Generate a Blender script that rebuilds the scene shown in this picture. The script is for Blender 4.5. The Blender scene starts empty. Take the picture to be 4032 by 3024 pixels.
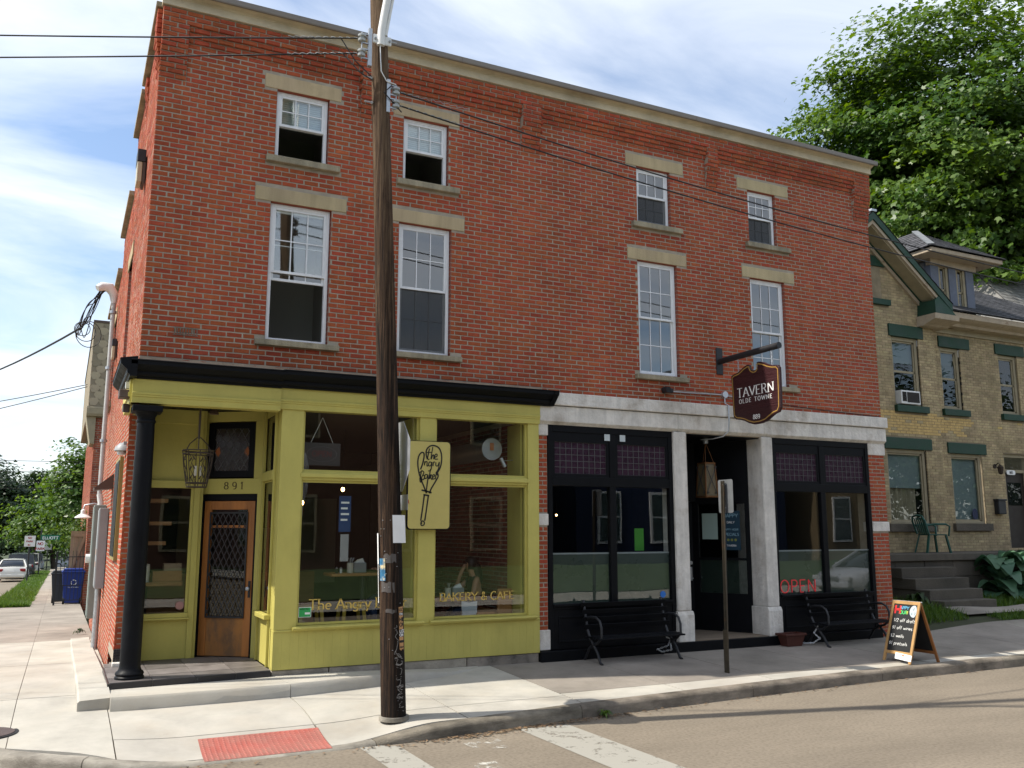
import bpy, bmesh, math, random
import numpy as np
from mathutils import Vector, Matrix
R = math.radians
random.seed(7); NP = np.random.default_rng(7)
SC = bpy.context.scene
COL = SC.collection

# ------------------------------------------------------------------ camera, sky, sun, exposure
cam = bpy.data.cameras.new('camera'); camo = bpy.data.objects.new('camera', cam); COL.objects.link(camo)
cam.sensor_width = 36.0; cam.lens = 36.0 * 3520 / 4032
cam.clip_start = 0.1; cam.clip_end = 2000
camo.location = (-0.6885, -11.57, 1.95)
camo.rotation_euler = (R(90 + 9.3), 0, R(63.6 - 90))
SC.camera = camo

SUN_EL = R(50.0); SUN_DIR = Vector((-0.975, 0.222, 0)).normalized()
SUN = Vector((SUN_DIR.x * math.cos(SUN_EL), SUN_DIR.y * math.cos(SUN_EL), math.sin(SUN_EL)))
w = bpy.data.worlds.new('World'); SC.world = w; w.use_nodes = True
nt = w.node_tree; nt.nodes.clear()
def N(t, typ, **kw):
    n = t.nodes.new(typ)
    for k, v in kw.items():
        if k.startswith('i_'): n.inputs[k[2:].replace('_', ' ')].default_value = v
        elif k.startswith('n_'): n.inputs[int(k[2:])].default_value = v
        else: setattr(n, k, v)
    return n
def L(t, a, ao, b, bi): t.links.new(a.outputs[ao], b.inputs[bi])
sky = N(nt, 'ShaderNodeTexSky', sky_type='NISHITA', sun_disc=False, sun_elevation=SUN_EL,
        sun_rotation=math.atan2(SUN_DIR.x, SUN_DIR.y), air_density=1.0, dust_density=1.3, ozone_density=1.6)
geo = N(nt, 'ShaderNodeTexCoord')
sep = N(nt, 'ShaderNodeSeparateXYZ'); L(nt, geo, 'Generated', sep, 0)
mz = N(nt, 'ShaderNodeMath', operation='MAXIMUM', n_1=0.04); L(nt, sep, 2, mz, 0)
mz2 = N(nt, 'ShaderNodeMath', operation='ADD', n_1=0.22); L(nt, mz, 0, mz2, 0)
dx = N(nt, 'ShaderNodeMath', operation='DIVIDE'); L(nt, sep, 0, dx, 0); L(nt, mz2, 0, dx, 1)
dy = N(nt, 'ShaderNodeMath', operation='DIVIDE'); L(nt, sep, 1, dy, 0); L(nt, mz2, 0, dy, 1)
cb = N(nt, 'ShaderNodeCombineXYZ'); L(nt, dx, 0, cb, 0); L(nt, dy, 0, cb, 1)
mp = N(nt, 'ShaderNodeMapping'); mp.inputs['Rotation'].default_value = (0, 0, R(25)); mp.inputs['Scale'].default_value = (0.9, 2.1, 1); mp.inputs['Location'].default_value = (3.1, 0.55, 0)
L(nt, cb, 0, mp, 0)
n1 = N(nt, 'ShaderNodeTexNoise', i_Scale=1.05, i_Detail=9.0, i_Roughness=0.55, i_Distortion=0.7); L(nt, mp, 0, n1, 'Vector')
cr = N(nt, 'ShaderNodeValToRGB'); L(nt, n1, 0, cr, 0)
cr.color_ramp.elements[0].position = 0.34; cr.color_ramp.elements[0].color = (0, 0, 0, 1)
cr.color_ramp.elements[1].position = 0.63; cr.color_ramp.elements[1].color = (0.82, 0.82, 0.82, 1)
mx = N(nt, 'ShaderNodeMix', data_type='RGBA'); L(nt, cr, 0, mx, 0); L(nt, sky, 0, mx, 6)
mx.inputs[7].default_value = (5.4, 5.7, 6.1, 1)
bg = N(nt, 'ShaderNodeBackground', i_Strength=0.13); L(nt, mx, 2, bg, 0)
wo = N(nt, 'ShaderNodeOutputWorld'); L(nt, bg, 0, wo, 0)

sl = bpy.data.lights.new('sun', 'SUN'); sl.energy = 3.7; sl.angle = R(0.6); sl.color = (1.0, 0.94, 0.84)
so = bpy.data.objects.new('sun', sl); COL.objects.link(so); so.location = (-20, 5, 30)
so.rotation_euler = SUN.to_track_quat('Z', 'Y').to_euler()
vs = SC.view_settings; vs.view_transform = 'Standard'; vs.look = 'None'; vs.exposure = 0.78; vs.gamma = 1.0; vs.use_curve_mapping = False
SC.cycles.max_bounces = 8; SC.cycles.transparent_max_bounces = 12; SC.cycles.use_denoising = True
SC.cycles.sample_clamp_indirect = 4.0; SC.cycles.caustics_reflective = False; SC.cycles.caustics_refractive = False

# ------------------------------------------------------------------ helpers
ORG = {}
class MB:
    """collects geometry; build() links it as one mesh object"""
    def __init__(s): s.v = []; s.f = []; s.t = []; s.m = []; s.cur = 0; s.tint = 0.5
    def add(s, vs, fs):
        o = len(s.v); s.v += [tuple(a) for a in vs]
        for f in fs: s.f.append(tuple(i + o for i in f)); s.t.append(s.tint); s.m.append(s.cur)
        return s
    def box(s, x0, y0, z0, x1, y1, z1):
        if x0 > x1: x0, x1 = x1, x0
        if y0 > y1: y0, y1 = y1, y0
        if z0 > z1: z0, z1 = z1, z0
        return s.add([(x0,y0,z0),(x1,y0,z0),(x1,y1,z0),(x0,y1,z0),(x0,y0,z1),(x1,y0,z1),(x1,y1,z1),(x0,y1,z1)],
              [(0,3,2,1),(4,5,6,7),(0,1,5,4),(1,2,6,5),(2,3,7,6),(3,0,4,7)])
    def bar(s, a, b, wx, wz, up=(0,0,1)):
        a = Vector(a); b = Vector(b); d = (b - a).normalized(); u = Vector(up)
        if abs(d.dot(u)) > .97: u = Vector((0,1,0))
        x = d.cross(u).normalized() * wx / 2; z = x.cross(d).normalized() * wz / 2
        return s.add([a-x-z,a+x-z,a+x+z,a-x+z,b-x-z,b+x-z,b+x+z,b-x+z],[(0,1,2,3),(7,6,5,4),(4,5,1,0),(5,6,2,1),(6,7,3,2),(7,4,0,3)])
    def cyl(s, a, b, r0, r1=None, n=12, cap=True):
        r1 = r0 if r1 is None else r1
        a = Vector(a); b = Vector(b); d = (b - a).normalized(); u = Vector((0,0,1)) if abs(d.z) < .95 else Vector((1,0,0))
        x = d.cross(u).normalized(); y = d.cross(x)
        vs = []
        for c, r in ((a, r0), (b, r1)):
            for i in range(n):
                t = 2*math.pi*i/n; vs.append(c + x*math.cos(t)*r + y*math.sin(t)*r)
        fs = [(i, (i+1) % n, n+(i+1) % n, n+i) for i in range(n)]
        if cap: fs += [tuple(range(n-1, -1, -1)), tuple(range(n, 2*n))]
        return s.add(vs, fs)
    def tube(s, pts, r, n=8, cap=True):
        pts = [Vector(p) for p in pts]; m = len(pts); rs = r if isinstance(r, (list, tuple)) else [r]*m
        vs = []; px = None
        for i, p in enumerate(pts):
            d = (pts[min(i+1, m-1)] - pts[max(i-1, 0)]).normalized()
            if px is None:
                u = Vector((0,0,1)) if abs(d.z) < .9 else Vector((1,0,0)); px = d.cross(u).normalized()
            else: px = (px - d*px.dot(d)).normalized()
            y = d.cross(px)
            for k in range(n):
                t = 2*math.pi*k/n; vs.append(p + px*math.cos(t)*rs[i] + y*math.sin(t)*rs[i])
        fs = [(i*n+k, i*n+(k+1) % n, (i+1)*n+(k+1) % n, (i+1)*n+k) for i in range(m-1) for k in range(n)]
        if cap: fs += [tuple(range(n-1, -1, -1)), tuple(range((m-1)*n, m*n))]
        return s.add(vs, fs)
    def lathe(s, prof, c=(0,0,0), n=24, cap=True):
        vs = []
        for r, z in prof:
            for k in range(n):
                t = 2*math.pi*k/n; vs.append((c[0]+r*math.cos(t), c[1]+r*math.sin(t), c[2]+z))
        m = len(prof)
        fs = [(i*n+k, i*n+(k+1) % n, (i+1)*n+(k+1) % n, (i+1)*n+k) for i in range(m-1) for k in range(n)]
        if cap: fs += [tuple(range(n-1, -1, -1)), tuple(range((m-1)*n, m*n))]
        return s.add(vs, fs)
    def prism(s, poly, M, d):
        """poly: 2-D outline; M(u,v,w) -> world; extruded from w=0 to w=d"""
        n = len(poly)
        vs = [M(u, v, 0) for u, v in poly] + [M(u, v, d) for u, v in poly]
        fs = [tuple(range(n-1, -1, -1)), tuple(range(n, 2*n))] + [(i, (i+1) % n, n+(i+1) % n, n+i) for i in range(n)]
        return s.add(vs, fs)
    def quad(s, *p): return s.add(p, [tuple(range(len(p)))])
    def extx(s, prof, x0, x1):
        """profile of (y,z) points extruded along x"""
        return s.prism(prof, lambda u, v, ww: (x0 + ww, u, v), x1 - x0)
    def sphere(s, c, r, n=10, m=6, sc=(1,1,1)):
        prof = [(max(1e-4, r*math.sin(math.pi*i/m)), -r*math.cos(math.pi*i/m)) for i in range(m+1)]
        vs = []; 
        for rr, z in prof:
            for k in range(n):
                t = 2*math.pi*k/n; vs.append((c[0]+rr*math.cos(t)*sc[0], c[1]+rr*math.sin(t)*sc[1], c[2]+z*sc[2]))
        fs = [(i*n+k, i*n+(k+1) % n, (i+1)*n+(k+1) % n, (i+1)*n+k) for i in range(m) for k in range(n)]
        return s.add(vs, fs)
    def mesh(s, name, off=(0,0,0), fix=True):
        me = bpy.data.meshes.new(name)
        ox, oy, oz = off
        me.from_pydata([(x-ox, y-oy, z-oz) for x, y, z in s.v], [], s.f)
        a = me.attributes.new('tint', 'FLOAT', 'FACE'); a.data.foreach_set('value', s.t)
        if any(s.m): me.polygons.foreach_set('material_index', s.m)
        if fix and len(s.f) < 60000:
            bm = bmesh.new(); bm.from_mesh(me); bmesh.ops.recalc_face_normals(bm, faces=bm.faces); bm.to_mesh(me); bm.free()
        return me
    def build(s, name, mat, parent=None, smooth=None, bevel=0, fix=True):
        off = ORG.get(parent.name, (0,0,0)) if parent else (0,0,0)
        me = s.mesh(name, off, fix)
        for mm in (mat if isinstance(mat, (list, tuple)) else [mat]): me.materials.append(mm)
        if smooth is not None:
            me.polygons.foreach_set('use_smooth', [True]*len(me.polygons))
            me.set_sharp_from_angle(angle=R(smooth))
        o = bpy.data.objects.new(name, me); COL.objects.link(o)
        if parent: o.parent = parent; ORG[o.name] = off
        if bevel:
            b = o.modifiers.new('bevel', 'BEVEL'); b.width = bevel; b.segments = 2; b.limit_method = 'ANGLE'; b.angle_limit = R(40)
        return o
def tag(o, label=None, cat=None, group=None, kind=None):
    if label: o['label'] = label
    if cat: o['category'] = cat
    if group: o['group'] = group
    if kind: o['kind'] = kind
    return o
def thing(name, label, cat, loc=(0,0,0), rz=0, group=None, local=False):
    o = bpy.data.objects.new(name, None); COL.objects.link(o); o.empty_display_size = .2
    o.location = loc; o.rotation_euler = (0, 0, rz); ORG[o.name] = (0,0,0) if local else tuple(loc)
    return tag(o, label, cat, group)
def copy_tree(o, parent=None):
    c = o.copy(); COL.objects.link(c); c.parent = parent
    for ch in list(o.children): copy_tree(ch, c)
    return c

# ------------------------------------------------------------------ materials
def lin(c):
    return tuple(((x/255/12.92) if x/255 <= .04045 else ((x/255+.055)/1.055)**2.4) for x in c)
MATS = {}
def mat(name, col, rough=.6, metal=0., var=.0, vscale=6., bump=0., bscale=40., spec=.4, col2=None, tint=0., coat=0., stretch=None, emit=None, trans=0., spots=None):
    """Principled material: base colour varied by noise (var), by per-piece tint attribute (tint), fine bump, optional stains of col2"""
    if name in MATS: return MATS[name]
    m = bpy.data.materials.new(name); m.use_nodes = True; t = m.node_tree; b = t.nodes['Principled BSDF']; MATS[name] = m
    b.inputs['Roughness'].default_value = rough; b.inputs['Metallic'].default_value = metal
    b.inputs['Specular IOR Level'].default_value = spec; b.inputs['Coat Weight'].default_value = coat
    base = N(t, 'ShaderNodeRGB'); base.outputs[0].default_value = (*col, 1); cur = (base, 0)
    tc = N(t, 'ShaderNodeTexCoord'); src = (tc, 'Object')
    if stretch:
        mpp = N(t, 'ShaderNodeMapping'); mpp.inputs['Scale'].default_value = stretch; L(t, tc, 'Object', mpp, 0); src = (mpp, 0)
    if col2 is not None:
        nz = N(t, 'ShaderNodeTexNoise', i_Scale=vscale*.5, i_Detail=7.0, i_Roughness=.65); L(t, *src, nz, 'Vector')
        rp = N(t, 'ShaderNodeValToRGB'); L(t, nz, 0, rp, 0); lo, hi = spots or (.45, .68)
        rp.color_ramp.elements[0].position = lo; rp.color_ramp.elements[1].position = hi
        x = N(t, 'ShaderNodeMix', data_type='RGBA'); L(t, rp, 0, x, 0); L(t, *cur, x, 6); x.inputs[7].default_value = (*col2, 1); cur = (x, 2)
    if tint:
        at = N(t, 'ShaderNodeAttribute', attribute_name='tint')
        mr = N(t, 'ShaderNodeMapRange', n_3=1-tint, n_4=1+tint); L(t, at, 'Fac', mr, 0)
        oi = N(t, 'ShaderNodeHueSaturation'); L(t, *cur, oi, 'Color'); L(t, mr, 0, oi, 'Value')
        m2 = N(t, 'ShaderNodeMath', operation='MULTIPLY', n_1=7.13); L(t, at, 'Fac', m2, 0)
        m3 = N(t, 'ShaderNodeMath', operation='FRACT'); L(t, m2, 0, m3, 0)
        m4 = N(t, 'ShaderNodeMapRange', n_3=.493, n_4=.507); L(t, m3, 0, m4, 0); L(t, m4, 0, oi, 'Hue'); cur = (oi, 0)
    if var:
        nz = N(t, 'ShaderNodeTexNoise', i_Scale=vscale, i_Detail=8.0, i_Roughness=.62); L(t, *src, nz, 'Vector')
        mr = N(t, 'ShaderNodeMapRange', n_1=.3, n_2=.7, n_3=1-var, n_4=1+var); L(t, nz, 0, mr, 0)
        hs = N(t, 'ShaderNodeHueSaturation'); L(t, *cur, hs, 'Color'); L(t, mr, 0, hs, 'Value'); cur = (hs, 0)
        rr = N(t, 'ShaderNodeMapRange', n_1=.3, n_2=.7, n_3=max(.02, rough-.1), n_4=min(1, rough+.12)); L(t, nz, 0, rr, 0); L(t, rr, 0, b, 'Roughness')
    L(t, *cur, b, 'Base Color')
    if bump:
        nb = N(t, 'ShaderNodeTexNoise', i_Scale=bscale, i_Detail=6.0, i_Roughness=.6); L(t, *src, nb, 'Vector')
        bp = N(t, 'ShaderNodeBump', i_Strength=min(1, bump), i_Distance=.02); L(t, nb, 0, bp, 'Height'); L(t, bp, 0, b, 'Normal')
    if emit:
        b.inputs['Emission Color'].default_value = (*emit[0], 1); b.inputs['Emission Strength'].default_value = emit[1]
    if trans: b.inputs['Transmission Weight'].default_value = trans
    return m
def glass(name, tintc=(.85, .9, .88), refl=1.0, rough=0.0):
    """thin pane: clear through, mirror by Fresnel"""
    m = bpy.data.materials.new(name); m.use_nodes = True; t = m.node_tree; t.nodes.clear(); MATS[name] = m
    lw = N(t, 'ShaderNodeLayerWeight', i_Blend=.5); fr = N(t, 'ShaderNodeMath', operation='POWER', n_1=5.0); L(t, lw, 'Facing', fr, 0)
    tr = N(t, 'ShaderNodeBsdfTransparent'); tr.inputs[0].default_value = (*tintc, 1)
    gl = N(t, 'ShaderNodeBsdfGlossy', i_Roughness=rough); gl.inputs[0].default_value = (1, 1, 1, 1)
    nz = N(t, 'ShaderNodeTexNoise', i_Scale=1.3, i_Detail=1.0); tc = N(t, 'ShaderNodeTexCoord'); L(t, tc, 'Object', nz, 'Vector')
    bp = N(t, 'ShaderNodeBump', i_Strength=.05, i_Distance=.02); L(t, nz, 0, bp, 'Height'); L(t, bp, 0, gl, 'Normal')
    mr = N(t, 'ShaderNodeMath', operation='MULTIPLY_ADD', n_1=.95, n_2=.085*refl); L(t, fr, 0, mr, 0); mr.use_clamp = True
    ms = N(t, 'ShaderNodeMixShader'); L(t, mr, 0, ms, 0); L(t, tr, 0, ms, 1); L(t, gl, 0, ms, 2)
    o = N(t, 'ShaderNodeOutputMaterial'); L(t, ms, 0, o, 0)
    return m
def leafmat(name, col, col2, trans=.35):
    m = bpy.data.materials.new(name); m.use_nodes = True; t = m.node_tree; t.nodes.clear(); MATS[name] = m
    at = N(t, 'ShaderNodeAttribute', attribute_name='tint')
    x = N(t, 'ShaderNodeMix', data_type='RGBA'); x.inputs[6].default_value = (*col, 1); x.inputs[7].default_value = (*col2, 1); L(t, at, 'Fac', x, 0)
    d = N(t, 'ShaderNodeBsdfPrincipled', i_Roughness=.42); d.inputs['Specular IOR Level'].default_value = .35; L(t, x, 2, d, 'Base Color')
    tl = N(t, 'ShaderNodeBsdfTranslucent'); hs = N(t, 'ShaderNodeHueSaturation', i_Value=1.5, i_Saturation=1.15, i_Hue=.485); L(t, x, 2, hs, 'Color'); L(t, hs, 0, tl, 0)
    ms = N(t, 'ShaderNodeMixShader'); ms.inputs[0].default_value = trans; L(t, d, 0, ms, 1); L(t, tl, 0, ms, 2)
    o = N(t, 'ShaderNodeOutputMaterial'); L(t, ms, 0, o, 0)
    return m

M_brick = mat('red_brick', (.380, .084, .037), .85, var=.16, vscale=14, bump=.6, bscale=130, tint=.18, spec=.15)
def weather(m, scale=.55, lo=.72, hi=1.1, stretch=(1, 1, .45)):
    """large soft grime over a whole wall, in world space"""
    t = m.node_tree; b = t.nodes['Principled BSDF']; lk = b.inputs['Base Color'].links[0]; src = lk.from_socket
    g_ = N(t, 'ShaderNodeNewGeometry'); mp_ = N(t, 'ShaderNodeMapping'); mp_.inputs['Scale'].default_value = stretch; L(t, g_, 'Position', mp_, 0)
    nz = N(t, 'ShaderNodeTexNoise', i_Scale=scale, i_Detail=10.0, i_Roughness=.7); L(t, mp_, 0, nz, 'Vector'); mr = N(t, 'ShaderNodeMapRange', n_1=.34, n_2=.62, n_3=lo, n_4=hi); L(t, nz, 0, mr, 0)
    hs = N(t, 'ShaderNodeHueSaturation'); t.links.new(src, hs.inputs['Color']); L(t, mr, 0, hs, 'Value'); L(t, hs, 0, b, 'Base Color'); return m
weather(M_brick, .9)
M_brick.node_tree.nodes['Principled BSDF'].inputs['Sheen Weight'].default_value = .06
M_mortar = mat('mortar', (.36, .31, .245), .95, var=.2, vscale=5, bump=.4, bscale=90, spec=.1)
M_cream = mat('cream_stone', (.45, .36, .22), .85, var=.18, vscale=3, bump=.35, bscale=60, col2=(.25, .20, .13), spots=(.52, .8), spec=.2)
M_lint = mat('sandstone', (.47, .375, .225), .85, var=.16, vscale=4, bump=.4, bscale=70, col2=(.33, .26, .17), spots=(.4, .75), tint=.12, spec=.15)
M_sill = mat('weathered_sill_stone', (.36, .31, .215), .9, var=.25, vscale=6, bump=.6, bscale=50, col2=(.17, .155, .12), spots=(.45, .75), spec=.15)
M_corn = mat('cornice_paint', (.56, .48, .34), .7, var=.16, vscale=2.5, bump=.25, col2=(.27, .215, .15), spots=(.5, .8), spec=.3)
M_gut = mat('gutter_metal', (.20, .175, .15), .45, metal=.25, var=.1, vscale=1.5)
M_white = mat('white_vinyl', (.76, .77, .78), .4, var=.05, vscale=8)
M_yel = mat('yellow_green_paint', (.49, .435, .115), .55, var=.08, vscale=2.2, bump=.12, bscale=25, col2=(.43, .38, .10), spots=(.45, .9), spec=.3)
M_blk = mat('black_paint', (.0045, .005, .0065), .5, var=.25, vscale=7, bump=.12, bscale=40, spec=.13)
M_blkiron = mat('black_iron', (.014, .015, .018), .5, var=.2, vscale=9, spec=.45)
M_limestone = mat('white_painted_stone', (.70, .665, .61), .8, var=.16, vscale=5, bump=.9, bscale=16, col2=(.33, .285, .235), spots=(.52, .74), spec=.2)
M_glass = glass('window_glass', refl=1.9); M_glass2 = glass('shop_glass', (.86, .9, .88)); M_glassd = glass('old_glass', (.6, .66, .66), refl=.7)
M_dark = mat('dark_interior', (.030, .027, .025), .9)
M_galv = mat('galvanised_steel', (.42, .44, .46), .42, metal=.75, var=.15, vscale=20)
M_alu = mat('aluminium_sheet', (.55, .57, .60), .4, metal=.7, var=.08, vscale=6)
M_greym = mat('grey_enamel', (.27, .29, .30), .5, var=.08, vscale=6)
M_whitem = mat('white_enamel', (.70, .70, .68), .4, var=.06, vscale=8)
M_brown = mat('brown_enamel', (.075, .047, .033), .5, var=.1)
M_wood = mat('oak_wood', (.38, .145, .034), .5, var=.3, vscale=5, stretch=(1, 1, .12), bump=.2, bscale=30)
M_woodt = mat('table_wood', (.36, .17, .06), .45, var=.25, vscale=6, stretch=(.15, 1, 1))
M_paper = mat('white_paper', (.78, .78, .77), .8, var=.04)
M_wire = mat('wire_black', (.012, .012, .013), .6)
M_rubber = mat('rubber', (.015, .015, .016), .8)
DRIP = (2.2, 2.2, .25)
weather(M_lint, 3, .87, 1.05, DRIP); weather(M_sill, 4, .7, 1.1, DRIP); weather(M_corn, 2.2, .78, 1.06, (.6, 2, 1.2)); weather(M_limestone, 3, .80, 1.06, DRIP); weather(M_yel, 1.6, .90, 1.05, (1, 1, .35)); weather(M_white, 5, .90, 1.03, DRIP)
M_printk = mat('black_print', (.012, .012, .012), .7); M_printw = mat('white_print', (.8, .8, .78), .7)
M_gold = mat('gold_leaf_print', (.60, .42, .10), .6)
# ------------------------------------------------------------------ ground, road, pavements
def sstep(a, b, x):
    t = min(1, max(0, (x-a)/(b-a))); return t*t*(3-2*t)
def zside(y): return -.0225*max(0, y)
def zs(x, y):
    base = .12 + .034*y if y < 0 else .12 + zside(y)
    if x > 12.4:                                   # the pavement climbs to the yard of the pale brick house
        base += .22*sstep(12.4, 15.5, x)*sstep(-2.0, 1.6, y)
    r = sstep(-.55, .5, x)*(1-sstep(1.85, 2.9, x))*sstep(-1.5, -2.88, y) if y < -1.5 else 0
    return base*(1-r) + (-.088)*r
M_asph = mat('asphalt', (.225, .190, .145), .92, var=.24, vscale=60, bump=.4, bscale=170, col2=(.165, .139, .106), spots=(.48, .62), spec=.2)
weather(M_asph, .55, .84, 1.08, (.6, 1.6, 1))
M_conc = mat('pale_concrete', (.455, .43, .375), .88, var=.13, vscale=2.2, bump=.35, bscale=160, col2=(.33, .295, .24), spots=(.46, .78), tint=.05, spec=.2)
M_conco = mat('old_concrete', (.33, .295, .25), .92, var=.13, vscale=1.6, bump=.5, bscale=170, col2=(.19, .17, .145), spots=(.45, .8), tint=.08, spec=.15)
M_kerb = mat('kerb_concrete', (.38, .35, .295), .9, var=.16, vscale=2.5, bump=.6, bscale=90, col2=(.13, .115, .095), spots=(.46, .66), tint=.06, spec=.15)
M_kerbo = mat('old_kerb_concrete', (.33, .285, .225), .92, var=.18, vscale=2.5, bump=.8, bscale=80, col2=(.12, .105, .085), spots=(.42, .66), tint=.06, spec=.15)
weather(M_conc, 1.3, .84, 1.05, (1, 1, 1)); weather(M_conco, 1.3, .78, 1.08, (1, 1, 1)); weather(M_kerb, 3, .6, 1.08, (.7, .7, 2)); weather(M_kerbo, 3, .5, 1.08, (.7, .7, 2))
M_soil = mat('soil', (.085, .062, .042), .95, var=.3, vscale=3, bump=.8, bscale=60)
M_grassbase = mat('lawn_soil', (.045, .06, .022), .95, var=.3, vscale=2)

def sheet(name, xs, ys, zf, m, parent=None):
    mb = MB(); nx, ny = len(xs), len(ys)
    mb.add([(x, y, zf(x, y)) for y in ys for x in xs], [(j*nx+i, j*nx+i+1, (j+1)*nx+i+1, (j+1)*nx+i) for j in range(ny-1) for i in range(nx-1)])
    return mb.build(name, m, parent)
def zground(x, y):
    return -.19 + (zside(min(y, 110)) if y > 0 else 0)
g = sheet('ground', [-500, -60, -20, -10, -4, 0, 6, 12, 20, 40, 100, 500], [-500, -100, -30, -14, -5, 0, 5, 12, 20, 40, 70, 110, 300, 700], zground, M_grassbase); tag(g, kind='structure')
rd = MB(); ys = [-10.2, -2.0, 0, 5, 12, 20, 40, 60, 90, 130]
KP = [(60, -2.30), (30, -2.30), (12.7, -2.33), (9.6, -2.35), (6.65, -2.52), (4.6, -2.66), (2.8, -2.88), (1.85, -2.90), (.5, -2.90), (-.15, -2.88), (-.65, -2.66), (-1.03, -2.35), (-1.7, -1.55), (-2.2, -.6), (-2.45, .6), (-2.5, 2), (-2.5, 20), (-2.5, 60), (-2.5, 110)]
rd.add([(-150, -10.2, -.1), (150, -10.2, -.1), (150, -2.0, -.1), (-150, -2.0, -.1)], [(0, 1, 2, 3)])
for a, b in zip([-2.0, 0, 20, 60], [0, 20, 60, 110]):
    rd.quad((-9.6, a, -.1+zside(a)), (-1.6, a, -.1+zside(a)), (-1.6, b, -.1+zside(b)), (-9.6, b, -.1+zside(b)))
road = tag(rd.build('road', M_asph), kind='structure')

def lerp(a, b, t): return a + (b-a)*t
def slab(c, m, parent, n=4, k=3, gap=.0075, name='slab', th=.07, lift=0., zf=None):
    """paving slab: four corners (x,y), top follows the pavement's surface"""
    zf = zf or zs
    cx = sum(p[0] for p in c)/4; cy = sum(p[1] for p in c)/4
    q = []
    for x, y in c:
        d = math.hypot(x-cx, y-cy); q.append((x-(x-cx)/d*gap*1.4, y-(y-cy)/d*gap*1.4))
    mb = MB(); mb.tint = random.random(); vs = []
    for j in range(k+1):
        for i in range(n+1):
            s, t = i/n, j/k
            x = lerp(lerp(q[0][0], q[1][0], s), lerp(q[3][0], q[2][0], s), t); y = lerp(lerp(q[0][1], q[1][1], s), lerp(q[3][1], q[2][1], s), t)
            vs.append((x, y, zf(x, y)+lift))
    fs = [(j*(n+1)+i, j*(n+1)+i+1, (j+1)*(n+1)+i+1, (j+1)*(n+1)+i) for j in range(k) for i in range(n)]
    ring = [i for i in range(n+1)] + [j*(n+1)+n for j in range(1, k+1)] + [k*(n+1)+i for i in range(n-1, -1, -1)] + [j*(n+1) for j in range(k-1, 0, -1)]
    o = len(vs); vs += [(vs[i][0], vs[i][1], vs[i][2]-th) for i in ring]; r = len(ring)
    fs += [(ring[i], o+i, o+(i+1) % r, ring[(i+1) % r]) for i in range(r)]
    mb.add(vs, fs); return mb.build(name, m, parent)
pave = thing('pavement', None, None); pave['kind'] = 'structure'
def kerby(x):   # inner edge of the kerb along the street front
    xs = [p[0] for p in KP[:11]][::-1]; yy = [p[1] for p in KP[:11]][::-1]
    return float(np.interp(x, xs, yy)) + .16
# joint bed under the slabs
jb = MB(); vs = []; XB = [-2.2, -1.6, -1.0, -.55, -.15, .2, .5, .8, 1.1, 1.4, 1.7, 2.0, 2.3, 2.6, 3, 3.5, 4.2, 4.7, 6, 8, 10, 12.4, 13.2, 14, 15, 16, 20, 24]
for x in XB:
    y0 = kerby(x)-.03 if x > -.2 else float(np.interp(x, [-2.2, -1.6, -1.0, -.55, -.2], [-.3, -1.42, -2.1, -2.4, -2.7]))
    for k in range(9):
        y = lerp(y0, .05, k/8); vs.append((x, y, zs(x, y)-.016))
jb.add(vs, [(i*9+k, (i+1)*9+k, (i+1)*9+k+1, i*9+k+1) for i in range(len(XB)-1) for k in range(8)]); jb.build('joint_bed', M_soil, pave)
sheet('joint_bed', [-2.4, -1.6, -.05], [.05, 6, 12, 20, 40, 70, 110], lambda x, y: zs(x, y)-.016, M_soil, pave)
xn = [-.13, 1.76, 3.22, 4.7]
for a, b in zip(xn, xn[1:]):
    slab([(a, -2.1), (b, -2.1), (b, .02), (a, .02)], M_conc, pave, 10, 8)
    slab([(a, kerby(a)), (b, kerby(b)), (b, -2.1), (a, -2.1)], M_conc, pave, 14, 6)
xo = [4.7, 6.2, 7.72, 9.24, 10.76, 12.3, 13.8, 15.3, 16.8, 18.4, 20.0, 22, 24]
for a, b in zip(xo, xo[1:]):
    slab([(a, -1.98), (b, -1.98), (b, .02), (a, .02)], M_conco, pave, 5, 6)
    slab([(a, kerby(a)), (b, kerby(b)), (b, -1.98), (a, -1.98)], M_conc, pave, 6, 2)
slab([(-1.0, -2.14), (-.13, -2.72), (-.13, .02), (-1.0, .02)], M_conc, pave, 6, 6)
slab([(-1.6, -1.45), (-1.0, -2.14), (-1.0, .02), (-1.6, .02)], M_conc, pave, 4, 5)
slab([(-2.3, -.25), (-1.6, -1.45), (-1.6, .02), (-2.25, .02)], M_conc, pave, 4, 4)
for a, b, m in ((.02, 3.4, M_conc), (3.4, 7.3, M_conc), (7.3, 13.8, M_conco), (13.8, 20, M_conco), (20, 27, M_conco), (27, 34, M_conco), (34, 48, M_conco), (48, 70, M_conco), (70, 110, M_conco)):
    if a < 19: slab([(-2.34, a), (-1.0, a), (-1.0, b), (-2.34, b)], m, pave, 4, 4)
    else: slab([(-1.5, a), (-1.0, a), (-1.0, b), (-1.5, b)], m, pave, 2, 4)
    slab([(-1.0, a), (-.02, a), (-.02, b), (-1.0, b)], m, pave, 4, 4)
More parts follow.
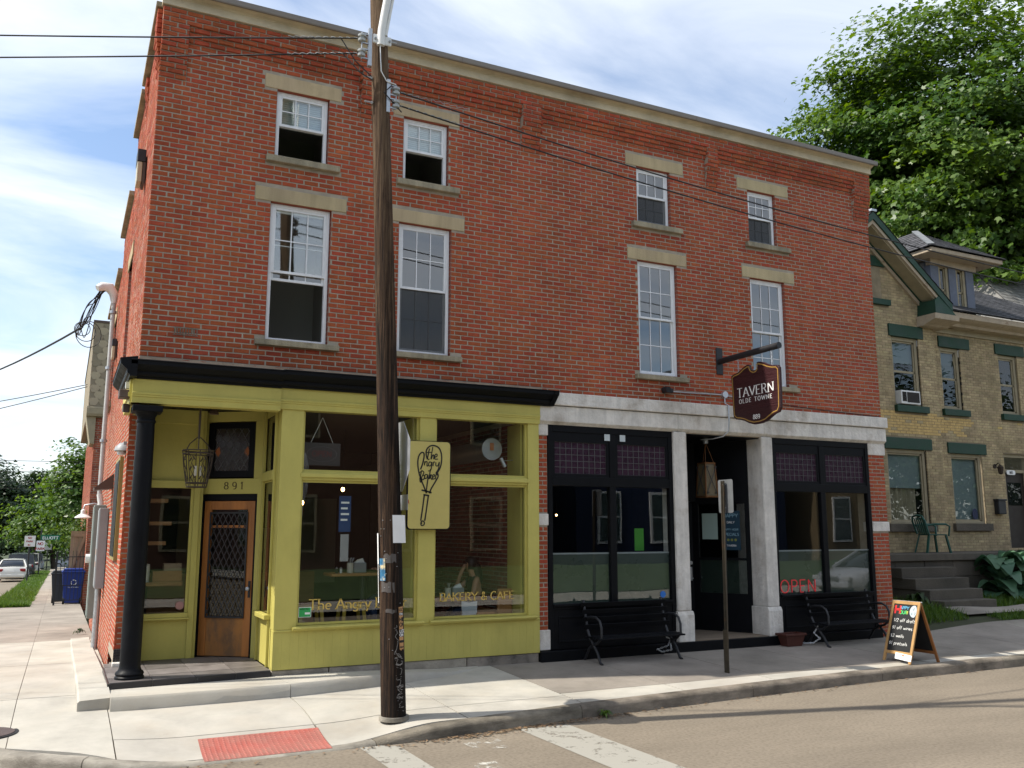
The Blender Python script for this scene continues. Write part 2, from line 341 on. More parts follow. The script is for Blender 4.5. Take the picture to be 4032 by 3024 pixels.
# kerb stones swept along the kerb line
def kerbstones():
    pts = []
    for (a, b) in zip(KP, KP[1:]):
        d = math.hypot(b[0]-a[0], b[1]-a[1]); n = max(1, int(d/ (.25 if d < 4 else 1.0)))
        if d > 25: n = 6
        pts += [(lerp(a[0], b[0], i/n), lerp(a[1], b[1], i/n)) for i in range(n)]
    pts.append(KP[-1])
    P = [Vector((x, y, 0)) for x, y in pts]; acc = 0; start = 0
    prof = [(0, -.30), (0, -.045), (.012, -.018), (.035, 0), (.16, .0), (.16, -.30)]    # offset inward, height from top
    def emit(i0, i1):
        mb = MB(); mb.tint = random.random(); vs = []
        for i in range(i0, i1+1):
            d = (P[min(i+1, len(P)-1)] - P[max(i-1, 0)]).normalized(); nrm = Vector((d.y, -d.x, 0))
            c = P[i].copy()
            if i == i0 and i0: c += d*.004
            if i == i1 and i1 < len(P)-1: c -= d*.004
            inn = c + nrm*.16
            zt = zs(inn.x, inn.y) if inn.y < 3 or inn.x > -1 else .12+zside(inn.y)
            for o, h in prof:
                q = c + nrm*o; vs.append((q.x, q.y, zt + h))
        k = len(prof); m = i1-i0+1
        fs = [(i*k+j, i*k+j+1, (i+1)*k+j+1, (i+1)*k+j) for i in range(m-1) for j in range(k-1)]
        fs += [tuple(range(k)), tuple(range((m-1)*k+k-1, (m-1)*k-1, -1))]
        mb.add(vs, fs); mb.build('kerb_stone', M_kerbo if P[i0].x > 4.5 else M_kerb, pave, smooth=50)
    for i in range(1, len(P)):
        acc += (P[i]-P[i-1]).length
        if acc > 2.4 or i == len(P)-1: emit(start, i); start = i; acc = 0
kerbstones()
# red tactile plate with truncated domes
M_tact = mat('red_tactile', (.38, .095, .072), .8, var=.22, vscale=6, bump=.4, col2=(.24, .12, .095), spots=(.42, .66))
M_dome = mat('worn_red_dome', (.47, .17, .135), .75, var=.2, vscale=8)
tp = slab([(.59, -2.84), (1.755, -2.84), (1.775, -2.20), (.61, -2.20)], M_tact, pave, 10, 8, gap=.003, name='tactile_plate', th=.02, lift=.006)
dm = MB()
for i in range(24):
    for j in range(13):
        x = .625+i*.0485+j*.0015; y = -2.815+j*.0485; z = zs(x, y)+.0065
        dm.lathe([(.0125, 0), (.007, .006)], (x, y, z), 6)
tag(dm.build('truncated_dome', M_dome, tp), kind='stuff')
mh = MB().cyl((-1.22, -1.50, .0), (-1.22, -1.50, zs(-1.2, -1.5)+.004), .30, n=36); mhc = MB().cyl((-1.22, -1.5, .02), (-1.22, -1.5, zs(-1.2, -1.5)+.009), .265, n=36)
mho = thing('manhole_cover', 'round iron manhole cover in the pale corner pavement', 'manhole', (-1.22, -1.5, .06))
mh.build('frame', M_rubber, mho); mhc.build('lid', mat('rusty_iron', (.10, .075, .07), .75, metal=.3, var=.2, vscale=12, bump=.8, bscale=50), mho)
# crossing lines: worn paint
def wornpaint(name, col, thr):
    m = bpy.data.materials.new(name); m.use_nodes = True; t = m.node_tree; b = t.nodes['Principled BSDF']; o = t.nodes['Material Output']
    b.inputs['Base Color'].default_value = (*col, 1); b.inputs['Roughness'].default_value = .8
    tc = N(t, 'ShaderNodeTexCoord'); nz = N(t, 'ShaderNodeTexNoise', i_Scale=7.0, i_Detail=10.0, i_Roughness=.75); L(t, tc, 'Object', nz, 'Vector')
    rp = N(t, 'ShaderNodeMapRange', n_1=thr, n_2=thr+.12, n_3=0.0, n_4=.92); L(t, nz, 0, rp, 0)
    tr = N(t, 'ShaderNodeBsdfTransparent'); ms = N(t, 'ShaderNodeMixShader'); L(t, rp, 0, ms, 0); L(t, tr, 0, ms, 1); L(t, b, 0, ms, 2); L(t, ms, 0, o, 0)
    return m
M_line = wornpaint('worn_white_line', (.33, .315, .27), .33); M_line2 = wornpaint('flaked_white_line', (.50, .48, .42), .50)
for pts, m in (([(2.0, -2.76), (2.36, -2.98), (2.44, -9.6), (2.08, -9.6)], M_line), ([(3.72, -2.84), (4.30, -2.86), (4.42, -9.6), (3.86, -9.6)], M_line),
               ([(2.95, -3.15), (3.35, -3.12), (3.3, -3.5), (2.98, -3.46)], M_line2), ([(2.7, -3.9), (2.95, -3.88), (2.92, -4.2), (2.72, -4.2)], M_line2)):
    mb = MB(); n = 12
    for i in range(n):
        a, b = i/n, (i+1)/n
        mb.quad(*[(lerp(pts[p][0], pts[q][0], s), lerp(pts[p][1], pts[q][1], s), -.096) for p, q, s in ((0, 3, a), (1, 2, a), (1, 2, b), (0, 3, b))])
    mb.build('crossing_line', m, road)
# leaf litter and grit in the gutter
lt = MB()
def kline(x): return kerby(x)-.16
for i in range(900):
    x = random.choice([random.gauss(3.9, .8), random.uniform(-1, 12)]) if i < 600 else random.uniform(2.6, 5.2); s = random.uniform(.006, .03)
    if not -1 < x < 14: continue
    y = kline(x)-.02-abs(random.gauss(0, .09)); a = random.uniform(0, 6.28); lt.tint = random.random(); t = random.uniform(-.4, .4)*s
    lt.quad(*[(x+math.cos(a+k*1.57)*s*(1 if k % 2 else .55), y+math.sin(a+k*1.57)*s*(1 if k % 2 else .55), -.092+(.004 if k % 2 else .002+abs(t))) for k in range(4)])
tag(lt.build('gutter_litter', mat('dead_leaves', (.15, .095, .05), .9, tint=.8)), 'dry leaves and grit lying in the gutter along the kerb', 'litter', kind='stuff')
# low concrete step along the cafe
lk = thing('concrete_ledge', 'low pale concrete ledge running round the foot of the cafe corner', 'ledge', (0, -.5, .1))
fr = [(-.11, -1.0), (.12, -1.02), (1.0, -1.02), (1.76, -.99), (2.4, -.90), (3.2, -.74), (3.9, -.50), (4.5, -.19)]
for i0, i1 in ((0, 3), (3, 7)):
    mb = MB(); vs = []
    for i in range(i0, i1+1):
        x, y = fr[i]; h = .135*(1-sstep(2.8, 4.5, x))+.004; zb = zs(x, y); ex = .006 if i == i0 and i0 else 0
        vs += [(x+ex, y, zb-.05), (x+ex, y+.012, zb+h-.03), (x+ex, y+.04, zb+h), (x+ex, -.06, zs(x, 0)+max(h-.075, .012)), (x+ex, -.06, zb-.05)]
    n = i1-i0+1
    mb.add(vs, [(i*5+j, i*5+j+1, (i+1)*5+j+1, (i+1)*5+j) for i in range(n-1) for j in range(4)] + [(0, 1, 2, 3, 4), tuple((n-1)*5+j for j in (4, 3, 2, 1, 0))])
    mb.build('ledge_section', M_conc, lk, smooth=40)
mb = MB(); vs = []
for y in (-.86, 0, 1.5, 3, 5, 7.6):
    z = zs(-.3, y); h = .10*(1-sstep(-.5, 7.5, y))+.004
    vs += [(-.42, y, z-.05), (-.42, y, z+h-.02), (-.40, y, z+h), (-.10, y, z+h+.012), (-.10, y, z-.05)]
mb.add(vs, [(i*5+j, i*5+j+1, (i+1)*5+j+1, (i+1)*5+j) for i in range(5) for j in range(4)] + [(0, 1, 2, 3, 4), (29, 28, 27, 26, 25)]); mb.build('ledge_section', M_conc, lk, smooth=40)
# ------------------------------------------------------------------ lettering: stroke glyphs on a grid (baseline 2, x-height 6, cap 9)
def arc(cx, cy, rx, ry, a0, a1, n=10): return [(cx+rx*math.cos(R(a0+(a1-a0)*i/n)), cy+ry*math.sin(R(a0+(a1-a0)*i/n))) for i in range(n+1)]
G = {
'A': (6, [[(0,2),(3,9)],[(3,9),(6,2)],[(1.2,4.4),(4.8,4.4)]]), 'B': (5, [[(.6,2),(.6,9)],[(.6,9),(3,9)]+arc(3,7.4,1.7,1.6,90,-90)+[(.6,5.8)],[(3,5.8)]+arc(3.2,3.9,1.9,1.9,90,-90)+[(.6,2)]]),
'C': (6, [arc(3.4,5.5,3.1,3.6,50,310,16)]), 'D': (6, [[(.6,2),(.6,9)],[(.6,9),(2.4,9)]+arc(2.4,5.5,3.3,3.5,90,-90,14)+[(.6,2)]]),
'E': (5, [[(.6,2),(.6,9)],[(.6,9),(4.6,9)],[(.6,5.6),(3.8,5.6)],[(.6,2),(4.8,2)]]), 'F': (5, [[(.6,2),(.6,9)],[(.6,9),(4.6,9)],[(.6,5.6),(3.8,5.6)]]),
'H': (6, [[(.6,2),(.6,9)],[(5.4,2),(5.4,9)],[(.6,5.6),(5.4,5.6)]]), 'I': (1.4, [[(.7,2),(.7,9)]]), 'K': (6, [[(.6,2),(.6,9)],[(.6,5.2),(5.2,9)],[(2,6.2),(5.6,2)]]),
'L': (5, [[(.6,2),(.6,9)],[(.6,2),(4.8,2)]]), 'N': (6.4, [[(.6,2),(.6,9)],[(.6,9),(5.8,2)],[(5.8,2),(5.8,9)]]), 'O': (6.6, [arc(3.3,5.5,3.1,3.6,90,450,20)]),
'P': (5, [[(.6,2),(.6,9)],[(.6,9),(2.8,9)]+arc(2.8,7.2,1.9,1.8,90,-90)+[(.6,5.4)]]), 'R': (5.6, [[(.6,2),(.6,9)],[(.6,9),(2.8,9)]+arc(2.8,7.3,1.8,1.7,90,-90)+[(.6,5.6)],[(2.6,5.6),(5.4,2)]]),
'S': (4.6, [arc(2.4,7.3,1.8,1.7,40,270,10)+arc(2.3,3.9,2,1.9,90,-140,10)]), 'T': (6, [[(3,2),(3,9)],[(0,9),(6,9)]]), 'U': (6, [[(.6,9),(.6,4)]+arc(3,4.2,2.4,2.2,180,360)+[(5.4,9)]]),
'V': (6, [[(0,9),(3,2)],[(3,2),(6,9)]]), 'W': (9, [[(0,9),(2.2,2)],[(2.2,2),(4.5,8.6)],[(4.5,8.6),(6.8,2)],[(6.8,2),(9,9)]]), 'Y': (6, [[(0,9),(3,5.4)],[(6,9),(3,5.4)],[(3,5.4),(3,2)]]),
'a': (4.2, [arc(2,3.6,1.7,1.6,60,300,12),[(3.7,2),(3.7,6)]+arc(2.2,5.1,1.5,1.1,20,150,6)]), 'b': (4.4, [[(.6,2),(.6,9)],arc(2.4,4,1.8,2,160,-160,14)]), 'c': (4, [arc(2.2,4,1.9,2,50,310,12)]),
'd': (4.4, [[(3.8,2),(3.8,9)],arc(2,4,1.8,2,20,340,14)]), 'e': (4.4, [[(.5,4.1),(3.9,4.1)]+arc(2.2,4,1.8,2,5,310,14)]), 'f': (3, [[(1.2,2),(1.2,7.6)]+arc(2.2,7.8,1,1.2,180,50,6),[(.2,6),(2.6,6)]]),
'g': (4.4, [arc(2,4,1.7,2,20,340,14),[(3.7,6),(3.7,1.4)]+arc(2,1.2,1.7,1.3,0,-150,8)]), 'h': (4.6, [[(.6,2),(.6,9)],arc(2.3,4.3,1.7,1.7,180,0,8)+[(4,2)]]), 'i': (1.4, [[(.7,2),(.7,6)],[(.7,7.4),(.7,7.9)]]),
'k': (4.4, [[(.6,2),(.6,9)],[(.6,3.8),(3.6,6)],[(1.8,4.6),(4,2)]]), 'l': (1.6, [[(.8,2),(.8,9)]]), 'm': (7, [[(.6,2),(.6,6)],arc(2,4.5,1.4,1.5,180,0,8)+[(3.4,2)],arc(4.8,4.5,1.4,1.5,180,0,8)+[(6.2,2)]]),
'n': (4.6, [[(.6,2),(.6,6)],arc(2.3,4.3,1.7,1.7,180,0,8)+[(4,2)]]), 'o': (4.4, [arc(2.2,4,1.8,2,90,450,16)]), 'p': (4.4, [[(.6,-.4),(.6,6)],arc(2.4,4,1.8,2,160,-160,14)]), 'r': (3.4, [[(.6,2),(.6,6)],arc(2.4,4,1.8,2,160,70,6)]),
's': (3.6, [arc(1.9,5,1.4,1,40,270,8)+arc(1.8,3,1.5,1,90,-140,8)]), 't': (3, [[(1.3,8),(1.3,3)]+arc(2.2,3,.9,1,180,310,6),[(.2,6),(2.6,6)]]), 'u': (4.6, [[(.6,6),(.6,3.6)]+arc(2.3,3.7,1.7,1.7,180,360,8)+[(4,6)],[(4,2),(4,4)]]),
'v': (4.2, [[(.2,6),(2.1,2)],[(2.1,2),(4,6)]]), 'w': (6, [[(.2,6),(1.6,2)],[(1.6,2),(3,5.6)],[(3,5.6),(4.4,2)],[(4.4,2),(5.8,6)]]), 'y': (4.2, [[(.2,6),(2.1,2)],[(4,6),(1.2,-.4)]]), 'z': (3.8, [[(.3,6),(3.5,6),(.3,2),(3.6,2)]]),
'0': (4.6, [arc(2.3,5.5,2,3.5,90,450,18)]), '1': (3, [[(.4,7.6),(1.7,9)],[(1.7,9),(1.7,2)]]), '2': (4.6, [arc(2.2,7,1.9,2,160,-30,9)+[(.4,2),(4.4,2)]]), '3': (4.4, [arc(2,7.3,1.8,1.7,150,-90,9),arc(2,3.8,2.1,1.8,90,-150,9)]),
'4': (4.8, [[(3.4,2),(3.4,9),(.3,4.2),(4.6,4.2)]]), '5': (4.4, [[(4,9),(.9,9),(.7,5.8)]+arc(2.1,4.2,2,2.2,120,-140,9)]), '7': (4.4, [[(.3,9),(4.2,9),(1.6,2)]]), '8': (4.8, [arc(2.4,7.3,1.7,1.7,90,450,14),arc(2.4,3.8,2.1,1.8,90,450,14)]), '9': (4.8, [arc(2.4,6.8,2,2.2,90,450,14),[(4.4,6.8)]+arc(2.2,4.6,2.2,2.6,0,-110,8)]),
'&': (6, [[(5.6,2),(1.4,7.4)]+arc(2.3,8,1,1,200,0,8)+[(1,4.6)]+arc(2.2,3.6,1.8,1.6,150,330,8)+[(5.4,5)]]), '!': (1.6, [[(.8,9),(.8,4)],[(.8,2.5),(.8,2)]]), '$': (4, [arc(2,6.6,1.6,1.4,40,270,8)+arc(2,4,1.6,1.3,90,-140,8),[(2,9),(2,1.6)]]), '/': (3, [[(0,2),(3,9)]]), '-': (3, [[(.4,5),(2.6,5)]]), '.': (1.4, [[(.7,2),(.7,2.5)]]), ' ': (3, [])}
def text(mb, s, Mf, h, thick, thin=None, serif=0., space=1.1, shear=0., align='l', depth=.002, jit=0.):
    """lays the strokes of s as flat ribbons: Mf(u,v,w) -> world, h = cap height"""
    k = h/7.0; thin = thin or thick; tot = sum(G.get(c, G[' '])[0]+space for c in s)*k
    x = -tot/2 if align == 'c' else 0
    for c in s:
        wd, st = G.get(c, G[' '])
        dyj = random.uniform(-jit, jit)*h
        for pl in st:
            q = [(x+px*k+(py-2)*k*shear, (py-2)*k+dyj) for px, py in pl]
            ribbon(mb, q, lambda d: thin+(thick-thin)*abs(d[1]), Mf, depth)
            if serif and len(pl) == 2 or (serif and abs(pl[0][0]-pl[1][0]) < .3):
                a, b = pl[0], pl[1]
                if abs(a[1]-b[1]) > 2.5:
                    for e in ((a, b) if len(pl) == 2 else (a,)):
                        if e[1] in (2, 9, 6) and not (c in 'AVWY' and e[1] == (9 if c == 'A' else 2) and c != 'Y') and not (c == 'T' and e[1] == 9):
                            ribbon(mb, [(x+(e[0]-1.0)*k, (e[1]-2)*k), (x+(e[0]+1.0)*k, (e[1]-2)*k)], lambda d: thin*1.0, Mf, depth)
        x += (wd+space)*k
    return tot
def ribbon(mb, q, wf, Mf, depth=.002):
    n = len(q); Lp = []; Rp = []
    for i, (a, b) in enumerate(q):
        p0 = q[max(0, i-1)]; p1 = q[min(n-1, i+1)]; dx, dy = p1[0]-p0[0], p1[1]-p0[1]; l = math.hypot(dx, dy) or 1; dx /= l; dy /= l
        wd = wf((dx, dy))/2
        e = wd*.6 if i == n-1 and n == 2 else 0
        Lp.append((a-dy*wd, b+dx*wd)); Rp.append((a+dy*wd, b-dx*wd))
    for i in range(n-1):
        f = [Mf(*Lp[i], depth), Mf(*Rp[i], depth), Mf(*Rp[i+1], depth), Mf(*Lp[i+1], depth)]; bk = [Mf(*Lp[i], 0), Mf(*Rp[i], 0), Mf(*Rp[i+1], 0), Mf(*Lp[i+1], 0)]
        mb.add(f+bk, [(0,1,2,3),(0,4,5,1),(1,5,6,2),(2,6,7,3),(3,7,4,0)])

# ------------------------------------------------------------------ brickwork
CAMP = np.array(camo.location)
def courses(U0, U1, Z0, Z1, holes, ch, bl, joint, out=lambda u, k: 0., kmax=None, phase=0):
    """running bond, cut round the holes; returns (u0,u1,z0,z1,outset)"""
    res = []; n = int(round((Z1-Z0)/ch)); 
    for k in range(n):
        z0 = Z0+k*ch; z1 = z0+ch-joint; u = U0-(bl/2 if (k+phase) % 2 else 0)-random.uniform(0, .012)
        hs = sorted((a, b) for a, b, c, d in holes if c < z1-.01 and d > z0+.01)
        while u < U1:
            ln = bl-joint+random.uniform(-.006, .006); a, b = max(u, U0), min(u+ln, U1); u += bl
            segs = [(a, b)]
            for ha, hb in hs:
                ns = []
                for p, q in segs:
                    if q <= ha or p >= hb: ns.append((p, q))
                    else:
                        if p < ha: ns.append((p, ha-.004))
                        if q > hb: ns.append((hb+.004, q))
                segs = ns
            for p, q in segs:
                if q-p > .025: res.append((p, q, z0, z1, out((p+q)/2, n-1-k)))
    return res
def brickgeo(mb, b, Mf, proud=.006, jit=.0018):
    u0, u1, z0, z1, o = b; J = lambda: random.uniform(-jit, jit); c = .004; p = proud+random.uniform(-.002, .0025)+o
    cs = [(u0+J(), z0+J()), (u1+J(), z0+J()), (u1+J(), z1+J()), (u0+J(), z1+J())]; ci = [(u0+c, z0+c), (u1-c, z0+c), (u1-c, z1-c), (u0+c, z1-c)]
    vs = [Mf(a, z, -.03) for a, z in cs]+[Mf(a, z, p-.003) for a, z in cs]+[Mf(a+J()*.6, z+J()*.6, p) for a, z in ci]
    mb.add(vs, [(0,1,5,4),(1,2,6,5),(2,3,7,6),(3,0,4,7),(4,5,9,8),(5,6,10,9),(6,7,11,10),(7,4,8,11),(8,9,10,11)])
def lay_bricks(sets, m, parent, single=300, tintf=None, m2=None):
    """sets: [(bricks, Mf)]; the `single` nearest are objects of their own, the rest one stuff part"""
    al = []
    for st_ in sets:
        bs, Mf = st_[:2]; pd = st_[2] if len(st_) > 2 else .006
        for b in bs: al.append((float(np.sum((np.array(Mf((b[0]+b[1])/2, (b[2]+b[3])/2, 0))-CAMP)**2))/(max(.02, b[1]-b[0])), b, Mf, pd))
    al.sort(key=lambda t: t[0]); rest = MB(); off = ORG.get(parent.name, (0,0,0))
    for i, (d, b, Mf, pd) in enumerate(al):
        t = min(1, max(0, random.gauss(.5, .24))) if tintf is None else tintf(b)
        if i < single:
            mb = MB(); mb.tint = t; ce = Mf((b[0]+b[1])/2, (b[2]+b[3])/2, 0)
            brickgeo(mb, b, Mf, pd); me = mb.mesh('brick', ce, fix=False); me.materials.append(m2 if m2 and t > .94 else m)
            o = bpy.data.objects.new('brick', me); COL.objects.link(o); o.parent = parent; o.location = Vector(ce)-Vector(off)
        else:
            rest.tint = t; rest.cur = 1 if m2 and t > .94 else 0; brickgeo(rest, b, Mf, pd)
    if rest.f: tag(rest.build('brickwork', [m, m2] if m2 else m, parent, fix=False), kind='stuff')
def wallface(mb, U0, U1, Z0, Z1, holes, Mf, w=0., outw=None):
    """flat wall with rectangular openings"""
    us = sorted({U0, U1, *[v for h in holes for v in h[:2] if U0 < v < U1]}); zz = sorted({Z0, Z1, *[v for h in holes for v in h[2:] if Z0 < v < Z1]})
    for a, b in zip(us, us[1:]):
        for c, d in zip(zz, zz[1:]):
            if any(h[0]-1e-6 <= a and b <= h[1]+1e-6 and h[2]-1e-6 <= c and d <= h[3]+1e-6 for h in holes): continue
            mb.quad(Mf(a, c, w), Mf(b, c, w), Mf(b, d, w), Mf(a, d, w))
def reveals(mb, holes, Mf, depth, sides='lrtb'):
    for a, b, c, d in holes:
        if 'l' in sides: mb.quad(Mf(a, c, .004), Mf(a, c, -depth), Mf(a, d, -depth), Mf(a, d, .004))
        if 'r' in sides: mb.quad(Mf(b, c, .004), Mf(b, c, -depth), Mf(b, d, -depth), Mf(b, d, .004))
        if 't' in sides: mb.quad(Mf(a, d, .004), Mf(b, d, .004), Mf(b, d, -depth), Mf(a, d, -depth))
        if 'b' in sides: mb.quad(Mf(a, c, .004), Mf(b, c, .004), Mf(b, c, -depth), Mf(a, c, -depth))
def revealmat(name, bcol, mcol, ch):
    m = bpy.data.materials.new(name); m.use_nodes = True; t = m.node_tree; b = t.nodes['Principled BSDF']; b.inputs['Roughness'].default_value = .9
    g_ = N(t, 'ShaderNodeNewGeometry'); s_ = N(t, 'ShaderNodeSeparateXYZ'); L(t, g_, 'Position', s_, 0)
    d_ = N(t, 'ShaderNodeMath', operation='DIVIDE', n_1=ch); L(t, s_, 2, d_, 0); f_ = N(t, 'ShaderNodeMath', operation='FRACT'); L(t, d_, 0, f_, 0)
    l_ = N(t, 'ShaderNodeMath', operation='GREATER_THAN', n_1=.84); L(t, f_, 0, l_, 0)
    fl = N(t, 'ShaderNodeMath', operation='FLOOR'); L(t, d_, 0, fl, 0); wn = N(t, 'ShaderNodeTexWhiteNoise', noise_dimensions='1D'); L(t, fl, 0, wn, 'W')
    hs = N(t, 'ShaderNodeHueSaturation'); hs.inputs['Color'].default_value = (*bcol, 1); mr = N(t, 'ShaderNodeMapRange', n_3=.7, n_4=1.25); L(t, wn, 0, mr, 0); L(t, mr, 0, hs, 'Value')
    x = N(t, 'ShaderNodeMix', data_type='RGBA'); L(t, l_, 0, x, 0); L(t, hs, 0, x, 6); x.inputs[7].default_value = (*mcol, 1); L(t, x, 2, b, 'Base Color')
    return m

# ------------------------------------------------------------------ the red brick corner building
MF = lambda u, v, w_: (u, -w_, v)            # street front
MSd = lambda u, v, w_: (-w_, u, v)           # side towards the side street (x = 0)
BW = 12.6; CH = .0665; BL = .2025; JT = .0160
bld = thing('brick_building', 'three-storey red brick corner building with yellow cafe front and black tavern front', 'building', (6.3, 5, .1))
W3 = [(1.50, 2.22), (3.31, 4.01), (7.33, 8.0), (9.67, 10.30)]; W2 = [(1.48, 2.30), (3.27, 4.07), (7.31, 8.09), (9.64, 10.42)]
L3 = [(1.33, 2.385), (3.15, 4.18), (7.12, 8.28), (9.44, 10.61)]; L2 = [(1.27, 2.505), (3.11, 4.275), (7.12, 8.295), (9.47, 10.66)]
S3 = [(1.385, 2.385), (3.215, 4.175), (7.215, 8.20), (9.58, 10.57)]; S2 = [(1.35, 2.45), (3.235, 4.235), (7.22, 8.235), (9.56, 10.61)]
ho = []; holes_f = []
for i in range(4):
    holes_f.append((*W3[i], 6.915, 7.865)); holes_f.append((*W2[i], 4.40, 6.265))
stone = []
for i in range(4):
    stone += [(*L3[i], 7.865, 8.065), (*L2[i], 6.265, 6.46), (*S3[i], 6.805, 6.915), (*S2[i], 4.305, 4.40)]
ZT = 8.64; ZB = 3.985
PIL = [(0, .33), (2.66, 3.0), (5.2, 5.52), (8.75, 8.97), (12.2, 12.6)]
def fout(u, k):
    inp = any(a-.02 <= u <= b+.02 for a, b in PIL)
    if k <= 2: return .10
    if inp: return .10 if k <= 6 else max(0, .10-(k-6)*.0125)
    return max(0, .10-(k-2)*.025)
front = courses(0, BW, ZB, ZT, holes_f+stone, CH, BL, JT, fout)
front = [b for b in front]
# pilasters are cut free of the panels beside them
def split_pil(bs):
    out = []
    for b in bs:
        k = int(round((ZT-b[2])/CH))-1; cuts = sorted(c for a, d in PIL for c in (a, d) if b[0]+.02 < c < b[1]-.02) if 3 <= k <= 14 else []
        p = b[0]
        for c in cuts+[None]:
            q = b[1] if c is None else c-.004
            if q-p > .02: out.append((p, q, b[2], b[3], fout((p+q)/2, k)))
            p = (c or 0)+.004
    return out
front = split_pil(front)
# mortar behind, and the corbel bed
mb = MB(); wallface(mb, 0, BW, ZB-.5, ZT, holes_f, MF)
mb.box(0, -.094, ZT-3*CH+.002, BW, .0, ZT)
for k in (3, 4, 5): mb.box(0.001, -max(.0, .10-(k-2)*.025)+.006, ZT-(k+1)*CH+.004, BW-.001, .01, ZT-k*CH+.004)
for a, b in PIL:
    for k in range(3, 14):
        o = fout((a+b)/2, k)
        if o > .004: mb.box(a+.004, -o+.006, ZT-(k+1)*CH+.003, b-.004, .01, ZT-k*CH+.003)
mb.build('mortar_wall', M_mortar, bld)
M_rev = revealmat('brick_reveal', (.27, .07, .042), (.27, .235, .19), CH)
for h in holes_f: mb = MB(); reveals(mb, [h], MF, .16); mb.build('window_reveal', M_rev, bld)
# side wall with a parapet that steps down towards the rear
STEP = [(0, 2.4, 8.66), (2.4, 4.2, 8.56), (4.2, 6.8, 7.56), (6.8, 11.3, 6.9)]
SW = [(3.2, 4.1), (7.8, 8.7)]
hs_s = [(a, b, 4.5, 6.2) for a, b in SW]
side = []; mbm = MB()
for a, b, z in STEP:
    lo = 3.45 if a == 0 else .12
    hh = [h for h in hs_s if a-1 <= h[0] and h[1] <= b+1]
    if a == 0:
        side += courses(0, 1.15, 3.45, z, hh, CH, BL, JT); side += courses(1.15, b, .45, z, hh, CH, BL, JT); wallface(mbm, 0, 1.15, 3.45, z, hh, MSd); wallface(mbm, 1.15, b, .3, z, hh, MSd)
    else:
        side += courses(a, b, zside(b)-.1, z, hh, CH, BL, JT); wallface(mbm, a, b, zside(b)-.2, z, hh, MSd)
def sout(b):   # corbelled pilaster at the street corner and the first parapet pier, as on the front
    k = int((8.66-b[3])/CH+.5); u = (b[0]+b[1])/2
    if u < .36: return .06 if k <= 6 else max(0, .06-(k-6)*.008)
    if 1.9 < u < 2.3: return max(0, .05-(k)*.006)
    return 0
side = [(b[0], b[1], b[2], b[3], sout(b)) for b in side]
# rear and right-hand walls, roof
mbm.quad((BW, 0, 0), (BW, 11.3, -.6), (BW, 11.3, 6.9), (BW, 0, 8.6)); mbm.quad((0, 11.3, -.6), (BW, 11.3, -.6), (BW, 11.3, 6.9), (0, 11.3, 6.9))
for (a, b, z), nx in zip(STEP, STEP[1:]): mbm.quad((0, b, nx[2]), (BW, b, nx[2]), (BW, b, z), (0, b, z))
mbm.build('side_wall', M_mortar, bld)
for h in hs_s: mb = MB(); reveals(mb, [h], MSd, .14); mb.build('window_reveal', M_rev, bld)
# brick piers of the ground floor (front)
piers = courses(5.475, 5.625, .55, 3.335, [(5.4, 5.7, 2.02, 2.19)], CH, BL, JT) + courses(12.215, 12.6, .12, 3.29, [(12.1, 12.7, 1.93, 2.10)], CH, BL, JT)
MPi = lambda u, v, w_: (u, 1.15-w_, v)
cpier = courses(.0, .24, .47, 3.45, [], CH, BL, JT)
def redtint(b):
    t = random.gauss(.5, .2); c = (b[0]+b[1])/2
    for (s0, s1), z in [(q, 6.8) for q in S3]+[(q, 4.3) for q in S2]:
        if s0-.12 < c < s1+.12 and z-.42 < b[2] < z: t -= .42*(1-(z-b[2])/.5)
    return min(1, max(0, t))
lay_bricks([(front, MF), (side, MSd, .0025), (piers, MF), (cpier, MPi)], M_brick, bld, tintf=redtint)
for q in ((5.47, .0, .12, 5.63, .3, 3.5), (12.21, .0, .05, 12.6, .3, 3.5), (.004, 1.15, .12, .25, 1.5, 3.5)): MB().box(*q).build('pier_core', M_mortar, bld)
mb = MB()
for a, b, z in STEP: mb.quad((0, a, z-.25), (BW, a, z-.25), (BW, b, z-.25), (0, b, z-.25))
mb.build('roof', mat('roof_felt', (.06, .06, .06), .9), bld)
for a, b, z in STEP:
    nn = max(1, int((b-a)/1.1))
    for i in range(nn):
        mb = MB(); mb.tint = random.random(); mb.box(-.085, lerp(a, b, i/nn)+.006, z, .30, lerp(a, b, (i+1)/nn)-.006, z+.075); mb.build('coping_stone', M_sill, bld, bevel=.008)
# lintels and sills
for i in range(4):
    for (a, b), z0, z1, y in ((L3[i], 7.867, 8.063, -.010), (L2[i], 6.267, 6.457, -.012)):
        mb = MB(); mb.tint = random.random(); mb.box(a+.004, y, z0, b-.004, .16, z1); mb.build('lintel', M_lint, bld, bevel=.008)
    for (a, b), z0, z1 in ((S3[i], 6.808, 6.912), (S2[i], 4.308, 4.398)):
        mb = MB(); mb.tint = random.random(); c = (a+b)/2
        mb.add([(a, -.075, z0), (b, -.075, z0), (b, .16, z0), (a, .16, z0), (a, -.07, z1-.012), (b, -.07, z1-.012), (b, .16, z1), (a, .16, z1)], [(0,3,2,1),(4,5,6,7),(0,1,5,4),(1,2,6,5),(2,3,7,6),(3,0,4,7)]); mb.build('sill', M_sill, bld, bevel=.01)
for a, b in SW:
    mb = MB(); mb.box(-.02, a-.15, 6.2, .14, b+.15, 6.42); mb.build('lintel', M_lint, bld); mb = MB(); mb.box(-.09, a-.12, 4.38, .14, b+.12, 4.49); mb.build('sill', M_sill, bld)
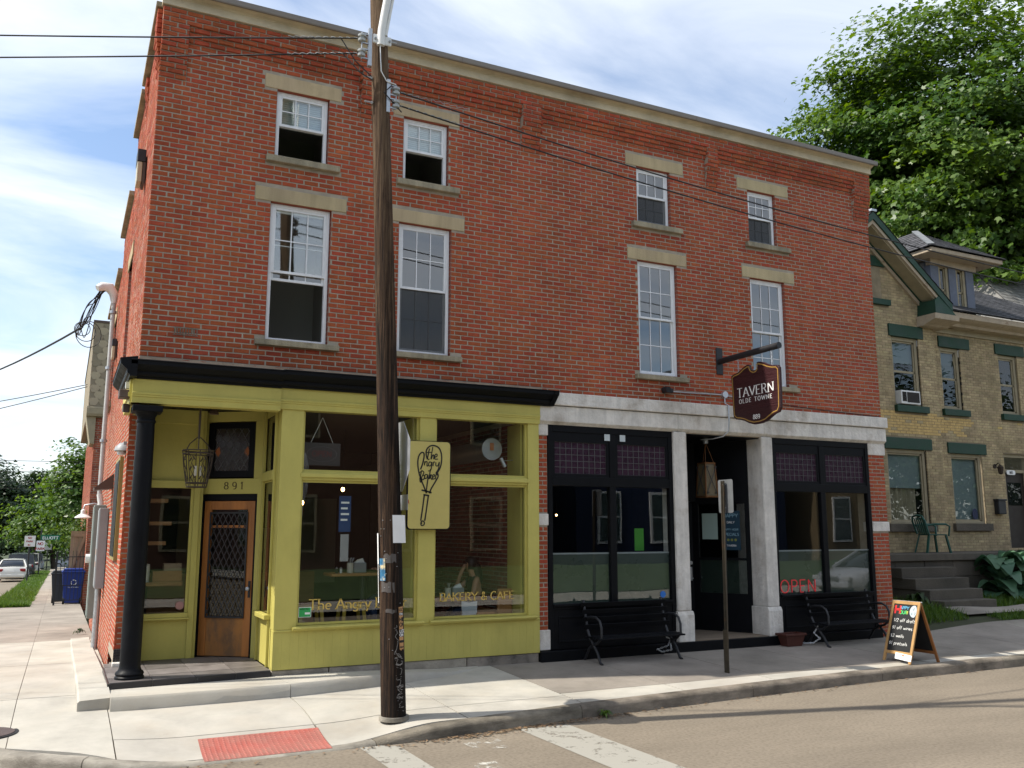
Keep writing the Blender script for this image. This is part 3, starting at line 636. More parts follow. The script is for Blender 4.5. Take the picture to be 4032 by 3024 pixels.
# roof cornice
mb = MB().extx([(-.02, 8.642), (-.135, 8.642), (-.135, 8.745), (-.146, 8.752), (-.15, 8.765), (-.02, 8.765)], -.02, BW+.02); mb.build('frieze', M_corn, bld)
mb = MB().extx([(-.02, 8.766), (-.148, 8.766), (-.158, 8.772), (-.178, 8.785), (-.205, 8.792), (-.235, 8.793), (-.235, 8.83), (-.02, 8.86)], -.04, BW+.04); mb.build('cornice_moulding', M_corn, bld)
for a, b in ((-.06, 4.1), (4.1, 8.4), (8.4, BW+.07)):
    mb = MB().extx([(-.238, 8.775), (-.262, 8.775), (-.268, 8.79), (-.275, 8.852), (-.262, 8.857), (-.02, 8.875), (-.02, 8.866), (-.238, 8.836)], a+.002, b-.002); mb.build('gutter', M_gut, bld)

# double-hung windows
def sash_window(x0, x1, z0, z1, y, state, cols=3, rows=2, Mw=None, blind=None):
    """window part = white frame; sashes, muntins and panes are its sub-parts. state: shut | open"""
    fw_, d = .045, .07
    mb = MB(); mb.box(x0, y, z0, x0+fw_, y+d, z1); mb.box(x1-fw_, y, z0, x1, y+d, z1); mb.box(x0+fw_, y, z1-fw_, x1-fw_, y+d, z1); mb.box(x0+fw_, y, z0, x1-fw_, y+d, z0+.03)
    win = mb.build('window', M_white, bld, bevel=.004)
    zm = (z0+z1)/2; a, b = x0+fw_, x1-fw_; st = .032
    def sash(zl, zh, yy, grid, gm):
        s_ = MB(); s_.box(a, yy, zl, a+st, yy+.028, zh); s_.box(b-st, yy, zl, b, yy+.028, zh); s_.box(a+st, yy, zh-st, b-st, yy+.028, zh); s_.box(a+st, yy, zl, b-st, yy+.028, zl+st*1.1); s_.build('sash', M_white, win, bevel=.003)
        u0, u1, v0, v1 = a+st, b-st, zl+st*1.1, zh-st
        mu = MB()
        if grid:
            for c in range(1, cols): mu.box(lerp(u0, u1, c/cols)-.007, yy+.004, v0, lerp(u0, u1, c/cols)+.007, yy+.011, v1)
            for r_ in range(1, rows): mu.box(u0, yy+.0045, lerp(v0, v1, r_/rows)-.007, u1, yy+.0105, lerp(v0, v1, r_/rows)+.007)
            mu.build('muntin', gm, win)
        for c in range(cols):
            for r_ in range(rows):
                p = MB(); t1, t2 = random.uniform(-.0003, .0003), random.uniform(-.0003, .0003)
                p.quad((lerp(u0, u1, c/cols), yy+.013+t1, lerp(v0, v1, r_/rows)), (lerp(u0, u1, (c+1)/cols), yy+.013-t1, lerp(v0, v1, r_/rows)), (lerp(u0, u1, (c+1)/cols), yy+.013-t1+t2, lerp(v0, v1, (r_+1)/rows)), (lerp(u0, u1, c/cols), yy+.013+t1+t2, lerp(v0, v1, (r_+1)/rows)))
                p.build('pane', M_glass, win)
    sash(zm-.015, z1-fw_, y+.008, True, M_white)
    if state == 'shut': sash(z0+.03, zm+.017, y+.037, True, M_white)
    elif state == 'screen':
        sash(z0+.03, zm+.017, y+.037, True, M_greym)
        q = MB(); q.quad((a, y+.02, z0+.03), (b, y+.02, z0+.03), (b, y+.02, zm), (a, y+.02, zm)); q.build('insect_screen', M_screen, win)
    else: sash(zm-.015-(.10 if z1-z0 > 1.5 else 0), z1-fw_-(.03 if z1-z0 > 1.5 else 0), y+.037, z1-z0 > 1.5, M_white)
    r = MB(); r.box(x0-.25, y+.1, z0-.4, x1+.25, y+1.8, z1+.15)
    r.f = [f for i, f in enumerate(r.f) if i != 2]; r.t = r.t[:5]; r.m = r.m[:5]
    r.build('room', M_room, win, fix=False)
    if blind:
        bl = MB(); n = int((z1-fw_-blind)/.03)
        for i in range(n): bl.box(a+.01, y+.075, z1-fw_-.02-i*.03, b-.01, y+.08, z1-fw_-.02-i*.03+.024)
        bl.build('blind', mat('blind_white', (.55, .58, .57), .7), win)
    return win
M_screen = bpy.data.materials.new('insect_mesh'); M_screen.use_nodes = True
_t = M_screen.node_tree; _t.nodes.clear(); _tr = N(_t, 'ShaderNodeBsdfTransparent'); _df = N(_t, 'ShaderNodeBsdfDiffuse'); _df.inputs[0].default_value = (.045, .045, .045, 1); _ms = N(_t, 'ShaderNodeMixShader'); _ms.inputs[0].default_value = .6
L(_t, _tr, 0, _ms, 1); L(_t, _df, 0, _ms, 2); _o = N(_t, 'ShaderNodeOutputMaterial'); L(_t, _ms, 0, _o, 0)
M_room = mat('upstairs_room', (.40, .37, .34), .9)
for i, (a, b) in enumerate(W3): sash_window(a+.01, b-.01, 6.918, 7.862, .055, ('open', 'open', 'screen', 'screen')[i], blind=(7.35, 7.35, None, None)[i])
for i, (a, b) in enumerate(W2): sash_window(a+.01, b-.01, 4.403, 6.262, .055, ('open', 'screen', 'shut', 'shut')[i])
for a, b in SW:
    mb = MB(); mb.box(.1, a, 4.5, .14, b, 6.2); w_ = mb.build('window', M_white, bld); mb = MB(); mb.box(.09, a+.07, 4.57, .095, b-.07, 6.13); mb.build('pane', M_glassd, w_)
# cast-iron maker's plate left in the brickwork
# ------------------------------------------------------------------ cafe storefront (yellow-green)
YC = -.05
def B(name, m, *bx, parent=None, bevel=.006, tint=None):
    mb = MB(); mb.tint = random.random() if tint is None else tint
    mb.box(*bx); return mb.build(name, m, parent or bld, bevel=bevel)
M_stoneb = mat('rough_foundation_stone', (.34, .30, .245), .95, var=.3, vscale=9, bump=1., bscale=30, col2=(.10, .09, .075), spots=(.45, .7), tint=.15)
for a, b in ((1.74, 2.45), (2.46, 3.25), (3.26, 4.35), (4.36, 5.46)): B('foundation_stone', M_stoneb, a, YC+.012, .04, b, .2, .245, bevel=.012)
nb = 35
for i in range(nb): B('bulkhead_board', M_yel, lerp(1.735, 5.47, i/nb)+.0003, YC-.002*random.random(), .25, lerp(1.735, 5.47, (i+1)/nb)-.0003, .10, .70, bevel=.001)
B('bulkhead_rail', M_yel, 1.735, YC-.012, .70, 5.47, .10, .725)
for a, b in ((1.96, 3.70), (3.79, 5.40)):
    mb = MB().extx([(.1, .715), (-.10, .715), (-.115, .728), (-.125, .745), (-.12, .758), (.1, .772)], a, b); mb.build('sill', M_yel, bld)
for a, b in ((1.735, 2.02), (3.62, 3.86), (5.29, 5.47)):
    mb = MB(); mb.box(a, YC, .726, b, .12, 3.51); mb.build('storefront_post', M_yel, bld, bevel=.006)
CW = [(2.02, 3.62), (3.86, 5.29)]
for a, b in CW:
    B('transom_bar', M_yel, a, YC+.015, 2.59, b, .10, 2.70, bevel=.01)
    B('transom_bar_lip', M_yel, a-.02, YC-.012, 2.625, b+.02, YC+.015, 2.68, bevel=.008)
    for z0, z1 in ((.772, 2.59), (2.70, 3.51)):
        mb = MB(); t = .028
        for q in ((a, z0, a+t, z1), (b-t, z0, b, z1), (a+t, z0, b-t, z0+t), (a+t, z1-t, b-t, z1)): mb.box(q[0], .0, q[1], q[2], .035, q[3])
        f_ = mb.build('shop_window', M_yel, bld); p = MB(); p.quad((a+t, .022, z0+t), (b-t, .022, z0+t), (b-t, .022, z1-t), (a+t, .022, z1-t)); p.build('pane', M_glass2, f_)
# head fascia: two lengths that meet over the left-hand post
for a, b, dz, y in ((-.06, 1.70, -.03, -.10), (1.702, 5.475, 0, -.07)):
    mb = MB().extx([(.10, 3.49+dz), (y, 3.49+dz), (y-.006, 3.56+dz), (y-.016, 3.565+dz), (y-.016, 3.585+dz), (y-.026, 3.59+dz), (y-.026, 3.615+dz), (y-.012, 3.62+dz), (y-.012, 3.775), (.10, 3.775)], a, b); mb.build('fascia', M_yel, bld)
mb = MB().prism([(-.075, 3.46), (-.081, 3.53), (-.10, 3.535), (-.10, 3.585), (-.087, 3.59), (-.087, 3.775), (.06, 3.775), (.06, 3.46)], lambda u, v, w_: (u, -.06+w_, v), 1.35); mb.build('fascia', M_yel, bld)
pc = [(.0, 3.745), (-.13, 3.745), (-.135, 3.765), (-.17, 3.78), (-.18, 3.80), (-.18, 3.825), (-.225, 3.845), (-.27, 3.875), (-.30, 3.895), (-.30, 3.935), (-.315, 3.945), (-.31, 3.955), (.0, 3.99)]
mb = MB().extx(pc, -.10, 1.70); mb.build('shop_cornice', M_blk, bld)
mb = MB().extx([(y+.01*(y < -.05), z+.012) for y, z in pc], 1.701, 5.60)
mb.build('shop_cornice', M_blk, bld)
mb = MB().extx([(y, z) for y, z in [(.0, 3.76), (-.13, 3.76), (-.30, 3.91), (-.31, 3.965), (.0, 4.0)]], 5.601, 5.68); mb.build('cornice_return', M_blk, bld)
mb = MB().prism([(y*.62, z) for y, z in pc], lambda u, v, w_: (u-.03, -.30+w_, v), 1.9); mb.build('shop_cornice', M_blk, bld)
for a, b in ((.0, 2.2), (2.2, 5.55)):
    mb = MB(); n = 24; vs = []
    for i in range(n+1):
        x = lerp(a, b, i/n); vs += [(x, -.012, 3.985), (x, -.014, 4.035+random.uniform(-.012, .012))]
    mb.add(vs, [(2*i, 2*i+2, 2*i+3, 2*i+1) for i in range(n)]); mb.build('mortar_flashing', mat('tan_parging', (.42, .31, .22), .9, var=.2, vscale=8, bump=.5), bld)
# corner column
mb = MB().lathe([(.160, 0), (.160, .03), (.148, .045), (.158, .065), (.150, .085), (.130, .10), (.118, .13), (.1135, .18), (.113, 1.0), (.110, 2.0), (.102, 2.9), (.100, 2.97), (.112, 2.985), (.112, 3.0), (.102, 3.015), (.104, 3.05), (.128, 3.09), (.138, 3.10)], (.125, .02, .255), 40)
colm = mb.build('corner_column', M_blk, bld, smooth=35)
mb = MB(); mb.box(-.045, -.15, 3.355, .295, .19, 3.43); mb.build('abacus', M_blk, colm, bevel=.008)
# entrance recess
RX = [(.2, 1.48), (.97, 1.48)]
DA = Vector((1.06, 1.60, 0)); DB = Vector((1.70, 1.12, 0)); dd = (DB-DA).normalized(); dn = Vector((-dd.y*-1*-1, 0, 0))
dn = Vector((dd.y, -dd.x, 0)); DW = (DB-DA).length
MD = lambda u, v, w_: tuple(DA + dd*u + dn*w_ + Vector((0, 0, v)))
FL = .262
B('entrance_ceiling', M_blk, -.04, -.04, 3.60, 1.78, 1.75, 3.66, bevel=0)
# left-hand panel and its window
mb = MB(); wallface(mb, .2, 1.02, FL, 3.6, [(.33, .86, .86, 2.52)], lambda u, v, w_: (u, 1.48-w_, v)); mb.build('recess_wall', M_yel, bld)
for q in ((.30, 2.52, .88, 2.62), (.30, .80, .90, .86)): B('window_rail', M_yel, q[0], 1.42, q[1], q[2], 1.50, q[3])
B('sill', M_yel, .27, 1.40, .775, .92, 1.48, .80)
B('corner_board', M_yel, .90, 1.445, FL, .98, 1.49, 3.6); B('corner_board', M_yel, .20, 1.36, FL, .31, 1.49, 3.6); B('frieze_board', M_yel, .31, 1.45, 3.40, .90, 1.49, 3.6)
p = MB(); p.quad((.33, 1.52, .86), (.86, 1.52, .86), (.86, 1.52, 2.52), (.33, 1.52, 2.52)); p.build('pane', M_glass2, bld)
# angled doorway: frame, transom light, number board
def DBx(name, m, u0, v0, w0, u1, v1, w1, parent=None, bevel=.004):
    mb = MB(); mb.prism([(u0, v0), (u1, v0), (u1, v1), (u0, v1)], lambda u, v, k: MD(u, v, w0+k), w1-w0); return mb.build(name, m, parent or bld, bevel=bevel)
DBx('door_casing', M_yel, -.18, FL, -.05, -.10, 2.45, .03); DBx('door_casing', M_yel, DW+.0, FL, -.05, DW+.07, 2.45, .03)
DBx('number_board', M_yel, -.18, 2.45, -.05, DW+.07, 2.66, .03)
DBx('door_frame', M_blk, -.10, FL, -.06, 0, 2.45, .012); DBx('door_frame', M_blk, DW-.035, FL, -.06, DW, 2.45, .010); DBx('door_frame', M_blk, 0, 2.36, -.06, DW-.035, 2.45, .011)
DBx('head_board', M_yel, -.18, 3.46, -.05, DW+.07, 3.6, .02); DBx('head_board', M_yel, -.18, 2.66, -.05, .02, 3.46, .02); DBx('head_board', M_yel, DW-.07, 2.66, -.05, DW+.07, 3.46, .02)
tw = None
mb = MB()
for u0, v0, u1, v1 in ((.02, 2.68, .11, 3.44), (DW-.16, 2.68, DW-.07, 3.44), (.11, 2.68, DW-.16, 2.77), (.11, 3.36, DW-.16, 3.44)): mb.prism([(u0, v0), (u1, v0), (u1, v1), (u0, v1)], lambda u, v, k: MD(u, v, -.03+k), .05)
tw = mb.build('transom_window', M_blk, bld, bevel=.004)
def tile_poly(poly_fn): pass
M_lead = mat('lead_came', (.12, .12, .12), .5, metal=.5); M_amber = glass('amber_glass', (.5, .16, .03)); M_textg = glass('textured_glass', (.30, .29, .27), rough=.15)
u0, u1, v0, v1 = .11, DW-.16, 2.77, 3.36
p = MB(); p.prism([(u0, v0), (u1, v0), (u1, v1), (u0, v1)], lambda u, v, k: MD(u, v, -.01+k), .003); p.build('pane', M_textg, tw)
ld = MB(); st_ = .092
for s in (1, -1):
    c = -1.2
    while c < 1.6:
        pts = []
        for k in range(61):
            v = lerp(v0, v1, k/60); u = u0+c+s*(v-v0)*.62
            if u0 <= u <= u1: pts.append((u, v))
        if len(pts) > 1: ribbon(ld, [pts[0], pts[-1]], lambda d: .006, lambda u, v, w_: MD(u, v, w_-.006), .004)
        c += st_*1.24
tag(ld.build('lead_came', M_lead, tw), kind='stuff')
for uc in (.145, u1-.06):
    a = MB(); a.prism([(uc-.02, 3.02), (uc+.03, 2.96), (uc+.055, 3.03), (uc+.03, 3.11), (uc-.02, 3.06)], lambda u, v, k: MD(u, v, -.0075+k), .001); a.build('amber_pane', mat('amber_pane', (.30, .085, .012), .3), tw)
nm = MB(); text(nm, '8 9 1', lambda u, v, w_: MD(.30+u, 2.515+v, .031+w_), .095, .018, .009, serif=1, space=.6); nm.build('house_number', mat('bronze', (.10, .075, .025), .4, metal=.6), bld)
# the oak door with its lattice gate
door = DBx('door', M_wood, .008, FL+.012, -.045, .115, 2.352, -.002)
DBx('stile', M_wood, DW-.145, FL+.012, -.045, DW-.04, 2.352, -.002, door); DBx('rail', M_wood, .115, 2.235, -.045, DW-.145, 2.352, -.003, door); DBx('rail', M_wood, .115, 1.985, -.04, DW-.145, 2.02, -.012, door)
M_worn = mat('worn_oak_panel', (.42, .175, .040), .6, var=.3, vscale=7, bump=.3, col2=(.14, .075, .035), spots=(.38, .58), stretch=(1, 1, .5))
DBx('kick_panel', M_worn, .115, FL+.012, -.045, DW-.145, .775, -.010, door)
p = MB(); p.prism([(.115, .775), (DW-.145, .775), (DW-.145, 2.235), (.115, 2.235)], lambda u, v, k: MD(u, v, -.035+k), .002); p.build('pane', M_glassd, door)
gt = MB(); gu0, gu1, gv0, gv1 = .10, DW-.13, .775, 2.20
for q in ((gu0, gv0, gu1, gv0+.022), (gu0, gv1-.022, gu1, gv1), (gu0, gv0, gu0+.02, gv1), (gu1-.02, gv0, gu1, gv1)):
    gt.prism([(q[0], q[1]), (q[2], q[1]), (q[2], q[3]), (q[0], q[3])], lambda u, v, k: MD(u, v, .004+k), .012)
gate = gt.build('security_gate', M_blkiron, door)
for s in (1, -1):
    c = -3.
    while c < 3.:
        pts = [(gu0+c+s*(v-gv0)*.5, v) for v in np.linspace(gv0+.01, gv1-.01, 120)]; pts = [q for q in pts if gu0 <= q[0] <= gu1]
        if len(pts) > 3:
            lb = MB(); ribbon(lb, [pts[0], pts[-1]], lambda d: .011, lambda u, v, w_: MD(u, v, w_+.006+(0 if s > 0 else .004)), .003); lb.build('lattice_bar', M_blkiron, gate)
        c += .083
hd = MB(); hd.prism([(DW-.085, 1.05), (DW-.055, 1.05), (DW-.055, 1.27), (DW-.085, 1.27)], lambda u, v, k: MD(u, v, -.002+k), .012); hd.build('handle_plate', M_blkiron, door)
mb = MB(); mb.lathe([(.014, 0), (.014, .04), (.026, .05), (.028, .07), (.012, .082)], (0, 0, 0), 12); mb.v = [MD(DW-.07+x, 1.17+y, z) for x, y, z in mb.v]; mb.build('door_knob', M_galv, door, smooth=40)
# right-hand jamb of the recess with its narrow window
MJ = lambda u, v, w_: (1.735-w_, u, v)
mb = MB(); wallface(mb, .122, 1.14, FL, 3.6, [(.24, .86, .90, 2.58), (.24, .86, 2.74, 3.46)], MJ); mb.build('recess_wall', M_yel, bld)
for q in ((.18, .20), (.88, .94)): B('window_stop', M_yel, 1.70, q[0], FL, 1.735, q[1], 3.55)
B('window_rail', M_yel, 1.69, .2, 2.60, 1.735, .88, 2.72); B('sill', M_yel, 1.655, .16, .84, 1.735, .92, .90)
for v0, v1 in ((.90, 2.58), (2.74, 3.46)):
    p = MB(); p.quad((1.745, .24, v0), (1.745, .86, v0), (1.745, .86, v1), (1.745, .24, v1)); p.build('pane', M_glass2, bld)
B('recess_wall', M_yel, -.02, 1.13, 2.6, .22, 1.149, 3.6) if False else None
# tiled entrance step
M_slate = mat('slate_tile', (.155, .138, .128), .55, var=.25, vscale=5, bump=.3, bscale=40, tint=.3, spec=.4); M_blkt = mat('black_tile', (.022, .021, .023), .35, var=.2, vscale=6, tint=.2, col2=(.10, .09, .09), spots=(.62, .7))
stp = thing('entrance_step', 'grey slate-tiled step with black tile risers at the cafe corner entrance', 'step', (.8, .6, .1))
mb = MB(); mb.prism([(-.10, -.25), (1.715, -.085), (1.73, 1.2), (1.1, 1.75), (-.02, 1.6)], lambda u, v, k: (u, v, .03+k), .222); mb.build('bed', mat('grout', (.21, .19, .16), .9), stp)
def fy(x): return -.25+(x+.10)*.165/1.815
xt = [-.10, .36, .83, 1.30, 1.715]
for a, b in zip(xt, xt[1:]):
    for y0, y1 in (((0, 0), (.36, .36)), ((.37, .37), (.83, .83)), ((.84, .84), (1.3, 1.3)), ((1.31, 1.31), (1.62, 1.62))):
        mb = MB(); mb.tint = random.random(); g_ = .004
        mb.prism([(a+g_, fy(a)+y0[0]+g_), (b-g_, fy(b)+y0[1]+g_), (b-g_, min(1.75, fy(b)+y1[1])), (a+g_, min(1.75, fy(a)+y1[0]))], lambda u, v, k: (u, v, .252+k), .010+random.uniform(0, .001)); mb.build('tile', M_slate, stp)
    mb = MB(); mb.tint = random.random(); mb.add([(a+.003, fy(a)-.012, .09), (b-.003, fy(b)-.012, .09), (b-.003, fy(b)-.012, .256), (a+.003, fy(a)-.012, .256), (a+.003, fy(a)+.003, .09), (b-.003, fy(b)+.003, .09), (b-.003, fy(b)+.003, .256), (a+.003, fy(a)+.003, .256)], [(0,1,2,3),(7,6,5,4),(0,4,5,1),(1,5,6,2),(2,6,7,3),(3,7,4,0)]); mb.build('riser_tile', M_blkt, stp)
mb = MB(); mb.box(-.115, -.25, .09, -.102, 1.1, .256); mb.build('riser_tile', M_blkt, stp)
B('corner_block', M_limestone, -.012, 1.02, .26, .25, 1.149, .31); 
for i in range(7):
    for j in range(5): B('mosaic_tile', M_blkt, lerp(-.004, .245, i/7)+.002, 1.135, lerp(.31, .465, j/5)+.002, lerp(-.004, .245, (i+1)/7)-.002, 1.149, lerp(.31, .465, (j+1)/5)-.002, bevel=0)

# ------------------------------------------------------------------ cafe interior
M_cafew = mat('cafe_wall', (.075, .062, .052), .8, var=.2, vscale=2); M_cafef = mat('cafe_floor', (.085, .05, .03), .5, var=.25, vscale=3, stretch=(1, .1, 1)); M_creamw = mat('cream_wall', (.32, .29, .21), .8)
FP = [(.26, 1.53), (1.02, 1.66), (1.765, 1.16), (1.765, .13), (5.30, .13), (5.30, 7.5), (.26, 7.5)]
room = MB(); room.add([(x, y, 3.62) for x, y in FP], [tuple(range(7))])
for i in (4, 5, 6): (x0, y0), (x1, y1) = FP[i], FP[(i+1) % 7]; room.quad((x0, y0, .26), (x1, y1, .26), (x1, y1, 3.62), (x0, y0, 3.62))
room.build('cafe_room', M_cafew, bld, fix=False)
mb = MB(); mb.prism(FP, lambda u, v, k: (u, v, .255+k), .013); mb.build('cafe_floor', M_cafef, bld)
# inner jamb boards, yellow-green like the front
for x in (3.62, 5.25, 2.02): B('inner_jamb', M_yel, x-.035 if x < 5 else x, .12, .77, x+.0 if x < 5 else x+.035, .55, 3.5, bevel=0)
inner = courses(.2, 5.4, .28, 3.55, [], CH*1.0, BL, JT); MIn = lambda u, v, w_: (5.285-w_, u, v)
im = MB()
for b in inner: im.tint = random.random(); brickgeo(im, b, MIn)
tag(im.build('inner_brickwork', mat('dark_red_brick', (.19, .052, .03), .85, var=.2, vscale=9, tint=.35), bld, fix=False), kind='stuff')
mb = MB(); mb.quad((5.284, .15, .27), (5.284, 7.4, .27), (5.284, 7.4, 3.6), (5.284, .15, 3.6)); mb.build('inner_mortar', M_mortar, bld)
for q in ((1.3, 1.9), (2.35, 3.1), (3.5, 4.4)): B('cream_panel', M_creamw, q[0], 6.9, .9, q[1], 7.0, 2.6, bevel=0)
B('timber_post', M_wood, 4.55, 2.7, .27, 4.68, 2.83, 3.5); B('back_counter', M_woodt, .6, 4.2, .27, 3.3, 4.9, 1.25); B('menu_board', M_blk, 2.0, 6.8, 2.0, 3.4, 6.88, 2.9)
dk = MB(); dk.cyl((4.98, .56, 3.15), (4.98, 6.8, 3.15), .155, n=24, cap=False); dk.add([], [])
duct = thing('air_duct', 'round galvanised air duct hanging under the cafe ceiling', 'duct', (4.98, .6, 3.0)); dk.build('duct_pipe', M_galv, duct, smooth=40); MB().cyl((4.98, .52, 3.15), (4.98, .56, 3.15), .165, n=24).build('end_cap', M_alu, duct, smooth=40); MB().box(4.945, .512, 3.13, 5.005, .518, 3.24).build('paper_label', mat('orange_label', (.6, .22, .09), .8), duct)
def pendant(x, y, z, lab):
    t = thing('pendant_bulb', lab, 'lamp', (x, y, z), group='bare bulbs glowing inside the cafe')
    MB().cyl((x, y, z+.06), (x, y, 3.6), .006, n=6).build('cord', M_wire, t); MB().lathe([(.018, .03), (.02, .075), (.012, .09)], (x, y, z), 12).build('socket', M_blk, t)
    MB().sphere((x, y, z), .028, 12, 8, (1, 1, 1.3)).build('bulb', mat('lit_bulb', (1, .6, .25), .4, emit=((1, .55, .2), 14)), t, smooth=60)
pendant(2.62, 2.6, 2.62, 'bare glowing bulb just below the left transom bar inside the cafe'); pendant(2.42, 1.6, 2.35, 'bare glowing bulb hanging in the left cafe window'); pendant(3.42, 3.0, 2.62, 'bare glowing bulb seen behind the stop sign in the cafe')
def table(x0, x1, y0, y1, zt, lab):
    t = thing('cafe_table', lab, 'table', ((x0+x1)/2, (y0+y1)/2, .27)); MB().box(x0, y0, zt-.04, x1, y1, zt).build('table_top', M_woodt, t, bevel=.006)
    xm, ym = (x0+x1)/2, (y0+y1)/2; MB().cyl((xm, ym, .29), (xm, ym, zt-.04), .03, n=10).build('table_leg', M_blkiron, t); MB().cyl((xm, ym, .268), (xm, ym, .292), .2, n=20).build('table_base', M_blkiron, t)
table(2.68, 3.70, .80, 1.25, 1.36, 'high wooden bar table behind the left cafe window'); table(4.15, 4.95, .72, 1.2, .98, 'wooden cafe table behind the right window by the seated person')
def napkin(x, y, z, lab):
    t = thing('napkin_holder', lab, 'napkin holder', (x, y, z)); MB().box(x-.09, y-.06, z, x+.09, y+.06, z+.14).build('case', M_greym, t, bevel=.012)
    mb = MB(); 
    mb.add([(x-.08, y-.03, z+.14), (x+.07, y-.03, z+.14), (x+.08, y+.03, z+.14), (x-.07, y+.03, z+.14), (x-.04, y-.04, z+.185), (x+.05, y, z+.20), (x+.03, y+.03, z+.18)], [(0,1,5,4),(1,2,6,5),(2,3,6),(3,0,4,6),(4,5,6)]); mb.build('napkin', M_paper, t)
napkin(3.12, .98, 1.36, 'grey napkin holder on the high bar table in the left window'); napkin(4.58, .86, .98, 'grey napkin holder on the table in front of the seated person')
def shaker(x, y, z, m, lab):
    t = thing('shaker', lab, 'shaker', (x, y, z)); MB().lathe([(.018, 0), (.02, .01), (.017, .06)], (x, y, z), 12).build('jar', m, t, smooth=40); MB().lathe([(.0175, .06), (.0175, .075), (.006, .085)], (x, y, z), 12).build('cap', M_galv, t, smooth=40)
shaker(2.78, .92, 1.36, M_dark, 'small dark pepper shaker at the left end of the bar table'); shaker(2.84, .92, 1.36, M_paper, 'small white salt shaker at the left end of the bar table'); shaker(4.32, .84, .98, M_paper, 'small salt shaker on the table in the right window')
def caddy(x, y, z, lab):
    t = thing('cutlery_jar', lab, 'jar', (x, y, z)); MB().lathe([(.045, 0), (.045, .14)], (x, y, z), 16).build('jar', mat('cream_enamel', (.6, .58, .5), .5), t, smooth=40)
    for k in range(7): MB().bar((x+random.uniform(-.03, .03), y, z+.05), (x+random.uniform(-.06, .06), y+random.uniform(-.04, .04), z+.21), .008, .003).build('cutlery', M_galv, t)
caddy(2.98, .95, 1.36, 'jar of cutlery on the high bar table'); caddy(4.44, .88, .98, 'jar of cutlery on the table in the right window')
M_ystool = mat('yellow_stool_paint', (.36, .25, .035), .4)
def stool(x, y, lab):
    t = thing('bar_stool', lab, 'stool', (x, y, .27), group='yellow metal stools in the left cafe window'); MB().box(x-.16, y-.16, .93, x+.16, y+.16, .96).build('seat', M_ystool, t, bevel=.02)
    for sx in (-1, 1):
        for sy in (-1, 1): MB().bar((x+sx*.13, y+sy*.13, .93), (x+sx*.19, y+sy*.19, .27), .045, .02).build('leg', M_ystool, t)
    for z, k in ((.5, .17),):
        for q in (((x-k, y-k, z), (x+k, y-k, z)), ((x-k, y+k, z), (x+k, y+k, z)), ((x-k, y-k, z), (x-k, y+k, z)), ((x+k, y-k, z), (x+k, y+k, z))): MB().bar(*q, .012, .025).build('rung', M_ystool, t)
stool(2.32, .55, 'yellow metal stool nearest the green sticker in the left cafe window'); stool(2.88, .5, 'yellow metal stool in the middle of the left cafe window')
# timber booth and a carrier bag
bt = thing('wooden_booth', 'orange-brown wooden booth seat at the right end of the cafe window', 'booth', (5.0, .7, .27))
MB().box(5.0, .35, .27, 5.24, .40, 1.12).build('side_panel', M_woodt, bt, bevel=.03); MB().box(4.68, .36, .27, 4.97, .40, .80).build('seat_panel', M_woodt, bt, bevel=.02); MB().box(4.70, .41, .74, 5.2, 1.5, .78).build('seat', M_woodt, bt)
mb = MB(); mb.add([(4.50, .42, .55), (4.70, .42, .55), (4.70, .52, .55), (4.50, .52, .55), (4.47, .44, .92), (4.72, .45, .95), (4.70, .53, .92), (4.50, .50, .95)], [(0,3,2,1),(4,5,6,7),(0,1,5,4),(1,2,6,5),(2,3,7,6),(3,0,4,7)]); tag(mb.build('carrier_bag', mat('white_plastic_film', (.6, .62, .64), .4)), 'white plastic carrier bag hanging by the wooden booth', 'bag')
# shelves with goods behind the recess window
for i, (z, x1) in enumerate(((1.20, .85), (1.75, .60), (2.02, .66), (2.33, .60))):
    s_ = MB().box(.30, 1.75, z, x1, 2.05, z+.05).build('wall_shelf', M_woodt); tag(s_, ('long wooden counter shelf low in the window beside the oak door', 'lowest of the short wooden shelves beside the oak door', 'middle short wooden shelf beside the oak door', 'topmost short wooden shelf beside the oak door')[i], 'shelf')
cr_ = thing('wooden_crate', 'wooden crate of paper bags on the counter shelf beside the oak door', 'crate', (.62, 1.9, 1.25)); MB().box(.46, 1.78, 1.25, .84, 2.0, 1.40).build('slat_body', M_woodt, cr_); MB().box(.60, 1.79, 1.28, .83, 1.98, 1.50).build('paper_bag', mat('kraft_paper', (.36, .28, .19), .9), cr_)
tag(MB().lathe([(.055, 0), (.055, .24), (.02, .25)], (.37, 1.86, 1.25), 16).build('paper_roll', M_paper, smooth=40), 'white paper towel roll on the counter shelf beside the oak door', 'paper roll')

# gold lettering and small notices on the panes
M_sgreen = mat('green_notice', (.03, .35, .09), .6)
def words(s, x, z, h, a, b):
    for wd in s.split():
        gl_ = MB(); tw_ = text(gl_, wd, lambda u, v, w_: (x+u, .018-w_, z+v), h, a, b, serif=1, space=.75); gl_.build('window_lettering', M_gold, bld); x += tw_+h*.42
words('The Angry Baker', 2.18, .955, .125, .020, .011); words('BAKERY & CAFE', 3.97, 1.0, .105, .017, .010)
ns = thing('inspection_notice', 'small green inspection notice stuck low in the left cafe window', 'notice', (2.11, .016, .82)); MB().box(2.055, .014, .865, 2.215, .0165, .99).build('sheet', M_printw, ns); MB().box(2.061, .0125, .871, 2.209, .014, .984).build('print', M_sgreen, ns); MB().box(2.135, .0115, .90, 2.20, .0125, .925).build('print_field', M_printw, ns)
tx = MB(); text(tx, 'INSPECTED', lambda u, v, w_: (2.066+u, .0125-w_, .958+v), .016, .003, space=.6, depth=.001); tx.build('lettering', M_printk, ns)
M_sblue = mat('blue_sign', (.012, .05, .15), .5)
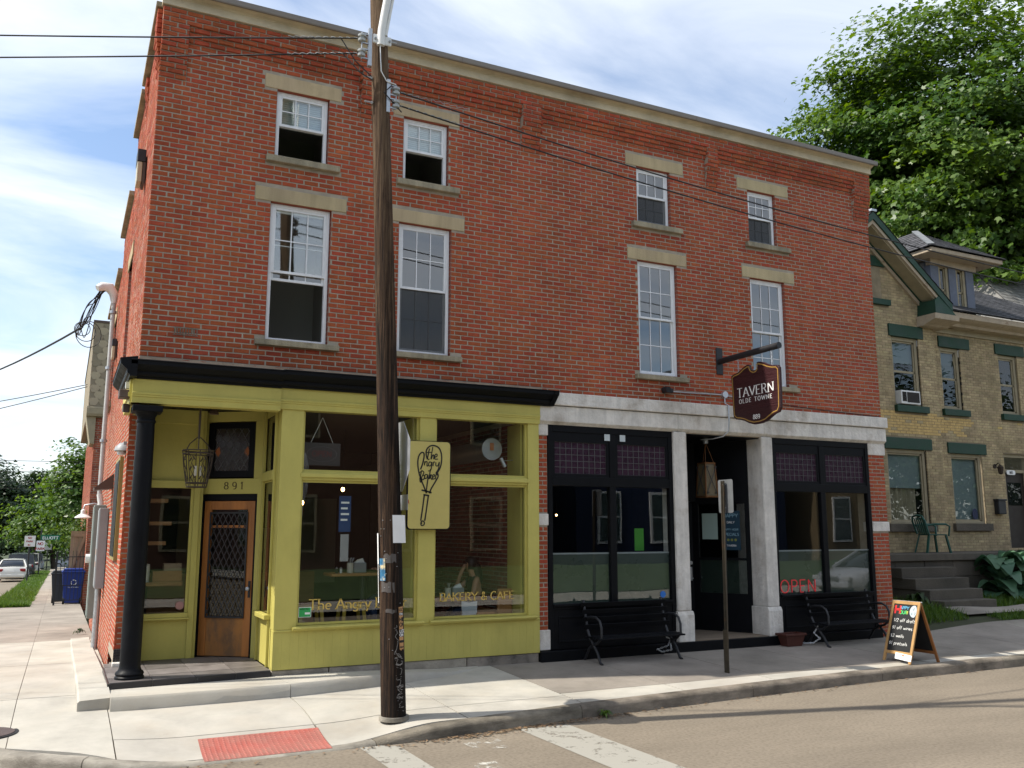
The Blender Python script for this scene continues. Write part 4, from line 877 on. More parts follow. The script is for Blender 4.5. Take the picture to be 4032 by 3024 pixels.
ps = thing('hanging_notice', 'blue and white notices hanging inside the left cafe window', 'notice', (2.66, .1, 2.1)); MB().box(2.56, .10, 1.93, 2.72, .104, 2.40).build('blue_sheet', M_sblue, ps); MB().box(2.59, .10, 1.55, 2.70, .104, 1.90).build('white_sheet', mat('grey_sheet', (.3, .3, .3), .7), ps)
tx = MB()
for i, s in enumerate(('THIRTY', 'MILE', 'LIMITS', 'DINE')): pass
for i in range(4): tx.box(2.585, .0975, 2.30-i*.075, 2.695-.02*(i % 2), .0995, 2.325-i*.075)
tx.build('print', M_printw, ps)
op = thing('hanging_open_board', 'dark bulb-lettered board hanging on strings in the left cafe transom', 'sign', (2.35, .2, 2.95)); MB().box(2.08, .2, 2.80, 2.58, .22, 3.10).build('board', mat('smoked_board', (.05, .045, .045), .4), op)
for q in ((2.18, 2.33), (2.48, 2.33)): MB().cyl((q[0], .21, 3.1), (q[1], .21, 3.44), .003, n=5).build('string', M_paper, op)
tx = MB(); text(tx, 'OPEN', lambda u, v, w_: (2.20+u, .198-w_, 2.92+v), .07, .008, space=1.); tx.build('lettering', mat('dull_red_bulbs', (.16, .02, .02), .5), op)
fr_ = MB()
for k in range(40):
    t = 2*math.pi*k/40; fr_.sphere((2.33+.2*math.cos(t), .197, 2.95+.10*math.sin(t)), .005, 6, 4)
fr_.build('bulb_dots', mat('dull_bulbs', (.2, .2, .2), .4), op)
tag(MB().cyl((.80, 1.505, .95), (.80, 1.512, .95), .055, n=20).build('round_sticker', mat('pink_sticker', (.42, .22, .2), .6)), 'round pinkish sticker low in the window beside the oak door', 'sticker')
cc = thing('security_camera', 'small silver camera on a bracket inside the right cafe transom', 'camera', (5.2, .3, 2.9)); MB().cyl((5.02, .3, 3.0), (5.08, .28, 2.87), .03, n=12).build('camera_body', M_alu, cc); MB().cyl((5.05, .3, 2.96), (5.24, .35, 2.98), .008, n=8).build('bracket', M_galv, cc)

# ------------------------------------------------------------------ tavern storefront (black) under the pale stone lintel
for a, b in ((5.47, 8.30), (8.304, 11.25), (11.254, 12.64)): B('ledge_stone', M_limestone, a, -.115, 3.785, b, .1, 3.975, bevel=.012)
for a, b in ((5.475, 7.97), (7.974, 9.74), (9.744, 12.62)):
    mb = MB(); mb.tint = random.random(); mb.extx([(.25, 3.50), (-.02, 3.50), (-.075, 3.545), (-.075, 3.775), (.25, 3.775)], a, b); mb.build('lintel_stone', M_limestone, bld, bevel=.008)
for a, b, z0, z1, y1 in ((5.465, 5.64, 3.335, 3.50, .2), (5.465, 5.64, 2.02, 2.19, .2), (5.455, 5.66, .27, .55, .2), (12.20, 12.625, 3.29, 3.50, .2), (12.205, 12.62, 1.93, 2.10, .2)): B('pier_block', M_limestone, a, -.025, z0, b, y1, z1, bevel=.012)
def post(a, b, y1):
    c = [(a, -.06), (b-.0, -.06), (b, y1), (a, y1)]; mb = MB(); mb.box(a, -.06, .72, b, y1, 3.50); p_ = mb.build('stone_post', M_limestone, bld, bevel=.02)
    mb = MB(); mb.extx([(-.085, .26), (-.085, .66), (-.06, .72), (y1+.0, .72), (y1+.0, .26)], a-.02, b+.03); mb.build('post_base', M_limestone, p_, bevel=.012)
post(7.885, 8.14, .30); post(9.685, 9.925, .42)
B('plinth', M_blk, 5.47, -.10, .08, 12.2, .05, .262, bevel=.01)
M_purple = glass('purple_leaded_glass', (.16, .08, .13), rough=.12); M_film = mat('frosted_film', (.045, .060, .05), .30, var=.1, vscale=2, spec=.5)
M_purp = mat('purple_pane', (.032, .012, .025), .3, var=.3, vscale=14, bump=.35, bscale=30, spec=.16)
def tavern_window(a, b):
    t = .075; xm = (a+b)/2
    mb = MB(); 
    for q in ((a, .27, a+t, 3.5), (b-t, .27, b, 3.5), (a+t, 3.40, b-t, 3.5), (a+t, 2.60, b-t, 2.74), (xm-.055, .90, xm+.055, 2.60), (xm-.05, 2.74, xm+.05, 3.40), (a+t, .82, b-t, .90)): mb.box(q[0], -.015, q[1], q[2], .07, q[3])
    f_ = mb.build('tavern_window', M_blk, bld, bevel=.006)
    mb = MB(); mb.box(a+t, .0, .27, b-t, .05, .82); mb.build('bulkhead_panel', M_blk, f_)
    mb = MB()
    for q in ((a+.16, .36, b-.16, .385), (a+.16, .70, b-.16, .725), (a+.16, .385, a+.185, .70), (b-.185, .385, b-.16, .70)): mb.box(q[0], -.012, q[1], q[2], .0, q[3])
    mb.build('panel_moulding', M_blk, f_, bevel=.004)
    B('sill', M_blk, a+t, -.045, .865, b-t, -.015, .90, parent=f_)
    for u0, u1 in ((a+t, xm-.055), (xm+.055, b-t)):
        p = MB(); p.quad((u0, .03, .90), (u1, .03, .90), (u1, .03, 2.60), (u0, .03, 2.60)); p.build('pane', M_glass2, f_)
        p = MB(); p.box(u0, .05, .90, u1, .06, 1.60); p.build('frosted_panel', M_film, f_)
        p = MB(); p.box(u0, .046, 1.60, u1, .064, 1.625); p.build('panel_rail', M_greym, f_)
        q0, q1 = u0+.045, u1-.045; z0, z1 = 2.785, 3.255
        mb = MB(); mb.box(u0, .0, 2.74, u1, .04, z0); mb.box(u0, .0, z1, u1, .04, 3.40); mb.box(u0, .0, z0, q0, .04, z1); mb.box(q1, .0, z0, u1, .04, z1); mb.build('leaded_sash', M_blk, f_)
        nx, nz = 9, 5; ld = MB()
        for i in range(nx):
            for j in range(nz):
                p = MB(); p.tint = random.random(); e = .0035; k = random.uniform(-.002, .002)
                p.quad((lerp(q0, q1, i/nx)+e, .022+k, lerp(z0, z1, j/nz)+e), (lerp(q0, q1, (i+1)/nx)-e, .022-k, lerp(z0, z1, j/nz)+e), (lerp(q0, q1, (i+1)/nx)-e, .022+k*.5, lerp(z0, z1, (j+1)/nz)-e), (lerp(q0, q1, i/nx)+e, .022-k*.5, lerp(z0, z1, (j+1)/nz)-e)); p.build('leaded_pane', M_purp, f_)
        for i in range(nx+1): ld.box(lerp(q0, q1, i/nx)-.0035, .016, z0, lerp(q0, q1, i/nx)+.0035, .026, z1)
        for j in range(nz+1): ld.box(q0, .0165, lerp(z0, z1, j/nz)-.0035, q1, .0255, lerp(z0, z1, j/nz)+.0035)
        ld.build('lead_came', M_lead, f_)
    return f_
tavern_window(5.64, 7.885); tavern_window(9.925, 12.20)
# tavern room
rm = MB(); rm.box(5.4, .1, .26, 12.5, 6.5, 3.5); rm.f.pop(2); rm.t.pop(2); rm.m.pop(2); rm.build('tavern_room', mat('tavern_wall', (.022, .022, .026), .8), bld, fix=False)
for x, lab in ((6.3, 'left'), (6.45, 'middle'), (6.62, 'right')):
    t = thing('candle_bulb', f'{lab} of the three small orange bulbs glowing in the left tavern window', 'lamp', (x, 1.5, 2.2)); MB().sphere((x, 1.5, 2.2), .016, 10, 6).build('bulb', MATS['lit_bulb'], t); MB().cyl((x, 1.5, 2.22), (x, 1.5, 3.4), .004, n=5).build('cord', M_wire, t)
# entrance
B('entrance_floor', mat('entrance_floor', (.20, .155, .11), .8, var=.2, vscale=5), 8.14, -.06, .20, 9.69, 1.3, .272, bevel=0)
B('entrance_ceiling', M_blk, 8.0, .02, 3.47, 9.8, 1.4, 3.50, bevel=0)
B('entrance_wall', M_blk, 8.02, .30, .26, 8.139, 1.35, 3.47, bevel=0)
td = MB().box(8.14, 1.12, .272, 8.30, 1.2, 3.47).build('door_surround', M_blk, bld); MB().box(8.30, 1.12, 2.45, 9.20, 1.2, 3.47).build('door_header', M_blk, bld)
dr = MB().box(8.305, 1.13, .285, 9.12, 1.18, 2.44).build('door', M_blk, bld, bevel=.006)
for q in ((8.42, .45, 8.98, 1.15), (8.42, 1.3, 8.98, 2.3)):
    mb = MB(); t = .03
    for e in ((q[0], q[1], q[2], q[1]+t), (q[0], q[3]-t, q[2], q[3]), (q[0], q[1]+t, q[0]+t, q[3]-t), (q[2]-t, q[1]+t, q[2], q[3]-t)): mb.box(e[0], 1.115, e[1], e[2], 1.13, e[3])
    mb.build('door_moulding', M_blk, dr, bevel=.004)
MB().box(9.015, 1.10, 1.10, 9.065, 1.13, 1.33).build('lock_plate', M_galv, dr, bevel=.006); MB().cyl((8.93, 1.07, 1.14), (9.05, 1.07, 1.14), .012, n=10).build('door_handle', M_galv, dr); MB().cyl((9.04, 1.09, 1.40), (9.04, 1.13, 1.40), .03, n=16).build('deadbolt', M_galv, dr)
MB().cyl((8.40, 1.10, 2.12), (8.40, 1.125, 2.12), .05, n=20).build('blue_sticker', M_sblue, dr)
ME = lambda u, v, w_: (9.20+u*.487, 1.16-u*.873+ (-.487*0), v) if False else (9.20+.487*u-.873*w_, 1.16-.873*u-.487*w_, v)
def EB(name, m, u0, v0, w0, u1, v1, w1, parent=None):
    mb = MB(); mb.prism([(u0, v0), (u1, v0), (u1, v1), (u0, v1)], lambda u, v, k: ME(u, v, w0+k), w1-w0); return mb.build(name, m, parent or bld)
ew = EB('angled_panel', M_blk, -.08, .272, -.05, .98, .9, 0); 
for q in ((-.08, .9, .06, 3.47), (.90, .9, .98, 3.47), (.06, 2.4, .90, 3.47), (.06, 1.45, .9, 1.49)): EB('panel_frame', M_blk, q[0], q[1], -.05, q[2], q[3], 0, ew)
EB('pane', M_glass2, .06, .9, -.03, .90, 2.4, -.027, ew); EB('frosted_panel', M_film, .06, .9, -.05, .90, 1.45, -.04, ew)
po = thing('window_poster', 'dark blue specials poster in the angled tavern entrance window', 'poster', tuple(ME(.62, 1.6, .01))); EB('sheet', mat('poster_blue', (.012, .045, .075), .5), .48, 1.62, -.026, .80, 2.28, -.022, po)
def pl(s, u, v, h, m=M_printw):
    tx = MB(); text(tx, s, lambda a, b, w_: ME(u+a, v+b, -.022+w_), h, h*.16, space=.7, align='c'); tx.build('lettering', m, po)
M_pale = mat('pale_blue_print', (.25, .42, .5), .6)
pl('HAPPY', .64, 2.17, .06, M_pale); pl('DAILY', .64, 2.07, .035); pl('HAPPY HOUR', .64, 1.95, .03, M_pale); pl('SPECIALS', .64, 1.86, .045, M_pale); pl('TAVERN', .64, 1.68, .03)
for k in range(4):
    d = MB(); d.prism([(.52+k*.065+.024*math.cos(a*.785), 1.79+.024*math.sin(a*.785)) for a in range(8)], lambda u, v, w_: ME(u, v, -.0218+w_), .001); d.build('print_dot', mat('olive_print', (.22, .25, .06), .6), po)
mb = MB(); mb.prism([(.12, 1.80), (.40, 1.80), (.40, 2.24), (.12, 2.24)], lambda u, v, k: ME(u, v, -.026+k), .004); tag(mb.build('pinned_notice', mat('pale_green_paper', (.32, .42, .38), .8)), 'pale green paper notice beside the blue poster in the tavern entrance', 'notice')
# OPEN neon in the right window, and stickers
on = thing('neon_open_sign', 'red neon OPEN sign low in the right tavern window', 'sign', (10.2, .02, 1.0)); tx = MB(); text(tx, 'OPEN', lambda u, v, w_: (10.03+u, .026-w_, .93+v), .20, .016, space=1.5, depth=.006); tx.build('neon_tube', mat('red_neon', (.45, .03, .04), .4, emit=((1, .05, .06), .10)), on)
tag(MB().cyl((7.66, .02, .98), (7.66, .028, .98), .05, n=20).build('blue_sticker', mat('blue_sticker', (.03, .17, .55), .5)), 'round blue sticker in the lower right corner of the left tavern window', 'sticker')
gn = thing('green_notice', 'bright green notice inside the left tavern window above the frosted panel', 'notice', (7.3, .2, 1.7)); MB().box(7.28, .2, 1.64, 7.45, .204, 1.98).build('sheet', mat('lime_paper', (.06, .27, .02), .7), gn)
for i, x in enumerate((6.62, 6.90)):
    tag(MB().box(x, -.0165, 3.30, x+.10, -.0152, 3.40).build('window_sticker', mat('pale_sticker', (.5, .55, .56), .6)), ('left', 'right')[i]+' of two pale stickers at the top of the left tavern window', 'sticker')
# ------------------------------------------------------------------ utility pole and what hangs on it
PB = Vector((2.52, -2.36, .03)); PT = Vector((2.09, -2.30, 9.9))
def polep(z): return PB.lerp(PT, (z-PB.z)/(PT.z-PB.z))
def poler(z): return lerp(.130, .086, (z-.03)/9.9)
def polemat():
    m = bpy.data.materials.new('weathered_pole_wood'); m.use_nodes = True; t = m.node_tree; b = t.nodes['Principled BSDF']; b.inputs['Roughness'].default_value = .85; b.inputs['Specular IOR Level'].default_value = .2
    tc = N(t, 'ShaderNodeTexCoord'); mp_ = N(t, 'ShaderNodeMapping'); mp_.inputs['Scale'].default_value = (42, 42, 1.1); L(t, tc, 'Object', mp_, 0)
    n1_ = N(t, 'ShaderNodeTexNoise', i_Scale=1.0, i_Detail=12.0, i_Roughness=.78, i_Distortion=.3); L(t, mp_, 0, n1_, 'Vector')
    sp = N(t, 'ShaderNodeSeparateXYZ'); L(t, tc, 'Object', sp, 0)
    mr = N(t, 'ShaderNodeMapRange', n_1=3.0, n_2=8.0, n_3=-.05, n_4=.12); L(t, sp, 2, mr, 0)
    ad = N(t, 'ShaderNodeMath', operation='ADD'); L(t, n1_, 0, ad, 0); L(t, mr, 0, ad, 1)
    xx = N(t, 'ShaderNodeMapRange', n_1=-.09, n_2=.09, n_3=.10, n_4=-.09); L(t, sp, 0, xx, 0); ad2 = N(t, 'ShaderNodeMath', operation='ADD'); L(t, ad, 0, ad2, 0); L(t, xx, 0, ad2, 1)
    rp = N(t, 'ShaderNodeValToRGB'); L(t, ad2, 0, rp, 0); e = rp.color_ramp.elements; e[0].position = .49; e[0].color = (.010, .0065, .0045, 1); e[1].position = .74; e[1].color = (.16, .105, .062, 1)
    k = e.new(.56); k.color = (.032, .018, .011, 1); k = e.new(.64); k.color = (.082, .048, .027, 1)
    L(t, rp, 0, b, 'Base Color'); bp = N(t, 'ShaderNodeBump', i_Strength=1.0, i_Distance=.03); L(t, n1_, 0, bp, 'Height'); L(t, bp, 0, b, 'Normal')
    return m
up = thing('utility_pole', 'tall dark weathered wooden utility pole standing at the kerb', 'pole', tuple(PB))
zz = np.linspace(.03, 9.9, 40); mb = MB(); n = 24; vs = []
for i, z in enumerate(zz):
    c = polep(z); r = poler(z)
    for k in range(n): t = 2*math.pi*k/n; rr = r*(1+.025*math.sin(3*t+z*.6)+random.uniform(-.008, .008)); vs.append((c.x+rr*math.cos(t), c.y+rr*math.sin(t), z))
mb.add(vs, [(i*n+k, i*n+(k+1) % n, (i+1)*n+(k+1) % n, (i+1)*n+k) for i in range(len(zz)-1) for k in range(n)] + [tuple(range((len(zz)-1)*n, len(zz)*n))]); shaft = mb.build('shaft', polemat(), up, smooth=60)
MB().cyl((2.52, -2.36, .02), (2.52, -2.36, .062), .155, n=32).build('concrete_collar', M_kerb, up, smooth=40)
def onpole(z, ang, r=0.): c = polep(z); q = poler(z)+r; return Vector((c.x+q*math.cos(ang), c.y+q*math.sin(ang), z))
def wrap(z0, z1, a0, a1, lift, bulge=0., n=6, jag=0.):
    """sheet of paper bent round the pole"""
    mb = MB(); m = 6; vs = []
    for j in range(m+1):
        for i in range(n+1):
            z = lerp(z0, z1, j/m); a = lerp(a0, a1, i/n); e = lift+bulge*((i/n)**2); p = onpole(z+(random.uniform(-jag, jag) if j in (0, m) else 0), a, e); vs.append(tuple(p))
    mb.add(vs, [(j*(n+1)+i, j*(n+1)+i+1, (j+1)*(n+1)+i+1, (j+1)*(n+1)+i) for j in range(m) for i in range(n)]); return mb
FA = math.atan2(-9.2, -3.2)    # the side of the pole that faces the viewer
for lab, z0, z1, a0, a1, l, b, m in (('white flyer curling off the right side of the utility pole', 1.82, 2.11, .25, 1.25, .006, .045, M_paper), ('narrow white flyer flapping on the left side of the pole above the blue card', 1.60, 1.92, -1.55, -1.15, .012, .0, M_paper),
        ('long white flyer hanging at the left edge of the pole beneath the blue card', 1.20, 1.62, -1.75, -1.30, .010, .0, M_paper), ('small blue picture card stapled to the left of the pole', 1.43, 1.66, -1.05, -.45, .006, .0, mat('blue_card', (.03, .16, .30), .6, var=.5, vscale=25, col2=(.5, .42, .25), spots=(.5, .62)))):
    f_ = wrap(z0, z1, FA+a0, FA+a1, l, b); tag(f_.build('flyer', m), lab, 'flyer', 'papers stapled to the utility pole')
of = thing('gig_poster', 'narrow orange and black gig poster low on the right of the pole', 'poster', tuple(onpole(.95, FA+.9, .01)), group='papers stapled to the utility pole'); wrap(.73, 1.16, FA+.62, FA+1.12, .004, jag=.01).build('sheet', mat('orange_paper', (.48, .26, .11), .8, var=.1), of)
def poletext(s, z, h, a, m, parent):
    tx = MB(); text(tx, s, lambda u, v, w_: tuple(onpole(z+v, FA+a+u/.125, .0055+w_)), h, h*.22, space=.7, depth=.0008); tx.build('lettering', m, parent)
for z0, z1 in ((1.075, 1.105), (.86, .935), (.80, .825)): wrap(z0, z1, FA+.63, FA+1.11, .005).build('printed_band', M_printk, of)
for s, z, h, m in (('OC', 1.12, .025, M_printk), ('2210', 1.08, .018, M_paper), ('HIP', 1.015, .04, M_printk), ('ON', .965, .035, M_printk), ('LOC', .902, .028, M_paper), ('ON', .865, .026, M_paper), ('doors', .75, .02, M_printk)): poletext(s, z, h, .66, m, of)
# scratched graffiti
gf = MB(); q = []
z = .72
while z > .12:
    q.append((random.uniform(-.04, .05), z)); z -= random.uniform(-.012, .03)
ribbon(gf, q, lambda d: .004, lambda u, v, w_: tuple(onpole(v, FA+.55+u/.13, .003+w_)), .0006)
z = .98; q = []
while z > .55:
    q.append((random.uniform(-.035, .02), z)); z -= random.uniform(-.01, .03)
ribbon(gf, q, lambda d: .004, lambda u, v, w_: tuple(onpole(v, FA+.40+u/.13, .003+w_)), .0006); gf.build('scratched_graffiti', mat('grey_scratch', (.32, .30, .28), .9), up)
for i in range(26):
    z = random.uniform(.7, 2.1); a = FA+random.uniform(-1.3, 1.3); p = onpole(z, a, 0); o = onpole(z, a, .006); MB().bar(p, o, .012, .004).build('staple', M_galv, up)
for z0, z1, a0, a1 in ((1.62, 1.70, -.6, .5), (1.32, 1.42, -.9, .3), (1.1, 1.14, -.5, .4)): wrap(z0, z1, FA+a0, FA+a1, .003, jag=.012).build('torn_tape', mat('clear_tape', (.10, .09, .085), .25), up)
# insulator racks
M_porc = mat('grey_porcelain', (.34, .35, .34), .25, spec=.6)
def rack(x, y, zt, zb, s, lab):
    t = thing('insulator_rack', lab, 'insulator', (x, y, (zt+zb)/2), group='insulator racks on the utility pole')
    MB().box(x-.022, y-.02, zb, x+.022, y+.02, zt).build('steel_channel', M_galv, t, bevel=.004)
    xi = x+s*.095; zs_ = [lerp(zb, zt, .30), lerp(zb, zt, .70)]
    MB().cyl((xi, y, zs_[0]-.07), (xi, y, zs_[1]+.07), .007, n=8).build('rod', M_galv, t)
    for z in zs_:
        MB().lathe([(.02, -.045), (.042, -.04), (.045, -.015), (.026, -.008), (.026, .008), (.045, .015), (.046, .035), (.03, .047)], (xi, y, z), 18).build('insulator', M_porc, t, smooth=40)
        for dz in (-.055, .055): MB().box(min(x, xi), y-.012, z+dz-.006, max(x, xi)+.0, y+.012, z+dz+.006).build('bracket_arm', M_galv, t)
    return [(xi, y, z) for z in zs_]
LA = rack(2.055, -2.40, 7.61, 7.15, -1, 'grey steel rack with two insulators on the left of the pole'); RA = rack(2.285, -2.40, 7.04, 6.64, 1, 'grey steel rack with two insulators on the right of the pole, lower')
for z, s in ((7.55, 1), (6.98, 1), (6.75, -1), (7.05, -1)):
    c = polep(z); MB().cyl((c.x-s*.02, c.y-.02, z), (c.x+s*.20, c.y-.02, z), .009, n=8).build('through_bolt', M_galv, up); MB().cyl((c.x+s*.105, c.y-.02, z), (c.x+s*.12, c.y-.02, z), .02, n=6).build('bolt_nut', M_galv, up)
# street-lamp arm
al = thing('street_lamp', 'white street lamp arm clamped to the top of the utility pole', 'street lamp', tuple(polep(7.55)))
c = polep(7.55); MB().tube([(c.x-.02, c.y-.115, 7.42), (c.x-.015, c.y-.125, 7.6), (c.x+.01, c.y-.16, 7.85), (c.x+.07, c.y-.25, 8.35), (c.x+.16, c.y-.5, 9.0), (c.x+.25, c.y-1.1, 9.55), (c.x+.3, c.y-2.0, 9.8)], [.045, .045, .043, .04, .036, .032, .03], 14).build('arm', M_whitem, al, smooth=50)
MB().tube([(c.x+.035, c.y-.13, 7.55), (c.x+.10, c.y-.18, 8.05), (c.x+.17, c.y-.26, 8.55), (c.x+.24, c.y-.55, 9.2)], .017, 10).build('brace', M_whitem, al, smooth=50)
MB().box(c.x-.11, c.y-.118, 7.44, c.x+.11, c.y-.09, 7.55).build('clamp_plate', M_whitem, al, bevel=.012)
for s in (-1, 1): MB().cyl((c.x+s*.085, c.y-.135, 7.49), (c.x+s*.085, c.y-.10, 7.49), .014, n=6).build('clamp_bolt', M_greym, al)
MB().lathe([(.05, 0), (.14, .02), (.16, .08), (.10, .14), (.02, .16)], (c.x+.32, c.y-2.2, 9.72), 20).build('lamp_head', M_greym, al, smooth=40)
MB().tube([(c.x-.03, c.y-.13, 7.42), (c.x-.025, c.y-.14, 7.25), (c.x-.01, c.y-.13, 7.1), (c.x+.06, c.y-.12, 7.0), (2.37, -2.42, 6.99)], .006, 6).build('lamp_cable', M_whitem, al)
# overhead wires
def wire(name, lab, a, b, sag, r=.009, n=24, grp='overhead wires', m=None):
    a = Vector(a); b = Vector(b); pts = [a.lerp(b, i/n)-Vector((0, 0, sag*4*(i/n)*(1-i/n))) for i in range(n+1)]
    return tag(MB().tube(pts, r, 6).build(name, m or M_wire), lab, 'wire', grp)
wire('overhead_wire', 'upper of the two wires running left from the pole', LA[1], (-12.5, 3.9, 7.5), .12); wire('overhead_wire', 'lower of the two wires running left from the pole', LA[0], (-12.5, 4.6, 7.35), .12)
wire('overhead_wire', 'upper of the two wires running right across the brick front', RA[1], (30, -2.4, 6.95), .75, n=40); wire('overhead_wire', 'lower of the two wires running right across the brick front', RA[0], (30, -2.4, 6.75), .78, n=40)
tw_ = MB()
for k, (p, q) in enumerate(((LA[1], (1.2, -2.07, 7.47)), (LA[0], (1.2, -2.05, 7.27)), (RA[1], (3.3, -2.4, 6.90)), (RA[0], (3.3, -2.4, 6.68)))):
    tw_ = MB(); a, b = Vector(p), Vector(q); tw_.tube([a.lerp(b, i/30)+Vector((0, .009*math.sin(i*2.1), .009*math.cos(i*2.1))) for i in range(31)], .004, 5); tag(tw_.build('wire_splice', M_greym), ('spiral splice on the upper left wire at the pole', 'spiral splice on the lower left wire at the pole', 'spiral splice on the upper right wire at the pole', 'spiral splice on the lower right wire at the pole')[k], 'wire', 'overhead wires')
for k, (a, b, c_) in enumerate((((1.75, -2.3, 7.46), (1.9, -2.36, 7.2), (2.08, -2.42, 7.02)), ((1.78, -2.31, 7.27), (1.95, -2.4, 7.05), (2.09, -2.42, 6.98)), ((2.32, -2.42, 6.97), (2.22, -2.45, 6.85), (2.45, -2.4, 6.68)))):
    tag(MB().tube([a, b, c_], .007, 6).build('jumper_wire', M_wire), ('black jumper wire under the upper left insulator', 'black jumper wire under the lower left insulator', 'black jumper wire looping under the right insulators')[k], 'wire', 'overhead wires')
wire('service_wire', 'thick service cable sagging left from the loops at the service mast', (-.62, 8.3, 6.05), (-9.5, 46, 10.2), .9, .022)
for k, (a, b) in enumerate((((-.30, 20.2, 6.62), (-8, 24, 5.2)), ((-.30, 20.2, 6.55), (-8, 24, 4.6)), ((6, 40, 5.55), (-24, 40, 5.4)), ((6, 40, 5.0), (-24, 40, 4.85)), ((6, 40, 4.5), (-24, 40, 4.3)), ((6, 40, 4.2), (-24, 40, 3.95)))):
    wire('far_wire', ('upper thin wire reaching the shingled building', 'lower thin wire reaching the shingled building', 'topmost of the level wires before the left trees', 'second level wire from the top before the left trees', 'third level wire from the top before the left trees', 'lowest level wire before the left trees')[k], a, b, .1, .014)
# stop sign and plate on the pole, seen from behind
ss = thing('stop_sign', 'octagonal stop sign seen edge-on from its bare metal back, on the pole', 'road sign', (2.56, -2.25, 2.74)); oc = [(.381/math.cos(R(22.5))*math.cos(R(22.5+45*k)), .381/math.cos(R(22.5))*math.sin(R(22.5+45*k))) for k in range(8)]
MSS = lambda u, v, w_: (2.562+w_, -2.20+u, 2.745+v)
MB().prism(oc, MSS, .003).build('sheet', M_alu, ss); MB().prism([(u*.985, v*.985) for u, v in oc], lambda u, v, w_: MSS(u, v, .0032+w_), .001).build('white_face', M_printw, ss); MB().prism([(u*.94, v*.94) for u, v in oc], lambda u, v, w_: MSS(u, v, .0044+w_), .001).build('red_face', mat('stop_red', (.45, .01, .015), .4), ss)
tx = MB(); text(tx, 'STOP', lambda u, v, w_: (2.5676+w_, -2.20+u, 2.645+v), .20, .036, space=.9, align='c'); tx.build('lettering', M_printw, ss)
sp = thing('small_sign_plate', 'small grey rectangular sign plate below the stop sign on the pole', 'road sign', (2.6, -2.42, 2.2)); MB().box(2.588, -2.47, 2.165, 2.591, -2.20, 2.33).build('sheet', M_alu, sp, bevel=.001); MB().box(2.5915, -2.46, 2.175, 2.5925, -2.21, 2.32).build('white_face', M_printw, sp)
tx = MB(); text(tx, 'ALL WAY', lambda u, v, w_: (2.593+w_, -2.335+u, 2.225+v), .05, .008, space=.8, align='c'); tx.build('lettering', mat('sign_red', (.4, .01, .01), .5), sp)

# ------------------------------------------------------------------ signs on the building
ws = thing('bakery_sign', 'yellow-green board with a black whisk drawing between the two cafe windows', 'sign', (3.73, -.1, 2.5))
sx0, sx1, sz0, sz1 = 3.435, 4.035, 1.972, 3.150
def rrect(x0, x1, z0, z1, r, n=5):
    o = []
    for cx, cz, a in ((x1-r, z1-r, 0), (x0+r, z1-r, 90), (x0+r, z0+r, 180), (x1-r, z0+r, 270)): o += [(cx+r*math.cos(R(a+90*i/n)), cz+r*math.sin(R(a+90*i/n))) for i in range(n+1)]
    return o
MB().prism(rrect(sx0-.008, sx1+.014, sz0-.012, sz1+.008, .05), lambda u, v, w_: (u, -.125+w_, v), .055).build('board_edge', M_blk, ws); MB().prism(rrect(sx0, sx1, sz0, sz1, .045), lambda u, v, w_: (u, -.130+w_, v), .006).build('board_face', mat('sign_yellow', (.50, .42, .13), .5, var=.04), ws)
for x in (3.66, 3.80): MB().box(x-.02, -.07, 2.0, x+.02, -.045, 3.1).build('batten', M_blk, ws)
def WS(x, y): return (sx0+(x-690)/248*(sx1-sx0), sz0+(802-y)/522*(sz1-sz0))
def cat_(pts, n=6):
    out = []
    for i in range(len(pts)-1):
        p0, p1, p2, p3 = pts[max(0, i-1)], pts[i], pts[i+1], pts[min(len(pts)-1, i+2)]
        for k in range(n):
            t = k/n; out.append(tuple(.5*((2*p1[d])+(-p0[d]+p2[d])*t+(2*p0[d]-5*p1[d]+4*p2[d]-p3[d])*t*t+(-p0[d]+3*p1[d]-3*p2[d]+p3[d])*t**3) for d in (0, 1)))
    return out+[pts[-1]]
wk = MB()
